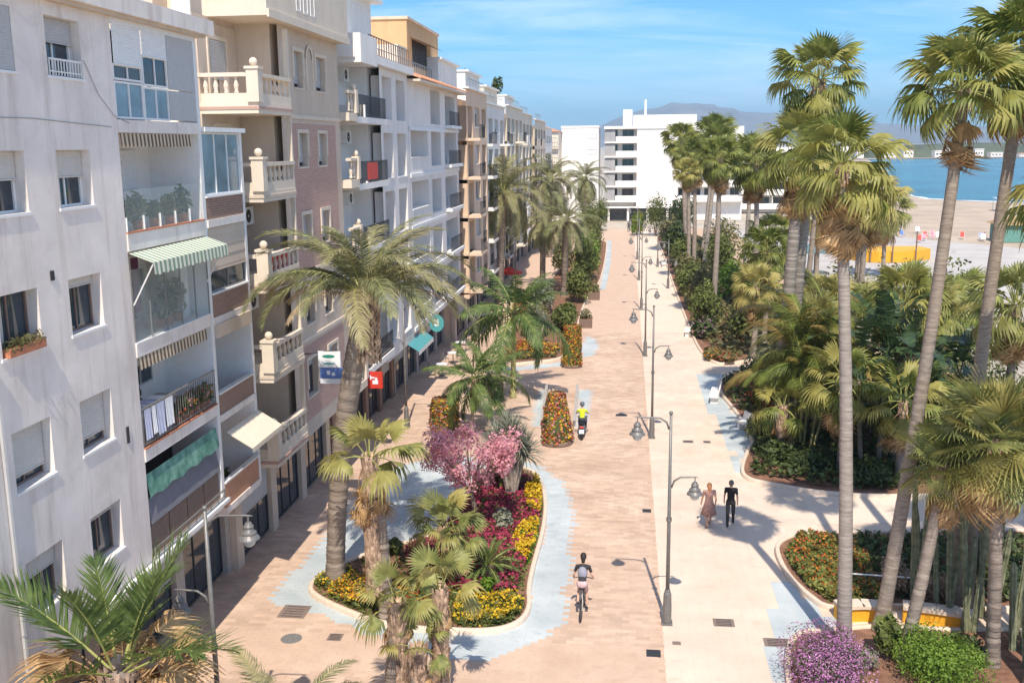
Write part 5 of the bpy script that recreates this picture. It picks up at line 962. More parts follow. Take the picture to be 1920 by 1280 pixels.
for i, (p, q, s, lb) in enumerate([((22.3, 101, 0), (22.25, 101, 6.0), 1.25, 'small beach palm left of the yellow kiosk'), ((26.7, 109, 0), (26.6, 109, 6.8), 1.7, 'beach palm in front of the yellow kiosk'), ((19.0, 104, 0), (19, 104, 6.6), 1.4, 'beach palm by the blue parasol'), ((17.5, 78, 0), (17.7, 78, 9.6), 1.6, 'beach-side palm behind the nearest tall trunk'), ((20.5, 92, 0), (20.5, 92, 7.6), 1.5, 'beach-side palm with a bright crown')]):
    palm('fan_palm', lb, p, q, 'fanlt', 26, s, 0.24, 0.18, 'bark', skirt=8, el=(80, -50), seed=90 + i, single=False, group='palms on the beach edge', rings=0.2, n=8)
mid = [((9.4, 50, 0.05), (9.3, 50, 5.0), 1.0, 'fanlt', 'fan palm behind the arching cane palm'), ((12.4, 47, 0.05), (12.5, 47, 6.6), 1.15, 'fan', 'fan palm between the two leaning trunks'), ((14.4, 50, 0.05), (14.5, 50, 5.8), 1.1, 'fanlt', 'fan palm above the strelitzia towards the beach'), ((11, 58, 0.05), (11.1, 58, 5.0), 1.1, 'fanlt', 'bright fan palm crown left of the beach palms'), ((14, 66, 0.05), (14.1, 66, 3.6), 1.0, 'fan', 'fan palm crown right of the nearest tall trunk'),
       ((17, 70, 0.05), (17, 70, 3.0), 1.0, 'fanlt', 'fan palm crown before the yellow play structure'), ((11.6, 84, 0), (11.6, 84, 6.4), 1.2, 'fan', 'dark fan palm just left of the thick grey trunk'), ((16.6, 56, 0.05), (16.5, 56, 5.0), 1.15, 'fan', 'fan palm between the leaning trunks and the sand'), ((16.2, 44, 0.05), (16.2, 44, 7.0), 1.2, 'fanlt', 'fan palm at the right edge above the bushy palm'), ((20, 62, 0.05), (20, 62, 4.4), 1.2, 'fan', 'fan palm near the right edge before the beach'), ((8.3, 66.5, 0.05), (8.4, 66.5, 4.6), 1.0, 'fanlt', 'low fan palm behind the kerb flowers'), ((9.6, 71, 0.05), (9.6, 71, 6.4), 1.2, 'fan', 'fan palm at the left foot of the thick trunk')]
for i, (p, q, s, k, lb) in enumerate(mid): palm('fan_palm', lb, p, q, k, 26, s, 0.2, 0.16, 'bark', (0.1, 0.1), skirt=10, el=(86, -45), seed=120 + i, single=p[1] < 52, group=WG, rings=0.16, n=9)
palm('date_palm', 'feather palm with drooping straw fronds beside the cane palm', (8.6, 50.5, 0.05), (8.5, 50.4, 3.6), 'phx', 34, 0.95, 0.26, 0.24, 'bark', el=(80, -45), seed=141, saw=0.1, group='feather palms in the garden')
palm('date_palm', 'feather palm in the shade behind the side path', (12.6, 44.2, 0.05), (12.5, 44.2, 3.0), 'royal', 20, 1.1, 0.2, 0.18, 'bark', el=(80, -35), seed=142, saw=0.1, group='feather palms in the garden')
def clump(name, label, loc, spots, kind, nf, sc, el, seed, cane, group=None, cat='palm', rc=0.05):
    r = random.Random(seed); o = thing(name, label, cat, loc, group); g = MB()
    for (dx, dy, h) in spots: g.tube([(dx * 0.4, dy * 0.4, 0), (dx * 0.7, dy * 0.7, h * 0.5), (dx, dy, h)], [rc * 1.2, rc, rc * 0.8], 7)
    st = g.build('stem', M[cane], o); cr = link(bpy.data.objects.new('crown', None), o); k = 0
    for (dx, dy, h) in spots:
        for i in range(nf):
            az = k * 2.39996 + r.uniform(-0.4, 0.4); k += 1; t = r.random(); e = R(el[0] + (el[1] - el[0]) * t); me = PIN[kind][min(int(t * len(PIN[kind])), len(PIN[kind]) - 1)]
            fo = link(bpy.data.objects.new('frond', me), cr); fo.matrix_local = frond_matrix(Vector((dx, dy, h)), az, e, sc * r.uniform(0.8, 1.15), r.uniform(-0.5, 0.5))
    return o
clump('golden_cane_palm', 'large clump of arching golden green cane palm beyond the side path', (8.0, 46.0, 0.05), [(-0.3, 0.3, 4.6), (0.0, -0.4, 4.0), (0.5, 0.4, 5.0), (1.1, 0, 4.6), (0.2, 1.0, 5.2), (-0.6, 0.6, 3.4), (1.6, 0.6, 4.0)], 'areca', 13, 0.92, (80, -15), 5, 'royalbark', 'cane palms')
clump('golden_cane_palm', 'second cane palm clump behind the arching golden one', (9.8, 55.0, 0.05), [(-0.8, 0.3, 4.6), (0.2, -0.4, 4.0), (0.9, 0.4, 5.0)], 'areca', 9, 1.05, (80, 5), 6, 'royalbark', 'cane palms')
# broad-leaved giant strelitzia
def paddle(name, m, Lp, Lb, wb, droop, seed):
    r = random.Random(seed); b = MB(); pts = np.array([(t * Lp, 0, 0.05 * math.sin(t * 3)) for t in np.linspace(0, 1, 4)]); b.tube(pts, np.linspace(0.05, 0.025, 4), 5, False); n = 14; mid = []
    for i in range(n + 1):
        t = i / n; th = -droop * t ** 1.2; mid.append((Lp + Lb * t * math.cos(th * 0.6), 0, Lb * t * math.sin(th * 0.6)))
    mid = np.array(mid); V = []; F = []
    for sd in (-1, 1):
        for i in range(n):
            w0 = wb * math.sin(math.pi * (0.04 + 0.92 * i / n)) ** 0.6; w1 = wb * math.sin(math.pi * (0.04 + 0.92 * (i + 0.93) / n)) ** 0.6; k = len(V); dz = r.uniform(-0.06, 0.05) - 0.12 * (r.random() < 0.3)
            q = mid[i] + (mid[i + 1] - mid[i]) * 0.95; V += [tuple(mid[i]), tuple(q), (q[0] + 0.05, sd * w1, q[2] + 0.28 * w1 + dz), (mid[i][0] + 0.05, sd * w0, mid[i][2] + 0.28 * w0 + dz)]; F.append((k, k + 1, k + 2, k + 3))
    b.add(V, F); return npmesh(name, np.concatenate(b.V), [np.concatenate(b.F4)], M[m])
PAD = [paddle('leaf_blade', 'banana', 1.0, 1.9, 0.36, d, s) for s, d in ((1, 0.6), (2, 1.1), (3, 1.7))]
def strelitzia(label, loc, spots, seed, sc=1.0):
    r = random.Random(seed); o = thing('giant_strelitzia', label, 'plant', loc, 'broad-leaved plants'); g = MB()
    for (dx, dy, h) in spots: g.tube([(dx * 0.6, dy * 0.6, 0), (dx, dy, h)], [0.12, 0.08], 7)
    g.build('stem', M['bark'], o); cr = link(bpy.data.objects.new('crown', None), o); k = 0
    for (dx, dy, h) in spots:
        for i in range(11):
            az = k * 2.39996 + r.uniform(-0.3, 0.3); k += 1; e = R(85 - 105 * (i / 11) + r.uniform(-8, 8)); fo = link(bpy.data.objects.new('leaf_blade', PAD[min(int(i / 4), 2)]), cr); fo.matrix_local = frond_matrix(Vector((dx, dy, h)), az, e, sc * r.uniform(0.85, 1.15), r.uniform(-0.6, 0.6))
strelitzia('dark broad-leaved giant strelitzia between the tall leaning trunks', (10.6, 43.2, 0.05), [(-0.4, 1.8, 4.2), (0.8, 1.6, 4.8), (1.8, 1.8, 4.2)], 3, 1.05)
palm('fan_palm', 'small shaded fan palm at the corner of the side path', (6.9, 44.6, 0.05), (6.95, 44.6, 2.3), 'fan', 14, 0.8, 0.16, 0.14, 'bark', skirt=5, el=(75, -45), seed=151, saw=0.15, group=WG, nboot=12)
palm('fan_palm', 'grey green drooping fan palm behind the tall grey trunk', (9.2, 42.8, 0.05), (9.2, 42.8, 3.9), 'fan', 22, 1.05, 0.16, 0.14, 'bark', skirt=8, el=(75, -60), seed=152, saw=0.12, group=WG)
palm('fan_palm', 'drooping fan palm under the leaning trunks by the side path', (11.4, 42.0, 0.05), (11.4, 42.0, 3.3), 'fan', 20, 1.0, 0.16, 0.14, 'bark', skirt=8, el=(75, -60), seed=153, saw=0.12, group=WG)
strelitzia('bright broad-leaved plant at the right edge above the bushy palm', (14.6, 47, 0.05), [(-0.6, 0, 2.6), (0.8, 0.6, 3.0)], 6, 0.9)
# columnar cacti
def cactus(label, x, y, h, seed):
    r = random.Random(seed); o = thing('columnar_cactus', label, 'cactus', (x, y, 0.05), 'columnar cacti'); 
    for k in range(3):
        dx, dy = r.uniform(-0.28, 0.28), r.uniform(-0.22, 0.22); hh = h * r.uniform(0.55, 1.0); lean = r.uniform(-0.12, 0.12); n = 14; V = []; rings = 10; rad = r.uniform(0.075, 0.11)
        for i in range(rings + 1):
            t = i / rings; rr = rad * (1 if t < 0.93 else 0.55) * (1 + 0.08 * math.sin(t * 19 + k))
            for j in range(n): a = 2 * math.pi * j / n; q = rr * (1.0 if j % 2 else 0.72); V.append((dx + lean * t * hh + q * math.cos(a), dy + q * math.sin(a), t * hh))
        V.append((dx + lean * hh, dy, hh + rad * 0.5)); F = [(i * n + j, i * n + (j + 1) % n, (i + 1) * n + (j + 1) % n, (i + 1) * n + j) for i in range(rings) for j in range(n)]
        MB().add(V, F, [(rings * n + j, rings * n + (j + 1) % n, (rings + 1) * n) for j in range(n)]).build('column', M['cactus'], o)
cl = ['leftmost of the columnar cacti behind the leaning trunk', 'tall columnar cactus left of the bushy palm trunk', 'columnar cactus just behind the bushy palm trunk', 'columnar cactus right of the bushy palm trunk', 'columnar cactus against the right edge', 'low columnar cactus in front at the right edge', 'columnar cactus at the back of the group', 'columnar cactus in shade behind the group']
for i, (x, y, h) in enumerate([(9.0, 29.6, 4.2), (9.5, 29.2, 4.8), (10.0, 28.4, 4.6), (10.6, 27.6, 4.4), (11.3, 27.4, 4.6), (11.0, 26.4, 3.2), (10.9, 29.4, 4.9), (11.6, 28.8, 4.4)]): cactus(cl[i], x, y, h, 100 + i)
# flower carpet of the front bed
B1P = BED1; ins = offset_poly(B1P, -0.2)
groundcover('ground_cover', 'mixed low green edging along the front bed kerb', ins, 0.05, 0.16, 'leaf', 5200, 0.08, 61, ('fl_or', 'fl_yel'), 200, 0.06)
def sub(fn): 
    P = ins; return P
def clipbox(x0, x1, y0, y1, k=60):
    return np.array([(x0, y0), (x1, y0), (x1, y1), (x0, y1)])
def gc_in(name, label, blob, *a, **kw):
    """planting blob clipped to the bed: sample inside both"""
    g = np.random.default_rng(abs(hash(label)) % 1000 if False else len(label)); return groundcover(name, label, blob, *a, **kw)
def inter(P, blob):
    blob = np.asarray(blob, float); c = blob.mean(0); out = []
    for p in blob:
        t = 1.0
        while t > 0.05 and not inpoly(np.array([c[0] + (p[0] - c[0]) * t]), np.array([c[1] + (p[1] - c[1]) * t]), P)[0]: t -= 0.04
        out.append(c + (p - c) * t)
    return np.array(out)
def blob(cx, cy, rx, ry, seed, n=20): 
    r = random.Random(seed); return np.array([(cx + rx * math.cos(a) * r.uniform(0.85, 1.12), cy + ry * math.sin(a) * r.uniform(0.85, 1.12)) for a in np.linspace(0, 2 * math.pi, n, endpoint=False)])
groundcover('flower_carpet', 'magenta flower carpet filling the front bed', inter(ins, np.array([(-3.3, 29.4), (-3.2, 33), (-3.15, 36.5), (-3.5, 40.5), (-5.0, 42), (-6.0, 40), (-6.3, 36), (-6.6, 34.6), (-7.6, 33.0), (-7.2, 31.2), (-6, 29.6)])), 0.05, 0.30, 'leaf', 5600, 0.09, 1, 'fl_mag', 7800, 0.085)
groundcover('flower_carpet', 'yellow flowers along the front right edge of the bed', inter(ins, blob(-4.0, 28.3, 1.25, 1.15, 2)), 0.05, 0.36, 'leaf', 1500, 0.10, 2, 'fl_yel', 900, 0.075)
groundcover('flower_carpet', 'orange yellow flowers at the front left of the bed', inter(ins, blob(-7.9, 29.3, 1.35, 1.1, 3)), 0.05, 0.36, 'leaf', 1500, 0.10, 3, ('fl_yel', 'fl_or'), 1100, 0.07)
groundcover('flower_carpet', 'yellow flowers beside the date palm foot', inter(ins, blob(-9.3, 30.1, 0.65, 0.8, 4)), 0.05, 0.32, 'leaf', 500, 0.10, 4, 'fl_yel', 240, 0.07)
groundcover('flower_carpet', 'tall yellow flowers on the right edge halfway along the bed', inter(ins, blob(-3.3, 33.8, 0.55, 1.7, 5)), 0.05, 0.46, 'leaflt', 900, 0.09, 5, 'fl_yel', 900, 0.09)
groundcover('flower_carpet', 'yellow flowers at the far right end of the bed', inter(ins, blob(-3.35, 38.6, 0.55, 2.1, 6)), 0.05, 0.44, 'leaf', 900, 0.09, 6, 'fl_yel', 800, 0.09)
groundcover('flower_carpet', 'low green and red planting at the front middle of the bed', inter(ins, np.array([(-7.0, 28.0), (-5.3, 27.5), (-5.2, 29.6), (-6.4, 30.6), (-7.2, 30.4)])), 0.05, 0.3, 'leaf', 1700, 0.11, 7, ('fl_red', 'fl_or'), 420, 0.07)
shrub('green_tuft', 'grey green grassy tuft beside the pale stem in the bed', (-4.45, 35.3, 0.05), (0.55, 0.55, 0.6), 'leafgrey', 500, 0.14, 6, 3, group='tufts in the flower bed', stems=0)
shrub('bromeliad_tuft', 'dark red and green tuft at the far end of the bed', (-4.7, 39.6, 0.05), (0.8, 0.8, 0.9), 'leaf', 700, 0.14, 6, 4, ('fl_mag',), 260, 0.12, group='tufts in the flower bed', stems=0)
shrub('bromeliad_tuft', 'small green tuft by the left edge of the bed', (-7.9, 32.6, 0.05), (0.45, 0.45, 0.5), 'leaf', 260, 0.15, 5, 5, group='tufts in the flower bed', stems=0)
shrub('bromeliad_tuft', 'bright green tuft in front of the cycad', (-4.3, 29.6, 0.05), (0.4, 0.4, 0.45), 'leaflt', 240, 0.14, 5, 6, group='tufts in the flower bed', stems=0)
# pink blossom tree
def blossom_tree(label, loc, H_, rad, seed):
    r = random.Random(seed); o = thing('blossom_tree', label, 'tree', loc); b = MB(); tips = []
    b.tube([(0, 0, 0), (0.1, 0.05, H_ * 0.25), (-0.05, 0, H_ * 0.45)], [0.11, 0.09, 0.075], 8)
    for i in range(14):
        a = i * 2.4; l = rad * r.uniform(0.65, 1.0); p1 = (math.cos(a) * l * 0.45, math.sin(a) * l * 0.45, H_ * r.uniform(0.5, 0.68)); p2 = (math.cos(a) * l, math.sin(a) * l, H_ * r.uniform(0.55, 1.0)); b.tube([(-0.05, 0, H_ * 0.42), p1, p2], [0.05, 0.03, 0.012], 5); tips += [p1, p2]
        for q in range(3): a2 = a + r.uniform(-0.9, 0.9); p3 = (p1[0] + math.cos(a2) * l * 0.45, p1[1] + math.sin(a2) * l * 0.45, p1[2] + r.uniform(0.1, 0.35) * H_); b.tube([p1, p3], [0.02, 0.008], 4); tips.append(p3)
    b.build('trunk', M['wood'], o); tips = np.array(tips); rr = np.array([r.uniform(0.22, 0.42) for _ in tips])
    V, F = leafcloud(6500, tips, rr * 1.08, 0.09, seed, 0.15, 1.25); link(bpy.data.objects.new('blossom', npmesh('blossom', V, [F], M['fl_pink'])), o)
    V, F = leafcloud(350, tips, rr * 0.9, 0.09, seed + 1, 0.1, 1.6); link(bpy.data.objects.new('foliage', npmesh('foliage', V, [F], M['leafol'])), o)
blossom_tree('airy pink blossom tree left of centre in the flower bed', (-5.5, 34.7, 0.05), 3.9, 1.8, 7)
# yucca / dragon tree with grey sword leaves
SW = []
for s in (1, 2):
    b = MB(); b.add([(0, -0.022, 0), (0, 0.022, 0), (0.45, 0.026, -0.01 * s), (0.45, -0.026, -0.01 * s), (0.85, 0, -0.1 * s)], [(0, 3, 2, 1)], [(3, 4, 2)]); SW.append(npmesh('sword_leaf', np.concatenate(b.V), [np.concatenate(b.F4), np.concatenate(b.F3)], M['leafgrey']))
def yucca(label, loc, heads, seed, sc=1.0, nl=70):
    r = random.Random(seed); o = thing('yucca', label, 'yucca', loc, 'yuccas'); b = MB()
    for (dx, dy, h) in heads: b.tube([(dx * 0.1, dy * 0.1, 0), (dx * 0.6, dy * 0.6, h * 0.6), (dx, dy, h)], [0.13, 0.1, 0.08], 8)
    b.build('trunk', M['bark'], o)
    for (dx, dy, h) in heads:
        items = [(SW[r.randrange(2)], frond_matrix(Vector((dx, dy, h)), i * 2.39996, R(88 - 118 * (i / nl) + r.uniform(-8, 8)), sc * r.uniform(0.8, 1.15))) for i in range(nl)]; merged('leaf_head', items, o)
yucca('grey spiky yucca with several heads at the far end of the flower bed', (-4.5, 38.6, 0.05), [(0, 0, 2.3), (-0.6, 0.3, 1.9), (0.55, 0.2, 1.8), (0.1, -0.4, 2.7), (-0.2, 0.5, 2.6), (0.4, -0.1, 2.2), (-0.5, -0.3, 2.3)], 4, 1.2, 120)
yucca('spiky yucca in the bed behind the flower towers', (-6.2, 70, 0.05), [(0, 0, 2.2), (0.5, 0.2, 1.6), (-0.5, 0, 1.9)], 5, 1.1, 50)
# flower towers
def tower(label, x, y, h, w0, w1, seed, fl=('fl_red', 'fl_or', 'fl_pink', 'fl_yel', 'fl_red')):
    o = thing('flower_tower', label, 'flower tower', (x, y, 0), 'flower towers'); g = np.random.default_rng(seed); b = MB(); b.lathe([(0, 0.0), (w0 * 0.46, 0.0), (w0 * 0.5, 0.05), (w0 * 0.5, 0.16), (w0 * 0.46, 0.2), (0, 0.2)], (0, 0, 0), 24); b.build('planter', M['shutterbrown'], o)
    b = MB(); b.lathe([(w0 * 0.44, 0.2), (w0 * 0.46, h * 0.3), ((w0 + w1) * 0.235, h * 0.65), (w1 * 0.42, h * 0.95), (0, h)], (0, 0, 0), 20); b.build('core', M['leafdark'], o)
    def pts(n, k):
        t = g.random(n); a = g.uniform(0, 2 * math.pi, n); rr = (w0 * 0.49 + (w1 - w0) * 0.49 * t ** 1.4) * g.uniform(0.94, 1.07 + k, n) * (1 + 0.07 * np.sin(a * 3 + t * 5 + seed) + 0.05 * np.sin(a * 7 - t * 11)); top = g.random(n) < 0.10; rr = np.where(top, rr * np.sqrt(g.random(n)) * 0.6, rr); z = np.where(top, h, 0.2 + (h - 0.2) * t)
        rr = np.where(top, w1 * 0.48 * np.sqrt(g.random(n)), rr); return np.c_[rr * np.cos(a), rr * np.sin(a), z], np.c_[np.cos(a), np.sin(a), np.where(top, 2, 0.3)]
    def put(n, s0, m, nm, k):
        P, N_ = pts(n, k); N_ = N_ + g.normal(scale=0.45, size=(n, 3)); N_ /= np.linalg.norm(N_, axis=1)[:, None]; A = np.cross(N_, g.normal(size=(n, 3))); A /= np.linalg.norm(A, axis=1)[:, None]; B = np.cross(N_, A); s = s0 * g.uniform(0.6, 1.3, n)[:, None]; V = np.stack([P - A * s * 0.6, P + B * s * 0.5, P + A * s * 0.6, P - B * s * 0.5], 1).reshape(-1, 3); link(bpy.data.objects.new(nm, npmesh(nm, V, [np.arange(4 * n).reshape(-1, 4)], M[m])), o)
    put(1500, 0.10, 'leaf', 'foliage', 0.0)
    for m_ in fl: put(int(190 * h), 0.09, m_, 'blossom', 0.03)
tower('tall red flower tower between the two blue strips', -3.2, 46.5, 2.5, 1.5, 0.75, 1)
tower('flower tower half hidden behind the pink blossom tree', -8.85, 47.9, 1.75, 1.45, 1.25, 2)
tower('olive and orange flower tower farther up the street', -3.4, 63.6, 2.7, 1.3, 1.05, 3, ('fl_or', 'fl_yel', 'fl_red'))
tower('small flower tower on the left by the shops', -8.7, 82, 1.5, 1.3, 1.0, 4)
# bed 2 planting
groundcover('flower_carpet', 'orange and yellow flowers behind the white kerb', inter(offset_poly(BED2, -0.3), np.array([(-8.0, 63.8), (-4.5, 65.9), (-4.4, 69.0), (-8.0, 69.5), (-8.8, 67)])), 0.05, 0.5, 'leafol', 1500, 0.14, 11, ('fl_or', 'fl_yel', 'fl_red'), 900, 0.11)
sp2 = [(-4.6, 76, 1.2, 1.6, 'leaf', 'brown green shrub by the far wooden planter'), (-6.8, 74, 1.4, 2.0, 'leafol', 'olive shrub behind the far orange flowers'), (-4.4, 90, 1.3, 2.8, 'leaf', 'nearest tall shrub on the left of the far street'), (-4.0, 98, 1.4, 4.0, 'leaf', 'tall green shrub on the left of the far street'), (-4.1, 106, 1.6, 4.4, 'leaflt', 'tallest bright shrub on the left of the far street'), (-4.4, 115, 1.7, 3.6, 'leafol', 'olive shrub farther up the left of the street'), (-4.3, 124, 1.7, 4.0, 'leaf', 'green shrub near the far left end of the street'), (-4.6, 136, 1.8, 3.6, 'leafol', 'olive shrub near the far left end of the street'), (-5.2, 148, 2.0, 4.2, 'leaf', 'last shrub at the far left end of the street'), (-6.9, 84, 1.3, 2.0, 'leafgrey', 'greyish shrub beside the far small tower'), (-7.0, 110, 1.5, 3.0, 'leafol', 'shrub behind the tallest bright shrub')]
for i, (x, y, rr, h, m_, lb) in enumerate(sp2): shrub('shrub', lb, (x, y, 0.05), (rr, rr * 1.7, h), m_, 1500, 0.2, 12, 200 + i)
# right garden shrubs
sp3 = [(5.7, 66.5, 0.8, 0.55, 'leafol', 'fl_or', 'orange flowering cushion at the bend of the garden kerb'), (6.6, 65.6, 0.7, 0.5, 'leafol', 'fl_red', 'reddish flowering cushion beside the orange one'), (5.6, 73.5, 0.9, 1.2, 'leafdark', 'fl_pur', 'dark shrub with purple flowers behind the small white bench'), (6.2, 78, 1.5, 2.8, 'leaf', None, 'big round shrub behind the purple flowers'), (6.4, 86, 1.7, 3.0, 'leafol', None, 'olive round shrub along the garden edge'), (8.6, 74, 1.6, 2.6, 'leaf', None, 'green shrub behind the big round one'),
       (6.0, 95, 1.5, 2.6, 'leaf', None, 'green shrub along the garden edge under the far palms'), (6.0, 104, 1.6, 2.4, 'leafol', None, 'olive shrub leaning over the far walkway'), (6.2, 116, 1.7, 3.0, 'leaf', None, 'shrub along the walkway below the leftmost hotel palms'), (6.2, 128, 1.8, 3.4, 'leafdark', None, 'dark shrub by the foot of the tallest palms'), (6.0, 142, 2.0, 3.4, 'leafol', None, 'far olive shrub near the hotel'), (9.4, 92, 2.0, 3.2, 'leaflt', None, 'bright shrub behind the garden edge'), (9.6, 104, 2.2, 4.2, 'leaf', None, 'tall shrub in the middle of the far palm group'), (11.5, 122, 2.4, 4.6, 'leafol', None, 'tall olive shrub right of the far palm group'), (12.6, 96, 2.0, 3.2, 'leafdark', None, 'dark shrub left of the thick grey trunk'),
       (1.6, 160, 1.3, 2.6, 'leaflt', 'fl_yel', 'bright yellow green shrub where the street ends'), (4.5, 158, 2.2, 5.0, 'leaf', None, 'green shrub in front of the hotel entrance'), (8.2, 152, 2.6, 5.5, 'leafdark', None, 'dark green mass in front of the hotel right side'), (-4.4, 168, 2.0, 4.4, 'leaf', None, 'dark shrub at the left foot of the hotel'), (-6.8, 172, 2.0, 6.0, 'leafol', None, 'tree-like shrub at the left of the hotel'),
       (6.5, 56.5, 0.9, 0.6, 'leaflt', 'fl_mag', 'bright green cushion with magenta flowers beside the first white bench'), (7.2, 54.0, 1.0, 0.9, 'leaf', 'fl_red', 'red flowering shrub between the two white benches'), (7.3, 51.0, 0.9, 0.9, 'leafol', 'fl_or', 'orange flowering shrub behind the second white bench'), (8.2, 60, 1.6, 1.6, 'leafdark', None, 'dark shrub under the cane palm'), (6.6, 44.5, 1.1, 0.9, 'leafdark', None, 'dark low shrub at the corner of the side path'), (7.9, 43.2, 1.3, 0.8, 'leafdark', None, 'dark low hedge along the side path'), (9.8, 41.8, 1.4, 0.8, 'leafdark', None, 'dark low hedge behind the tall grey trunk'), (6.4, 48.2, 0.8, 0.8, 'leaf', None, 'green shrub next to the second white bench'),
       (13.2, 43.5, 1.7, 3.2, 'leafdark', None, 'dark shrub below the leaning palms'), (15.6, 44, 2.0, 3.6, 'leafdark', None, 'dark shrub behind the bushy palm at the right edge'), (17.5, 52, 2.6, 5.0, 'leaf', None, 'round green tree at the right edge below the beach'), (13.6, 53, 2.2, 4.6, 'leaf', None, 'green shrub behind the strelitzia'), (16.0, 62, 2.6, 5.4, 'leafol', None, 'bushy green tree right of the strelitzia'), (12.0, 62, 2.2, 4.2, 'leaf', None, 'round bush between the nearest trunk and the beach'), (20.5, 66, 2.6, 5.0, 'leaf', None, 'bush at the beach side of the garden'), (19, 58, 2.2, 4.6, 'leaflt', None, 'bright bush at the far right edge of the garden'), (15.5, 73, 2.0, 4.4, 'leafol', None, 'olive bush below the beach palms'),
       (40, 205, 2.2, 4.6, 'twig', None, 'bare brown bush on the sand'), (44, 212, 2.6, 6.0, 'leafol', None, 'olive tree on the sand before the sea')]
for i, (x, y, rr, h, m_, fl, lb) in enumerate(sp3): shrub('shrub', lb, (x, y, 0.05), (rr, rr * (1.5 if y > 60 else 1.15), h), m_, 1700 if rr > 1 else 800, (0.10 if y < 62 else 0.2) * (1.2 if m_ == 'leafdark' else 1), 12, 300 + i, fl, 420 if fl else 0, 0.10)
groundcover('ground_cover', 'green ground cover with red flowers in the bed right of the walkway', inter(offset_poly(BEDR1, -0.3), np.array([(5.1, 34.2), (5.2, 32.0), (5.7, 30.4), (6.3, 29.5), (8.2, 29.9), (8.2, 33.5), (7.4, 35.9), (6.1, 35.6)])), 0.05, 0.38, 'leafmix', 5200, 0.10, 21, ('fl_red', 'fl_or', 'fl_or'), 700, 0.075)
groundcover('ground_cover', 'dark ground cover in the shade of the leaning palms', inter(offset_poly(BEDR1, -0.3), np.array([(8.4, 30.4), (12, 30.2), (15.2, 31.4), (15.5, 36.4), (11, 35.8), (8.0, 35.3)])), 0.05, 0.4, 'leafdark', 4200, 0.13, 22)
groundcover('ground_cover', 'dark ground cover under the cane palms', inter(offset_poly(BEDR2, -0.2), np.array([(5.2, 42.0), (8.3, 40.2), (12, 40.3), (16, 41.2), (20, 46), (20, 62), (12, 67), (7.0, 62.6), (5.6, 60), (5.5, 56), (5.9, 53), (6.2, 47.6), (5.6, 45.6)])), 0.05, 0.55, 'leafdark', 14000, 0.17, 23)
groundcover('ground_cover', 'ground cover between the far palm trunks', np.array([(6.5, 66), (13, 72), (15, 82), (12.8, 100), (11.5, 120), (12, 148), (8, 160), (5.2, 156), (5.2, 118), (5.2, 90), (5.6, 72)]), 0.05, 0.7, 'leafol', 12000, 0.24, 24)
shrub('flower_mound', 'purple flowering mound in the lower right corner', (5.35, 25.3, 0.05), (1.15, 1.6, 0.95), 'leafdark', 4200, 0.045, 26, 401, 'fl_pur', 8500, 0.045, cat='flowering shrub', stems=3, frac=0.6)
shrub('hedge_mound', 'bright green clipped mound between the leaning trunks', (8.35, 25.7, 0.05), (1.1, 1.5, 0.95), 'leaflt', 9000, 0.05, 26, 402, cat='hedge', stems=3, frac=0.6)
shrub('shrub', 'low green plant with large leaves at the foot of the leaning trunk', (7.2, 26.6, 0.05), (0.45, 0.5, 1.1), 'leaf', 300, 0.2, 6, 403)
shrub('shrub', 'grey white leafed border behind the purple mound', (6.35, 26.0, 0.05), (0.8, 0.5, 0.5), 'leafgrey', 900, 0.07, 8, 404)
shrub('shrub', 'beige dry shrub behind the orange bench', (8.5, 31.0, 0.05), (0.7, 0.8, 0.9), 'twig', 700, 0.09, 8, 405)
shrub('shrub', 'dry twiggy shrub left of the cacti', (9.4, 30.6, 0.05), (0.7, 0.8, 0.8), 'twig', 700, 0.09, 8, 406)
shrub('shrub', 'dark green shrub below the cacti', (9.3, 26.9, 0.05), (0.7, 0.8, 0.5), 'leafdark', 700, 0.12, 8, 407)
# ================================================================ street furniture and people
def street_lamp(label, x, y, flip=1, H_=6.3, group='double-armed street lamps'):
    o = thing('street_lamp', label, 'street lamp', (x, y, 0), group)
    MB().box(-0.16, 0.16, -0.16, 0.16, 0, 0.06).lathe([(0.13, 0.06), (0.13, 0.5), (0.115, 0.95), (0.085, 1.02), (0.085, 1.06), (0.065, 1.1)], (0, 0, 0), 12).build('base', M['lamp'], o)
    MB().tube([(0, 0, 1.0), (0, 0, 3.2), (0, 0, H_ + 0.1)], [0.062, 0.055, 0.04], 10).lathe([(0.075, 3.2), (0.085, 3.25), (0.075, 3.32)], (0, 0, 0), 10).sphere((0, 0, H_ + 0.16), 0.06, 8, 6).build('pole', M['lamp'], o, smooth=True)
    for sg, z, nm in ((-flip, H_, 'arm'), (flip, H_ - 1.75, 'arm')):
        Lx = 0.95 if z == H_ else 0.72; pts = [(sg * 0.05, 0, z - 0.32), (sg * 0.12, 0, z - 0.12), (sg * 0.3, 0, z), (sg * Lx, 0, z + 0.02), (sg * (Lx + 0.12), 0, z + 0.02)]
        a = MB().tube(pts, [0.03, 0.03, 0.028, 0.024, 0.02], 7).build(nm, M['lamp'], o, smooth=True); cx = sg * Lx
        hd = MB().tube([(cx, 0, z + 0.02), (cx, 0, z - 0.16)], 0.018, 6).lathe([(0.0, -0.12), (0.06, -0.13), (0.09, -0.19), (0.11, -0.21), (0.11, -0.25), (0.09, -0.26), (0.13, -0.33), (0.165, -0.35), (0.165, -0.38), (0.15, -0.39), (0.225, -0.47), (0.235, -0.50), (0.145, -0.48)], (cx, 0, z), 18).build('lantern', M['lamp'], o, smooth=False)
        MB().lathe([(0.146, -0.48), (0.15, -0.54), (0.115, -0.63), (0.05, -0.675), (0.0, -0.68)], (cx, 0, z), 16).build('lamp_glass', M['lampglass'], hd, smooth=True)
nth = ['nearest', 'second', 'third', 'fourth', 'fifth', 'sixth']
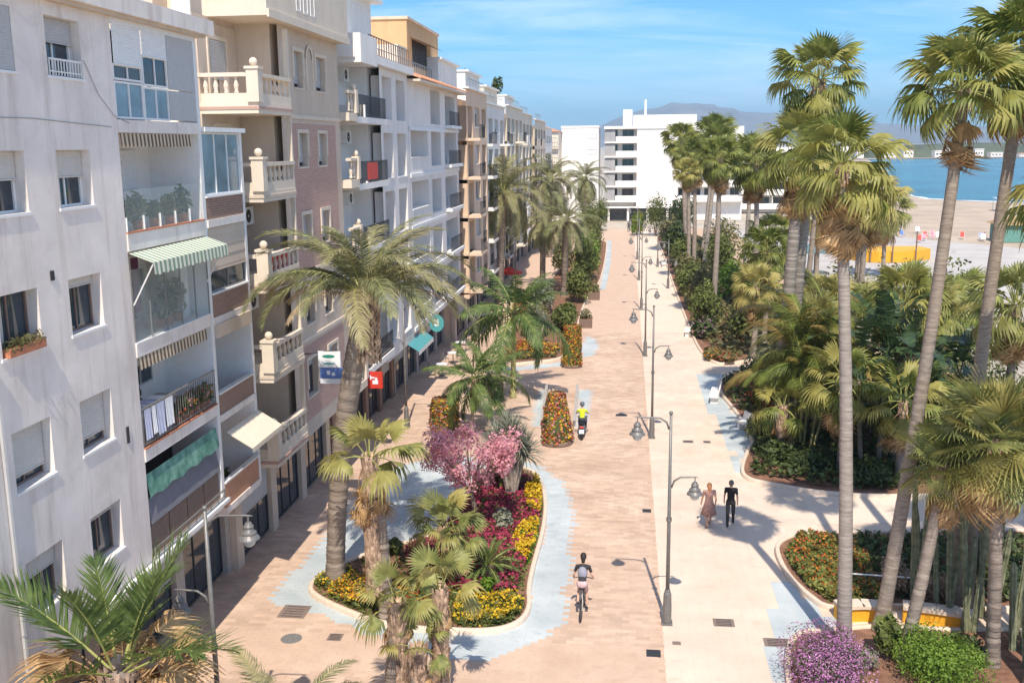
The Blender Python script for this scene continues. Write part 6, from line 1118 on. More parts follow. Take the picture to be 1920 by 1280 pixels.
for i in range(6): street_lamp('%s street lamp of the row on the paving joint' % nth[i], 1.32, 28.3 + 19.45 * i)
street_lamp('street lamp in the lower left in front of the white building', -8.9, 19.7, -1); street_lamp('thin street lamp by the shops behind the date palm', -11.0, 48.8, -1); street_lamp('far left street lamp by the row of shops', -9.9, 90, -1)
for i, (x, y) in enumerate([(4.1, 100), (3.6, 118)]): street_lamp('%s short lamp on the right garden edge' % ('nearer', 'farther')[i], x, y, 1, 4.6)
def bench(label, x, y, ang, L_=1.7, group='white concrete benches'):
    o = thing('bench', label, 'bench', (x, y, 0), group, ang)
    b = MB(); n = 8
    b.box(-0.24, 0.24, -L_ / 2, L_ / 2, 0.36, 0.46); b.build('seat', M['white'], o)
    for s in (-1, 1): MB().box(-0.2, 0.2, s * L_ * 0.36 - 0.1, s * L_ * 0.36 + 0.1, 0, 0.36).build('leg', M['white'], o)
    MB().add([(0.22, -L_ / 2, 0.46), (0.22, L_ / 2, 0.46), (0.32, L_ / 2, 0.85), (0.32, -L_ / 2, 0.85), (0.16, -L_ / 2, 0.46), (0.16, L_ / 2, 0.46), (0.26, L_ / 2, 0.85), (0.26, -L_ / 2, 0.85)], [(0, 1, 2, 3), (7, 6, 5, 4), (3, 2, 6, 7), (0, 3, 7, 4), (1, 5, 6, 2)]).build('backrest', M['white'], o)
bench('white bench at the garden kerb, farther of the two', 4.98, 55.6, R(-8), 2.2); bench('white bench at the garden kerb, nearer of the two', 6.1, 49.0, R(20), 2.2); bench('small white bench by the purple flowers', 4.62, 75.0, R(-5), 1.6); bench('white bench far up the walkway', 4.3, 118, 0, 1.8)
for xa, ya, xb, yb, lb in ((-4.12, 49.5, -4.47, 57.2, 'low grey edging between the left blue strip and the flower tower'), (-2.48, 49.5, -2.69, 57.3, 'low grey edging between the flower tower and the right blue strip')):
    o = thing('edging_strip', lb, 'kerb', (xa, ya, 0), 'edgings beside the flower tower')
    MB().add([(xa - 0.09, ya, 0), (xa, ya, 0), (xb, yb, 0), (xb - 0.09, yb, 0), (xa - 0.09, ya, 0.3), (xa, ya, 0.3), (xb, yb, 0.3), (xb - 0.09, yb, 0.3)], [(4, 5, 6, 7), (0, 1, 5, 4), (1, 2, 6, 5), (2, 3, 7, 6), (3, 0, 4, 7)]).build('slab', M['greymetal'], o, o.location); MB().add([(xa - 0.12, ya - 0.03, 0.3), (xa + 0.03, ya - 0.03, 0.3), (xb + 0.03, yb + 0.03, 0.3), (xb - 0.12, yb + 0.03, 0.3), (xa - 0.12, ya - 0.03, 0.35), (xa + 0.03, ya - 0.03, 0.35), (xb + 0.03, yb + 0.03, 0.35), (xb - 0.12, yb + 0.03, 0.35)], [(4, 5, 6, 7), (0, 1, 5, 4), (1, 2, 6, 5), (2, 3, 7, 6), (3, 0, 4, 7)]).build('cap', M['concrete'], o, o.location)
# curved orange bench walls in the garden
for i, (pts, lb) in enumerate(([[(6.35, 29.0), (7.1, 29.15), (7.8, 29.1)], 'short orange-sided bench wall behind the tall grey trunk'], [[(8.3, 29.2), (9.2, 29.0), (10.2, 28.7)], 'long orange-sided bench wall in front of the cacti'])):
    o = thing('bench_wall', lb, 'bench', (pts[0][0], pts[0][1], 0), 'orange bench walls'); P = np.array(pts)
    for nm, m_, z0, z1, hw in (('wall', 'yellow', 0.0, 0.42, 0.2), ('seat_slab', 'kerb', 0.421, 0.52, 0.27)):
        b = MB()
        for k in range(2):
            a, c = P[k], P[k + 1]; d = (c - a) / np.linalg.norm(c - a); nn = np.array([-d[1], d[0]]) * hw; q = [a + nn, c + nn, c - nn, a - nn]; b.add([(p[0], p[1], z0) for p in q] + [(p[0], p[1], z1) for p in q], [(4, 5, 6, 7), (0, 1, 5, 4), (1, 2, 6, 5), (2, 3, 7, 6), (3, 0, 4, 7)])
        b.build(nm, M[m_], o, o.location)
o = thing('rail', 'thin white rail behind the orange bench walls', 'rail', (7, 30.6, 0)); b = MB().tube([(6.9, 30.6, 0.8), (9.2, 30.4, 0.8)], 0.025, 6)
b.build('rail_bar', M['trim'], o, o.location)
for x in (6.95, 8.05, 9.15): MB().tube([(x, 30.6 - (x - 6.9) * 0.087, 0), (x, 30.6 - (x - 6.9) * 0.087, 0.8)], 0.025, 6).build('post', M['trim'], o, o.location)
# wooden planters beside the far bed
for i, (x, y, lb) in enumerate([(-3.1, 78.0, 'brown wooden planter box at the far bed corner'), (-2.9, 92.5, 'brown planter box farther up the bed edge')]):
    o = thing('planter_box', lb, 'planter', (x, y, 0), 'brown planter boxes'); b = MB()
    for k in range(4): MB().box(-0.5, 0.5, -0.5, 0.5, 0.02 + k * 0.17, 0.02 + k * 0.17 + 0.155).build('plank', M['shutterbrown'], o)
    MB().box(-0.46, 0.46, -0.46, 0.46, 0.68, 0.71).build('soil', M['soil'], o); V, F = leafcloud(260, [(0, 0, 0.95)], [0.5], 0.13, i, 0.3); link(bpy.data.objects.new('foliage', npmesh('foliage', V, [F], M['leafol'])), o)
# signs
o = thing('blade_sign', 'white and blue blade sign with green oval on the beige building', 'sign', (-11.3, 35.6, 5.0)); off = o.location
boxo('upper_panel', M['signwhite'], o, -11.25, -10.42, 35.5, 35.6, 6.02, 6.62); p2 = boxo('lower_panel', M['signblue'], o, -11.2, -10.35, 35.5, 35.6, 5.62, 6.0); boxo('base_panel', M['signwhite'], o, -11.2, -10.1, 35.48, 35.6, 5.42, 5.6)
b = MB(); n = 20; b.add([(-10.86 + 0.24 * math.cos(2 * math.pi * k / n), 35.494, 6.44 + 0.065 * math.sin(2 * math.pi * k / n)) for k in range(n)] + [(-10.86, 35.494, 6.44)], None, [(k, (k + 1) % n, n) for k in range(n)]); b.build('oval_mark', M['signgreen'], o, off); b = MB(); b.box(-11.05, -10.65, 35.492, 35.499, 6.14, 6.2); b.build('print_line', M['signteal'], o, off)
b = MB(); b.box(-10.95, -10.82, 35.492, 35.499, 5.75, 5.9); b.box(-10.76, -10.64, 35.492, 35.499, 5.72, 5.84); b.build('print_mark', M['signwhite'], o, off); MB().tube([(-11.8, 35.55, 6.5), (-10.5, 35.55, 6.68)], 0.025, 6).build('bracket', M['darkmetal'], o, off)
o = thing('shop_sign', 'square red shop sign with white mark beyond the date palm trunk', 'sign', (-11.0, 43.5, 3.4)); off = o.location
boxo('panel', M['red'], o, -11.55, -10.85, 43.45, 43.6, 3.3, 4.05); b = MB(); b.box(-11.42, -11.36, 43.44, 43.449, 3.7, 3.9); b.box(-11.36, -11.2, 43.44, 43.449, 3.76, 3.83); b.box(-11.3, -11.05, 43.44, 43.449, 3.5, 3.68); b.box(-11.18, -11.08, 43.44, 43.449, 3.68, 3.8); b.build('white_mark', M['signwhite'], o, off); MB().tube([(-11.9, 43.52, 3.7), (-11.5, 43.52, 3.7)], 0.02, 6).build('bracket', M['darkmetal'], o, off)
o = thing('shop_sign', 'turquoise round hanging sign on the shop row', 'sign', (-10.9, 57, 3.6)); off = o.location
b = MB(); n = 22; b.add([(-10.9 + 0.42 * math.cos(2 * math.pi * k / n), 57.0 + e, 3.9 + 0.5 * math.sin(2 * math.pi * k / n)) for e in (0, 0.12) for k in range(n)] + [(-10.9, 57, 3.9)], [(k, (k + 1) % n, n + (k + 1) % n, n + k) for k in range(n)], [(k, (k + 1) % n, 2 * n) for k in range(n)]); b.build('panel', M['signteal'], o, off); boxo('white_mark', M['signwhite'], o, -11.02, -10.78, 56.985, 56.998, 3.75, 4.15); MB().tube([(-11.8, 57.06, 4.2), (-11.2, 57.06, 4.2)], 0.02, 6).build('bracket', M['darkmetal'], o, off)
o = thing('shop_awning', 'turquoise shop fascia with striped awning below the white building', 'awning', (-11.5, 52.5, 3)); off = o.location
MB().add([(-11.9, 53.2, 3.45), (-11.9, 57.5, 3.45), (-11.2, 57.5, 3.0), (-11.2, 53.2, 3.0), (-11.9, 53.2, 3.43), (-11.9, 57.5, 3.43), (-11.2, 57.5, 2.98), (-11.2, 53.2, 2.98)], [(0, 1, 2, 3), (7, 6, 5, 4)]).build('canopy', M['signteal'], o, off); MB().add([(-11.2, 53.2, 3.0), (-11.2, 57.5, 3.0), (-11.18, 57.5, 2.78), (-11.18, 53.2, 2.78)], [(0, 1, 2, 3)]).build('valance', M['signwhite'], o, off)
for i, (y0, y1, m_, lb) in enumerate([(43.6, 46.2, 'signteal', 'turquoise shop fascia below the white balconies'), (58.5, 61.5, 'red', 'red shop fascia under the grey white loggias'), (62.2, 65.0, 'signwhite', 'white shop fascia under the grey white loggias'), (72.5, 76.0, 'signgreen', 'dark green shop fascia under the peach building'), (84.0, 88.0, 'signwhite', 'white shop fascia under the far white building')]):
    o = thing('shop_fascia', lb, 'shop sign', (-12.6, (y0 + y1) / 2, 2.6), 'shop fascias'); boxo('board', M[m_], o, -12.95, -12.86, y0, y1, 2.55, 3.05); boxo('frame', M['darkmetal'], o, -12.86, -12.84, y0, y1, 2.5, 2.55)
def cafe(label, x, y, r):
    o = thing('cafe_table', label, 'table', (x, y, 0), 'cafe tables'); MB().lathe([(0, 0.72), (0.36, 0.72), (0.36, 0.75), (0, 0.75)], (0, 0, 0), 16).build('table_top', M['signwhite'], o); MB().tube([(0, 0, 0.02), (0, 0, 0.72)], 0.03, 8).lathe([(0, 0), (0.22, 0), (0.2, 0.03), (0, 0.03)], (0, 0, 0), 12).build('pedestal', M['darkmetal'], o)
    for k in range(2):
        a = r + k * math.pi; cx, cy = x + 0.62 * math.cos(a), y + 0.62 * math.sin(a); c = thing('cafe_chair', ('chair on the street side of the ' if math.cos(a) > 0 else 'chair on the shop side of the ') + label, 'chair', (cx, cy, 0), 'cafe chairs', a)
        MB().box(-0.2, 0.2, -0.2, 0.2, 0.43, 0.47).build('seat', M['greymetal'], c); MB().box(0.17, 0.2, -0.2, 0.2, 0.55, 0.85).build('backrest', M['greymetal'], c)
        for sx in (-0.18, 0.18):
            for sy in (-0.18, 0.18): MB().tube([(sx, sy, 0), (sx, sy, 0.43 if sx < 0 else 0.85)], 0.014, 5).build('leg', M['greymetal'], c)
for i, (x, y) in enumerate([(-11.3, 60.5), (-11.2, 64.0), (-11.3, 67.6), (-11.2, 79.0)]): cafe(('nearest', 'second', 'third', 'farthest')[i] + ' small white cafe table by the shops', x, y, 0.3 + 0.4 * i)
o = thing('parasol', 'red terrace parasol by the far shops', 'parasol', (-11.0, 95, 0)); MB().lathe([(0, 2.7), (1.2, 2.2), (1.2, 2.05), (1.15, 2.18), (0, 2.62)], (0, 0, 0), 10).build('canopy', M['red'], o); MB().tube([(0, 0, 0), (0, 0, 2.6)], 0.03, 6).build('pole', M['trim'], o)
# ---------------------------------------------------------------- people (one continuous remeshed body each)
SK = mat('skin', (0.62, 0.38, 0.27), 0.55, 0.08, 6); SKT = mat('tanned_skin', (0.56, 0.31, 0.20), 0.55, 0.08, 6)
def capsule(b, p, q, r0, r1, n=10):
    p = np.array(p, float); q = np.array(q, float); d = q - p; L_ = np.linalg.norm(d); d /= L_; pts = []; rad = []
    for k in range(4): a = math.pi / 2 * (k + 0.15) / 4; pts.append(p - d * r0 * math.cos(a)); rad.append(r0 * math.sin(a))
    for t in (0, 0.33, 0.66, 1): pts.append(p + d * L_ * t); rad.append(r0 + (r1 - r0) * t)
    for k in range(4): a = math.pi / 2 * (3.85 - k) / 4; pts.append(q + d * r1 * math.cos(a)); rad.append(r1 * math.sin(a))
    b.tube(pts, rad, n)
def body(parent, segs, blobs, mats, extra=()):
    """segs: (p, q, r0, r1, material index); blobs: (centre, radius, scale, material index)"""
    b = MB(); c = []
    for p, q, r0, r1, mi in segs: capsule(b, p, q, r0, r1); c.append((np.array(p, float), np.array(q, float), (r0 + r1) / 2, mi))
    for ce, rr, sc, mi in blobs: b.sphere(ce, rr, 14, 10, sc); c.append((np.array(ce, float), np.array(ce, float), rr * np.mean(sc), mi))
    o = b.build('body', None, parent); md = o.modifiers.new('r', 'REMESH'); md.mode = 'VOXEL'; md.voxel_size = 0.011; ms = o.modifiers.new('s', 'SMOOTH'); ms.factor = 0.5; ms.iterations = 4
    dg = bpy.context.evaluated_depsgraph_get(); me = bpy.data.meshes.new_from_object(o.evaluated_get(dg)); o.modifiers.clear(); o.data = me; me.materials.clear()
    for m_ in mats: me.materials.append(m_)
    n = len(me.polygons); ce = np.zeros(n * 3, np.float32); me.polygons.foreach_get('center', ce); ce = ce.reshape(-1, 3); best = np.full(n, 1e9); idx = np.zeros(n, np.int32)
    for p, q, rr, mi in c:
        d = q - p; l2 = max(d @ d, 1e-9); t = np.clip(((ce - p) @ d) / l2, 0, 1); ds = np.linalg.norm(ce - (p + t[:, None] * d), axis=1) - rr; m_ = ds < best; best[m_] = ds[m_]; idx[m_] = mi
    me.polygons.foreach_set('material_index', idx); me.polygons.foreach_set('use_smooth', np.ones(n, bool)); return o
def hand(S, wrist, d, palm_n, mi, curl=0.5):
    """five separate fingers with a knuckle bend each; d: hand direction, palm_n: palm normal"""
    d = np.array(d, float) / np.linalg.norm(d); pn = np.array(palm_n, float); pn -= d * (pn @ d); pn /= np.linalg.norm(pn); s = np.cross(d, pn); w_ = np.array(wrist, float); k = w_ + d * 0.09
    S.append((w_, k, 0.026, 0.030, mi))
    for i, l in enumerate((0.065, 0.08, 0.075, 0.055)):
        p = k + s * (i - 1.5) * 0.021; q = p + d * l * 0.55 + pn * l * 0.15 * curl; S.append((p, q, 0.0105, 0.0095, mi)); S.append((q, q + d * l * 0.45 * (1 - 0.5 * curl) + pn * l * 0.45 * curl, 0.0095, 0.008, mi))
    t0 = w_ + d * 0.03 - s * 0.03; t1 = t0 + d * 0.035 - s * 0.025; S.append((t0, t1, 0.013, 0.011, mi)); S.append((t1, t1 + d * 0.03 + pn * 0.01, 0.011, 0.009, mi))
def head(S, Bl, c, face, mi, up=(0, 0, 1)):
    c = np.array(c, float); fv = np.array(face, float); fv /= np.linalg.norm(fv); sd = np.cross(fv, up)
    Bl.append((c, 0.105, (0.80 if abs(fv[0]) < 0.5 else 0.95, 0.95 if abs(fv[0]) < 0.5 else 0.80, 1.13), mi)); S.append((c + fv * 0.085 + np.array([0, 0, 0.005]), c + fv * 0.112 - np.array([0, 0, 0.018]), 0.010, 0.014, mi)); S.append((c + fv * 0.05 - np.array([0, 0, 0.075]), c + fv * 0.075 - np.array([0, 0, 0.095]), 0.04, 0.03, mi))
    for q in (-1, 1): S.append((c + sd * q * 0.084 + np.array([0, 0, 0.02]), c + sd * q * 0.086 - np.array([0, 0, 0.02]), 0.014, 0.010, mi))
def face_parts(o, c, face):
    c = np.array(c, float); fv = np.array(face, float); fv /= np.linalg.norm(fv); sd = np.cross(fv, (0, 0, 1))
    for q in (-1, 1): MB().sphere(c + fv * 0.094 + sd * q * 0.034 + np.array([0, 0, 0.012]), 0.011, 8, 6).build('eye', M['black'], o)
    MB().sphere(c + fv * 0.10 - np.array([0, 0, 0.055]), 0.02, 8, 6, (1.2, 0.5, 0.35)).build('mouth', M['red'], o)
def hair(o, c, m_, long=0.0, back=(0, -1, 0)):
    c = np.array(c, float); bk = np.array(back, float); b = MB(); b.sphere(c + bk * 0.018 + np.array([0, 0, 0.028]), 0.112, 16, 10, (0.86, 0.96, 1.05))
    if long: capsule(b, c + bk * 0.06, c + bk * 0.085 - np.array([0, 0, long]), 0.085, 0.055)
    h = b.build('hair', m_, o, smooth=True); md = h.modifiers.new('r', 'REMESH'); md.mode = 'VOXEL'; md.voxel_size = 0.012; return h
def walker(label, x, y, heading, mats, dress=False, hairm=None, hlong=0.0, stride=0.2, H_=1.72, bag=None):
    """walks along +Y local before rotation; mats: skin, top, bottom, shoes"""
    o = thing('person', label, 'person', (x, y, 0.0), None, heading); s = H_ / 1.72; S = []; Bl = []; sk, top, bot, sho = 0, 1, 2, 3
    z = lambda v: v * s
    Bl.append(((0, 0, z(0.95)), 0.16, (1.05, 0.75, 0.9), 1 if dress else 2)); S += [((0, 0, z(0.98)), (0, 0.0, z(1.15)), 0.14, 0.14, top), ((0, 0, z(1.15)), (0, 0, z(1.32)), 0.145, 0.15, top)]
    for q in (-1, 1):
        hip = (q * 0.095, 0, z(0.9)); kn = (q * 0.10, q * stride * 0.62 + 0.03, z(0.49)); an = (q * 0.10, q * stride * 1.15 - (0.05 if q < 0 else 0), z(0.09 if q > 0 else 0.12)); lg = sk if dress else bot
        S += [(hip, kn, 0.092, 0.07, 1 if dress else bot), (kn, an, 0.055 if dress else 0.066, 0.036 if dress else 0.052, lg if dress else bot), (an, (an[0], an[1] + 0.15, 0.035), 0.038, 0.035, sho)]
        sh = (q * 0.185, 0, z(1.41)); el = (q * 0.235, -q * 0.09, z(1.12)); wr = (q * 0.24, -q * 0.09 + 0.12, z(0.90)); S += [((q * 0.06, 0, z(1.4)), sh, 0.075, 0.062, top), (sh, tuple((np.array(sh) + np.array(el)) / 2), 0.056, 0.05, top), (tuple((np.array(sh) + np.array(el)) / 2), el, 0.043, 0.038, sk), (el, wr, 0.037, 0.025, sk)]; hand(S, wr, np.array(wr) - np.array(el), (-q, 0, 0), sk)
    S += [((0, 0, z(1.40)), (0, 0.02, z(1.52)), 0.055, 0.05, sk)]; c = (0, 0.03, z(1.61)); head(S, Bl, c, (0, 1, 0), sk); body(o, S, Bl, mats); face_parts(o, c, (0, 1, 0))
    if hairm: hair(o, c, hairm, hlong)
    if dress:
        b = MB(); n = 28; prof = [(0.135, 1.2), (0.14, 1.06), (0.175, 0.92), (0.22, 0.72), (0.27, 0.5), (0.262, 0.5), (0.2, 0.75)]; V = []
        for (r_, zz) in prof:
            for k in range(n): a = 2 * math.pi * k / n; w_ = 1 + 0.07 * math.sin(a * 7) * max(0, (1.0 - zz)) * 2; V.append((r_ * 1.05 * w_ * math.cos(a), r_ * 0.85 * w_ * math.sin(a), z(zz)))
        b.add(V, [(i * n + k, i * n + (k + 1) % n, (i + 1) * n + (k + 1) % n, (i + 1) * n + k) for i in range(len(prof) - 1) for k in range(n)]); b.build('dress_skirt', mats[1], o, smooth=True)
    return o
floral = mat('floral_dress', (0.26, 0.10, 0.085), 0.85, 0.3, 26, col2=(0.52, 0.34, 0.28)); blk = mat('black_cloth', (0.022, 0.02, 0.022), 0.85, 0.2, 12); blk2 = mat('charcoal_cloth', (0.045, 0.04, 0.042), 0.85, 0.2, 12); shoe = mat('dark_shoes', (0.05, 0.045, 0.05), 0.6, 0.2, 10); auburn = mat('auburn_hair', (0.46, 0.20, 0.09), 0.6, 0.25, 30); dkhair = mat('dark_hair', (0.035, 0.026, 0.022), 0.55, 0.25, 30); ghair = mat('grey_hair', (0.16, 0.14, 0.13), 0.6, 0.25, 30)
walker('woman with long auburn hair in a floral dress walking beside the man in black', 3.15, 36.3, R(8), [SKT, floral, floral, shoe], True, auburn, 0.16, 0.17, 1.66)
walker('man dressed all in black walking on the cream paving', 3.95, 36.4, R(-6), [SK, blk, blk2, shoe], False, ghair, 0.0, 0.22, 1.76)
# bicycle and rider
def wheel(o, y, z, r_, m_tyre, w_=0.02, spokes=14, name='wheel'):
    b = MB(); n = 28; k = 8; V = []
    for i in range(n):
        a = 2 * math.pi * i / n
        for j in range(k): t = 2 * math.pi * j / k; rr = r_ - w_ + w_ * math.cos(t); V.append((w_ * math.sin(t), y + rr * math.cos(a), z + rr * math.sin(a)))
    b.add(V, [(i * k + j, ((i + 1) % n) * k + j, ((i + 1) % n) * k + (j + 1) % k, i * k + (j + 1) % k) for i in range(n) for j in range(k)]); t = b.build(name, m_tyre, o, smooth=True); s = MB()
    for i in range(spokes): a = 2 * math.pi * i / spokes; s.tube([(0, y, z), (0, y + (r_ - w_ * 1.5) * math.cos(a), z + (r_ - w_ * 1.5) * math.sin(a))], 0.003, 4, False)
    s.tube([(-0.04, y, z), (0.04, y, z)], 0.02, 8); s.build('spokes', M['greymetal'], t)
def bicycle(label, x, y, heading, col):
    o = thing('bicycle', label, 'bicycle', (x, y, 0), 'bicycles', heading); wheel(o, -0.52, 0.34, 0.34, M['black']); wheel(o, 0.53, 0.34, 0.34, M['black'])
    fr = MB(); bb = (0, -0.08, 0.29); st = (0, -0.2, 0.78); hd = (0, 0.36, 0.82); hb = (0, 0.4, 0.62)
    for p, q, r_ in ((bb, st, 0.017), (st, hd, 0.016), (bb, hb, 0.02), (hd, hb, 0.02), (hb, (0, 0.53, 0.34), 0.014), (bb, (0.05, -0.52, 0.34), 0.01), (bb, (-0.05, -0.52, 0.34), 0.01), (st, (0.05, -0.52, 0.34), 0.009), (st, (-0.05, -0.52, 0.34), 0.009)): fr.tube([p, q], r_, 6)
    fr.build('frame', col, o); MB().sphere((0, -0.26, 0.93), 0.13, 12, 8, (0.75, 1.0, 0.35)).build('saddle', M['black'], o); MB().tube([st, (0, -0.23, 0.9)], 0.013, 6).build('seat_post', M['greymetal'], o)
    MB().tube([hd, (0, 0.35, 0.98)], 0.014, 6).tube([(-0.3, 0.28, 1.02), (-0.12, 0.38, 1.0), (0.12, 0.38, 1.0), (0.3, 0.28, 1.02)], 0.014, 6).build('handlebar', M['darkmetal'], o)
    c = MB()
    for q in (-1, 1): c.tube([(q * 0.06, -0.08, 0.29), (q * 0.07, -0.08 + q * 0.12, 0.29 - q * 0.12)], 0.01, 5).box(q * 0.12 - 0.045, q * 0.12 + 0.045, -0.08 + q * 0.12 - 0.035, -0.08 + q * 0.12 + 0.035, 0.275 - q * 0.12, 0.3 - q * 0.12)
    c.build('pedal', M['darkmetal'], o); return o
def rider(label, x, y, heading, mats, hairm, hl, bagm=None, helmet=None, lean=0.14, seat=0.98, hands=(0.29, 0.28, 1.05), feet=((0.13, 0.06, 0.22), (-0.13, -0.18, 0.44)), splay=0.0):
    o = thing('person', label, 'person', (x, y, 0), None, heading); S = []; Bl = []; hp = np.array([0, -0.24, seat + 0.08]); chst = hp + np.array([0, lean * 2.2, 0.36]); nk = hp + np.array([0, lean * 2.7, 0.50]); c = hp + np.array([0, lean * 3.0 + 0.02, 0.68])
    Bl.append((hp, 0.165, (1.05, 0.85, 0.85), 2)); S += [(hp + [0, 0.01, 0.05], (hp + chst) / 2, 0.125, 0.125, 1), ((hp + chst) / 2, chst, 0.13, 0.145, 1), (nk - [0, 0.02, 0.06], nk + [0, 0.02, 0.06], 0.055, 0.05, 0)]
    for q, ft in ((1, feet[0]), (-1, feet[1])):
        hip = hp + [q * 0.09, 0.02, -0.03]; an = np.array(ft) + [0, -0.05, 0.06]; mid = (hip + an) / 2; kn = mid + np.array([q * splay, 0.27 if ft[2] > 0.3 else 0.17, 0.06]); S += [(hip, kn, 0.085, 0.06, 2), (kn, an, 0.054, 0.036, 4), (an, an + [0, 0.15, -0.03], 0.036, 0.034, 3)]
        sh = chst + [q * 0.18, 0.02, 0.05]; wr = np.array([q * hands[0], hands[1] - 0.08, hands[2]]); el = (sh + wr) / 2 + [q * 0.05, -0.06, -0.05]; S += [(chst + [q * 0.06, 0, 0.07], sh, 0.075, 0.062, 1), (sh, (sh + el) / 2, 0.056, 0.05, 1), ((sh + el) / 2, el, 0.043, 0.038, 0 if mats[0] is not mats[1] else 1), (el, wr, 0.037, 0.025, 0)]; hand(S, wr, (0, 1, -0.25), (0, 0, -1), 0, 0.9)
    head(S, Bl, c, (0, 1, 0), 0); body(o, S, Bl, mats); face_parts(o, c, (0, 1, 0))
    if helmet: b = MB(); b.sphere(c + [0, -0.01, 0.045], 0.13, 16, 10, (0.92, 1.08, 0.92)); b.build('helmet', helmet, o, smooth=True)
    else: hair(o, c, hairm, hl)
    if bagm:
        b = MB(); b.sphere((0, 0, 0), 0.2, 14, 10, (0.75, 0.5, 1.0)); bo_ = b.build('backpack', bagm, o, smooth=True); bo_.location = chst + [0, -0.20, -0.06]
    return o
lilac = mat('grey_backpack', (0.30, 0.30, 0.36), 0.8, 0.1, 9); pinkm = mat('pale_pink_skirt', (0.60, 0.42, 0.42), 0.85, 0.12, 12); bikem = mat('bike_paint', (0.30, 0.27, 0.25), 0.4, 0.1, 9, metal=0.3)
bicycle('bicycle under the cyclist with the grey backpack', -1.2, 28.75, R(-3), bikem)
rider('cyclist with dark hair, dark top and grey backpack riding away', -1.2, 28.75, R(-3), [SK, blk2, pinkm, shoe, SK], dkhair, 0.12, lilac)
# scooter and hi-vis rider
hv = mat('hi_vis_vest', (0.62, 0.72, 0.03), 0.6, 0.08, 9); scg = mat('scooter_grey', (0.12, 0.13, 0.15), 0.35, 0.1, 9); navy = mat('dark_trousers', (0.05, 0.055, 0.07), 0.85, 0.15, 12)
o = thing('motor_scooter', 'dark grey scooter with white rear panel ridden in the street', 'scooter', (-2.05, 47.8, 0)); wheel(o, -0.6, 0.25, 0.25, M['black'], 0.055, 6); wheel(o, 0.62, 0.25, 0.25, M['black'], 0.055, 6)
b = MB(); b.sphere((0, -0.38, 0.52), 0.3, 14, 10, (0.62, 1.35, 0.7)); b.build('body', scg, o, smooth=True); MB().box(-0.16, 0.16, -0.2, 0.42, 0.24, 0.3).build('floorboard', scg, o)
MB().add([(-0.2, 0.42, 0.25), (0.2, 0.42, 0.25), (0.24, 0.52, 0.9), (-0.24, 0.52, 0.9), (-0.17, 0.47, 0.25), (0.17, 0.47, 0.25), (0.2, 0.58, 0.88), (-0.2, 0.58, 0.88)], [(0, 1, 2, 3), (5, 4, 7, 6), (3, 2, 6, 7), (0, 3, 7, 4), (1, 5, 6, 2)]).build('leg_shield', scg, o)
MB().tube([(0, 0.5, 0.85), (0, 0.44, 1.05)], 0.03, 8).tube([(-0.33, 0.36, 1.08), (0, 0.44, 1.06), (0.33, 0.36, 1.08)], 0.016, 6).build('handlebar', M['darkmetal'], o); MB().sphere((0, -0.32, 0.78), 0.24, 12, 8, (0.65, 1.4, 0.3)).build('saddle', M['black'], o, smooth=True); MB().box(-0.12, 0.12, -0.815, -0.795, 0.36, 0.56).build('number_plate', M['signwhite'], o); MB().sphere((0, -0.76, 0.66), 0.08, 10, 6, (1.4, 0.5, 0.7)).build('tail_light', M['red'], o)
rider('scooter rider in a yellow hi-vis vest beside the tall flower tower', -2.05, 47.8, 0, [SK, hv, navy, shoe, navy], dkhair, 0, None, scg, 0.06, 0.84, (0.31, 0.36, 1.1), ((0.13, 0.22, 0.32), (-0.13, 0.22, 0.32)), 0.06)
# far figures
for i, (x, y, c_, lb) in enumerate([(0.3, 166, 'navy', 'tiny dark figure walking at the far end of the street'), (1.0, 167, 'red', 'tiny figure beside the dark one at the far end'), (-9.9, 84.5, 'blk', 'far pedestrian in the shade by the shops'), (-10.1, 76, 'lilac', 'pedestrian by the far shop fronts')]):
    walker(lb, x, y, R(10 * i), [SK, {'navy': navy, 'red': M['red'], 'blk': blk, 'lilac': lilac}[c_], navy, shoe], False, dkhair, 0, 0.18, 1.7)
# beach things
o = thing('kiosk', 'orange yellow beach play structure with low curved walls', 'kiosk', (31.5, 127, 0)); P = [(27.5, 124.0), (29.5, 123.0), (32, 123.0), (34.5, 124.5), (36.5, 127), (36, 130), (30, 130), (27, 127)]
MB().prism(P, 0, 1.25).build('wall', M['yellow'], o, o.location)
for x, y in ((28.6, 123.2), (31, 122.7), (34.0, 124.0)): MB().tube([(x, y, 0), (x, y, 3.6)], 0.09, 6).build('post', M['shutterbrown'], o, o.location)
o = thing('parasol', 'blue green thatched parasol on the plaza', 'parasol', (20.2, 112, 0)); MB().lathe([(0, 3.4), (1.0, 3.1), (2.1, 2.5), (2.1, 2.4), (0, 2.9)], (0, 0, 0), 14).build('canopy', mat('parasol_blue', (0.14, 0.24, 0.28), 0.8, 0.15, 4), o); MB().tube([(0, 0, 0), (0, 0, 3.0)], 0.07, 6).build('pole', M['wood'], o)
o = thing('parasol', 'pale blue beach awning near the waterline', 'parasol', (78, 216, 0)); MB().add([(-4, -2, 2.2), (4, -2, 2.2), (4, 2, 2.6), (-4, 2, 2.6), (-4, -2, 2.15), (4, -2, 2.15), (4, 2, 2.55), (-4, 2, 2.55)], [(0, 1, 2, 3), (7, 6, 5, 4), (0, 4, 5, 1)]).build('canopy', mat('pale_blue_canvas', (0.35, 0.48, 0.62), 0.8, 0.1, 2), o)
for sx, sy in ((-3.8, -1.8), (3.8, -1.8), (3.8, 1.8), (-3.8, 1.8)): MB().tube([(sx, sy, 0), (sx, sy, 2.2)], 0.06, 6).build('pole', M['trim'], o)
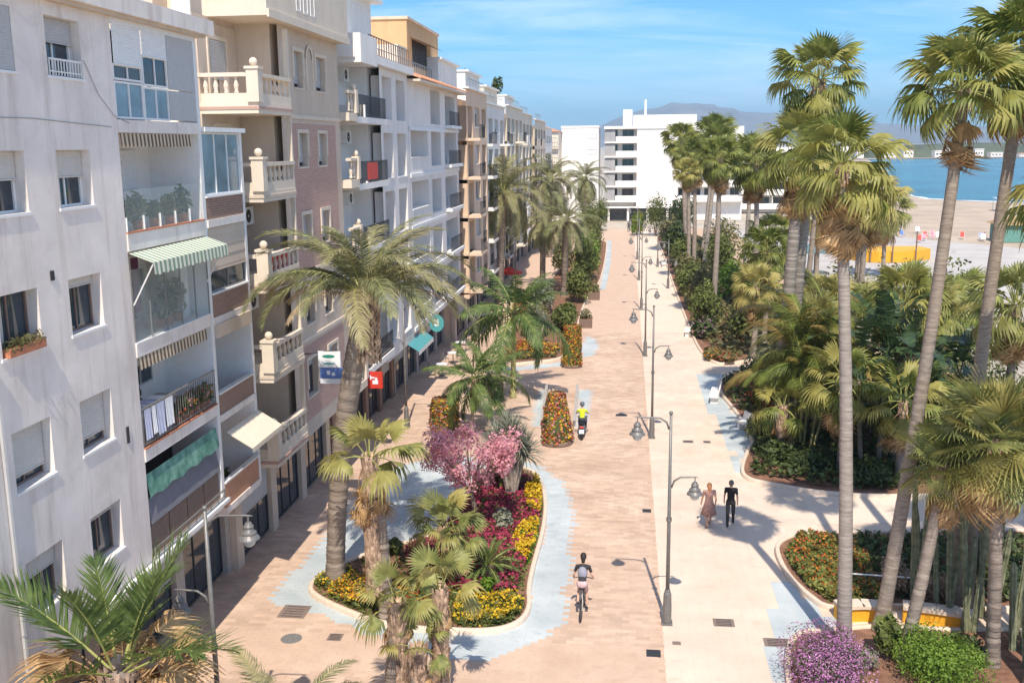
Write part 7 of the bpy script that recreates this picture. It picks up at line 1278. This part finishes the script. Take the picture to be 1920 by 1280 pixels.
o = thing('beach_hut', 'green beach bar at the right edge of the beach', 'hut', (54.5, 150, 0)); boxo('wall', mat('green_boards', (0.14, 0.30, 0.25), 0.8, 0.15, 3), o, 52, 60, 148, 153, 0, 2.4); MB().add([(51.5, 147.5, 2.4), (60.5, 147.5, 2.4), (60.5, 153.5, 2.4), (51.5, 153.5, 2.4), (53, 150.5, 3.4), (59, 150.5, 3.4)], [(0, 1, 5, 4), (2, 3, 4, 5)], [(1, 2, 5), (3, 0, 4)]).build('roof', M['dry'], o, o.location)
for i in range(14):
    x = 40 + rng.uniform(0, 12); y = 146 + rng.uniform(0, 18); o = thing('beach_chair', 'small beach chair with coloured cloth on the sand', 'beach chair', (x, y, 0), 'beach chairs on the sand', rng.uniform(-0.5, 0.5)); m_ = M[rng.choice(('red', 'signwhite', 'signblue', 'fl_pink', 'canvas'))]
    MB().add([(-0.3, 0, 0.35), (0.3, 0, 0.35), (0.3, 0.6, 0.35), (-0.3, 0.6, 0.35), (0.3, 0.95, 1.0), (-0.3, 0.95, 1.0)], [(0, 1, 2, 3), (3, 2, 4, 5)]).build('cloth', m_, o); b = MB()
    for sx in (-0.3, 0.3): b.tube([(sx, 0, 0), (sx, 0.6, 0.36), (sx, 0.95, 1.0)], 0.02, 4).tube([(sx, 0.6, 0), (sx, 0, 0.36)], 0.02, 4)
    b.build('frame', M['trim'], o)
# roof clutter on the street row
for i, (x, y, z, lb) in enumerate([(-16, 50, 21.2, 'aerial on the penthouse roof'), (-18, 95, 19.2, 'aerial on the white far building'), (-17, 108, 19.8, 'aerial on the cream far building')]):
    o = thing('roof_aerial', lb, 'antenna', (x, y, z)); MB().tube([(0, 0, 0), (0, 0, 2.2)], 0.03, 5).build('mast', M['greymetal'], o); b = MB()
    for k in range(5): b.tube([(-0.5 + k * 0.05, 0, 1.5 + k * 0.14), (0.5 - k * 0.05, 0, 1.5 + k * 0.14)], 0.012, 4)
    b.build('dipole', M['greymetal'], o)
shrub('roof_plant', 'potted green plant on a far roof terrace', (-15.0, 119, 19.5), (0.7, 0.7, 1.8), 'leafdark', 500, 0.2, 6, 601, stems=1, group='roof plants')
# ================================================================ air: thin even haze round the whole place
hm = bpy.data.materials.new('haze_air'); hm.use_nodes = True; N = hm.node_tree.nodes; N.clear(); ou = N.new('ShaderNodeOutputMaterial'); pv = N.new('ShaderNodeVolumePrincipled')
pv.inputs['Color'].default_value = (0.52, 0.78, 1.0, 1); pv.inputs['Density'].default_value = 0.00016; pv.inputs['Anisotropy'].default_value = 0.0
hm.node_tree.links.new(pv.outputs[0], ou.inputs['Volume'])
hz = MB().box(-9500, 12500, -300, 14500, -3.5, 420).build('haze', hm); hz['kind'] = 'stuff'; hz['label'] = 'thin bluish haze over the whole bay'; hz['category'] = 'haze'
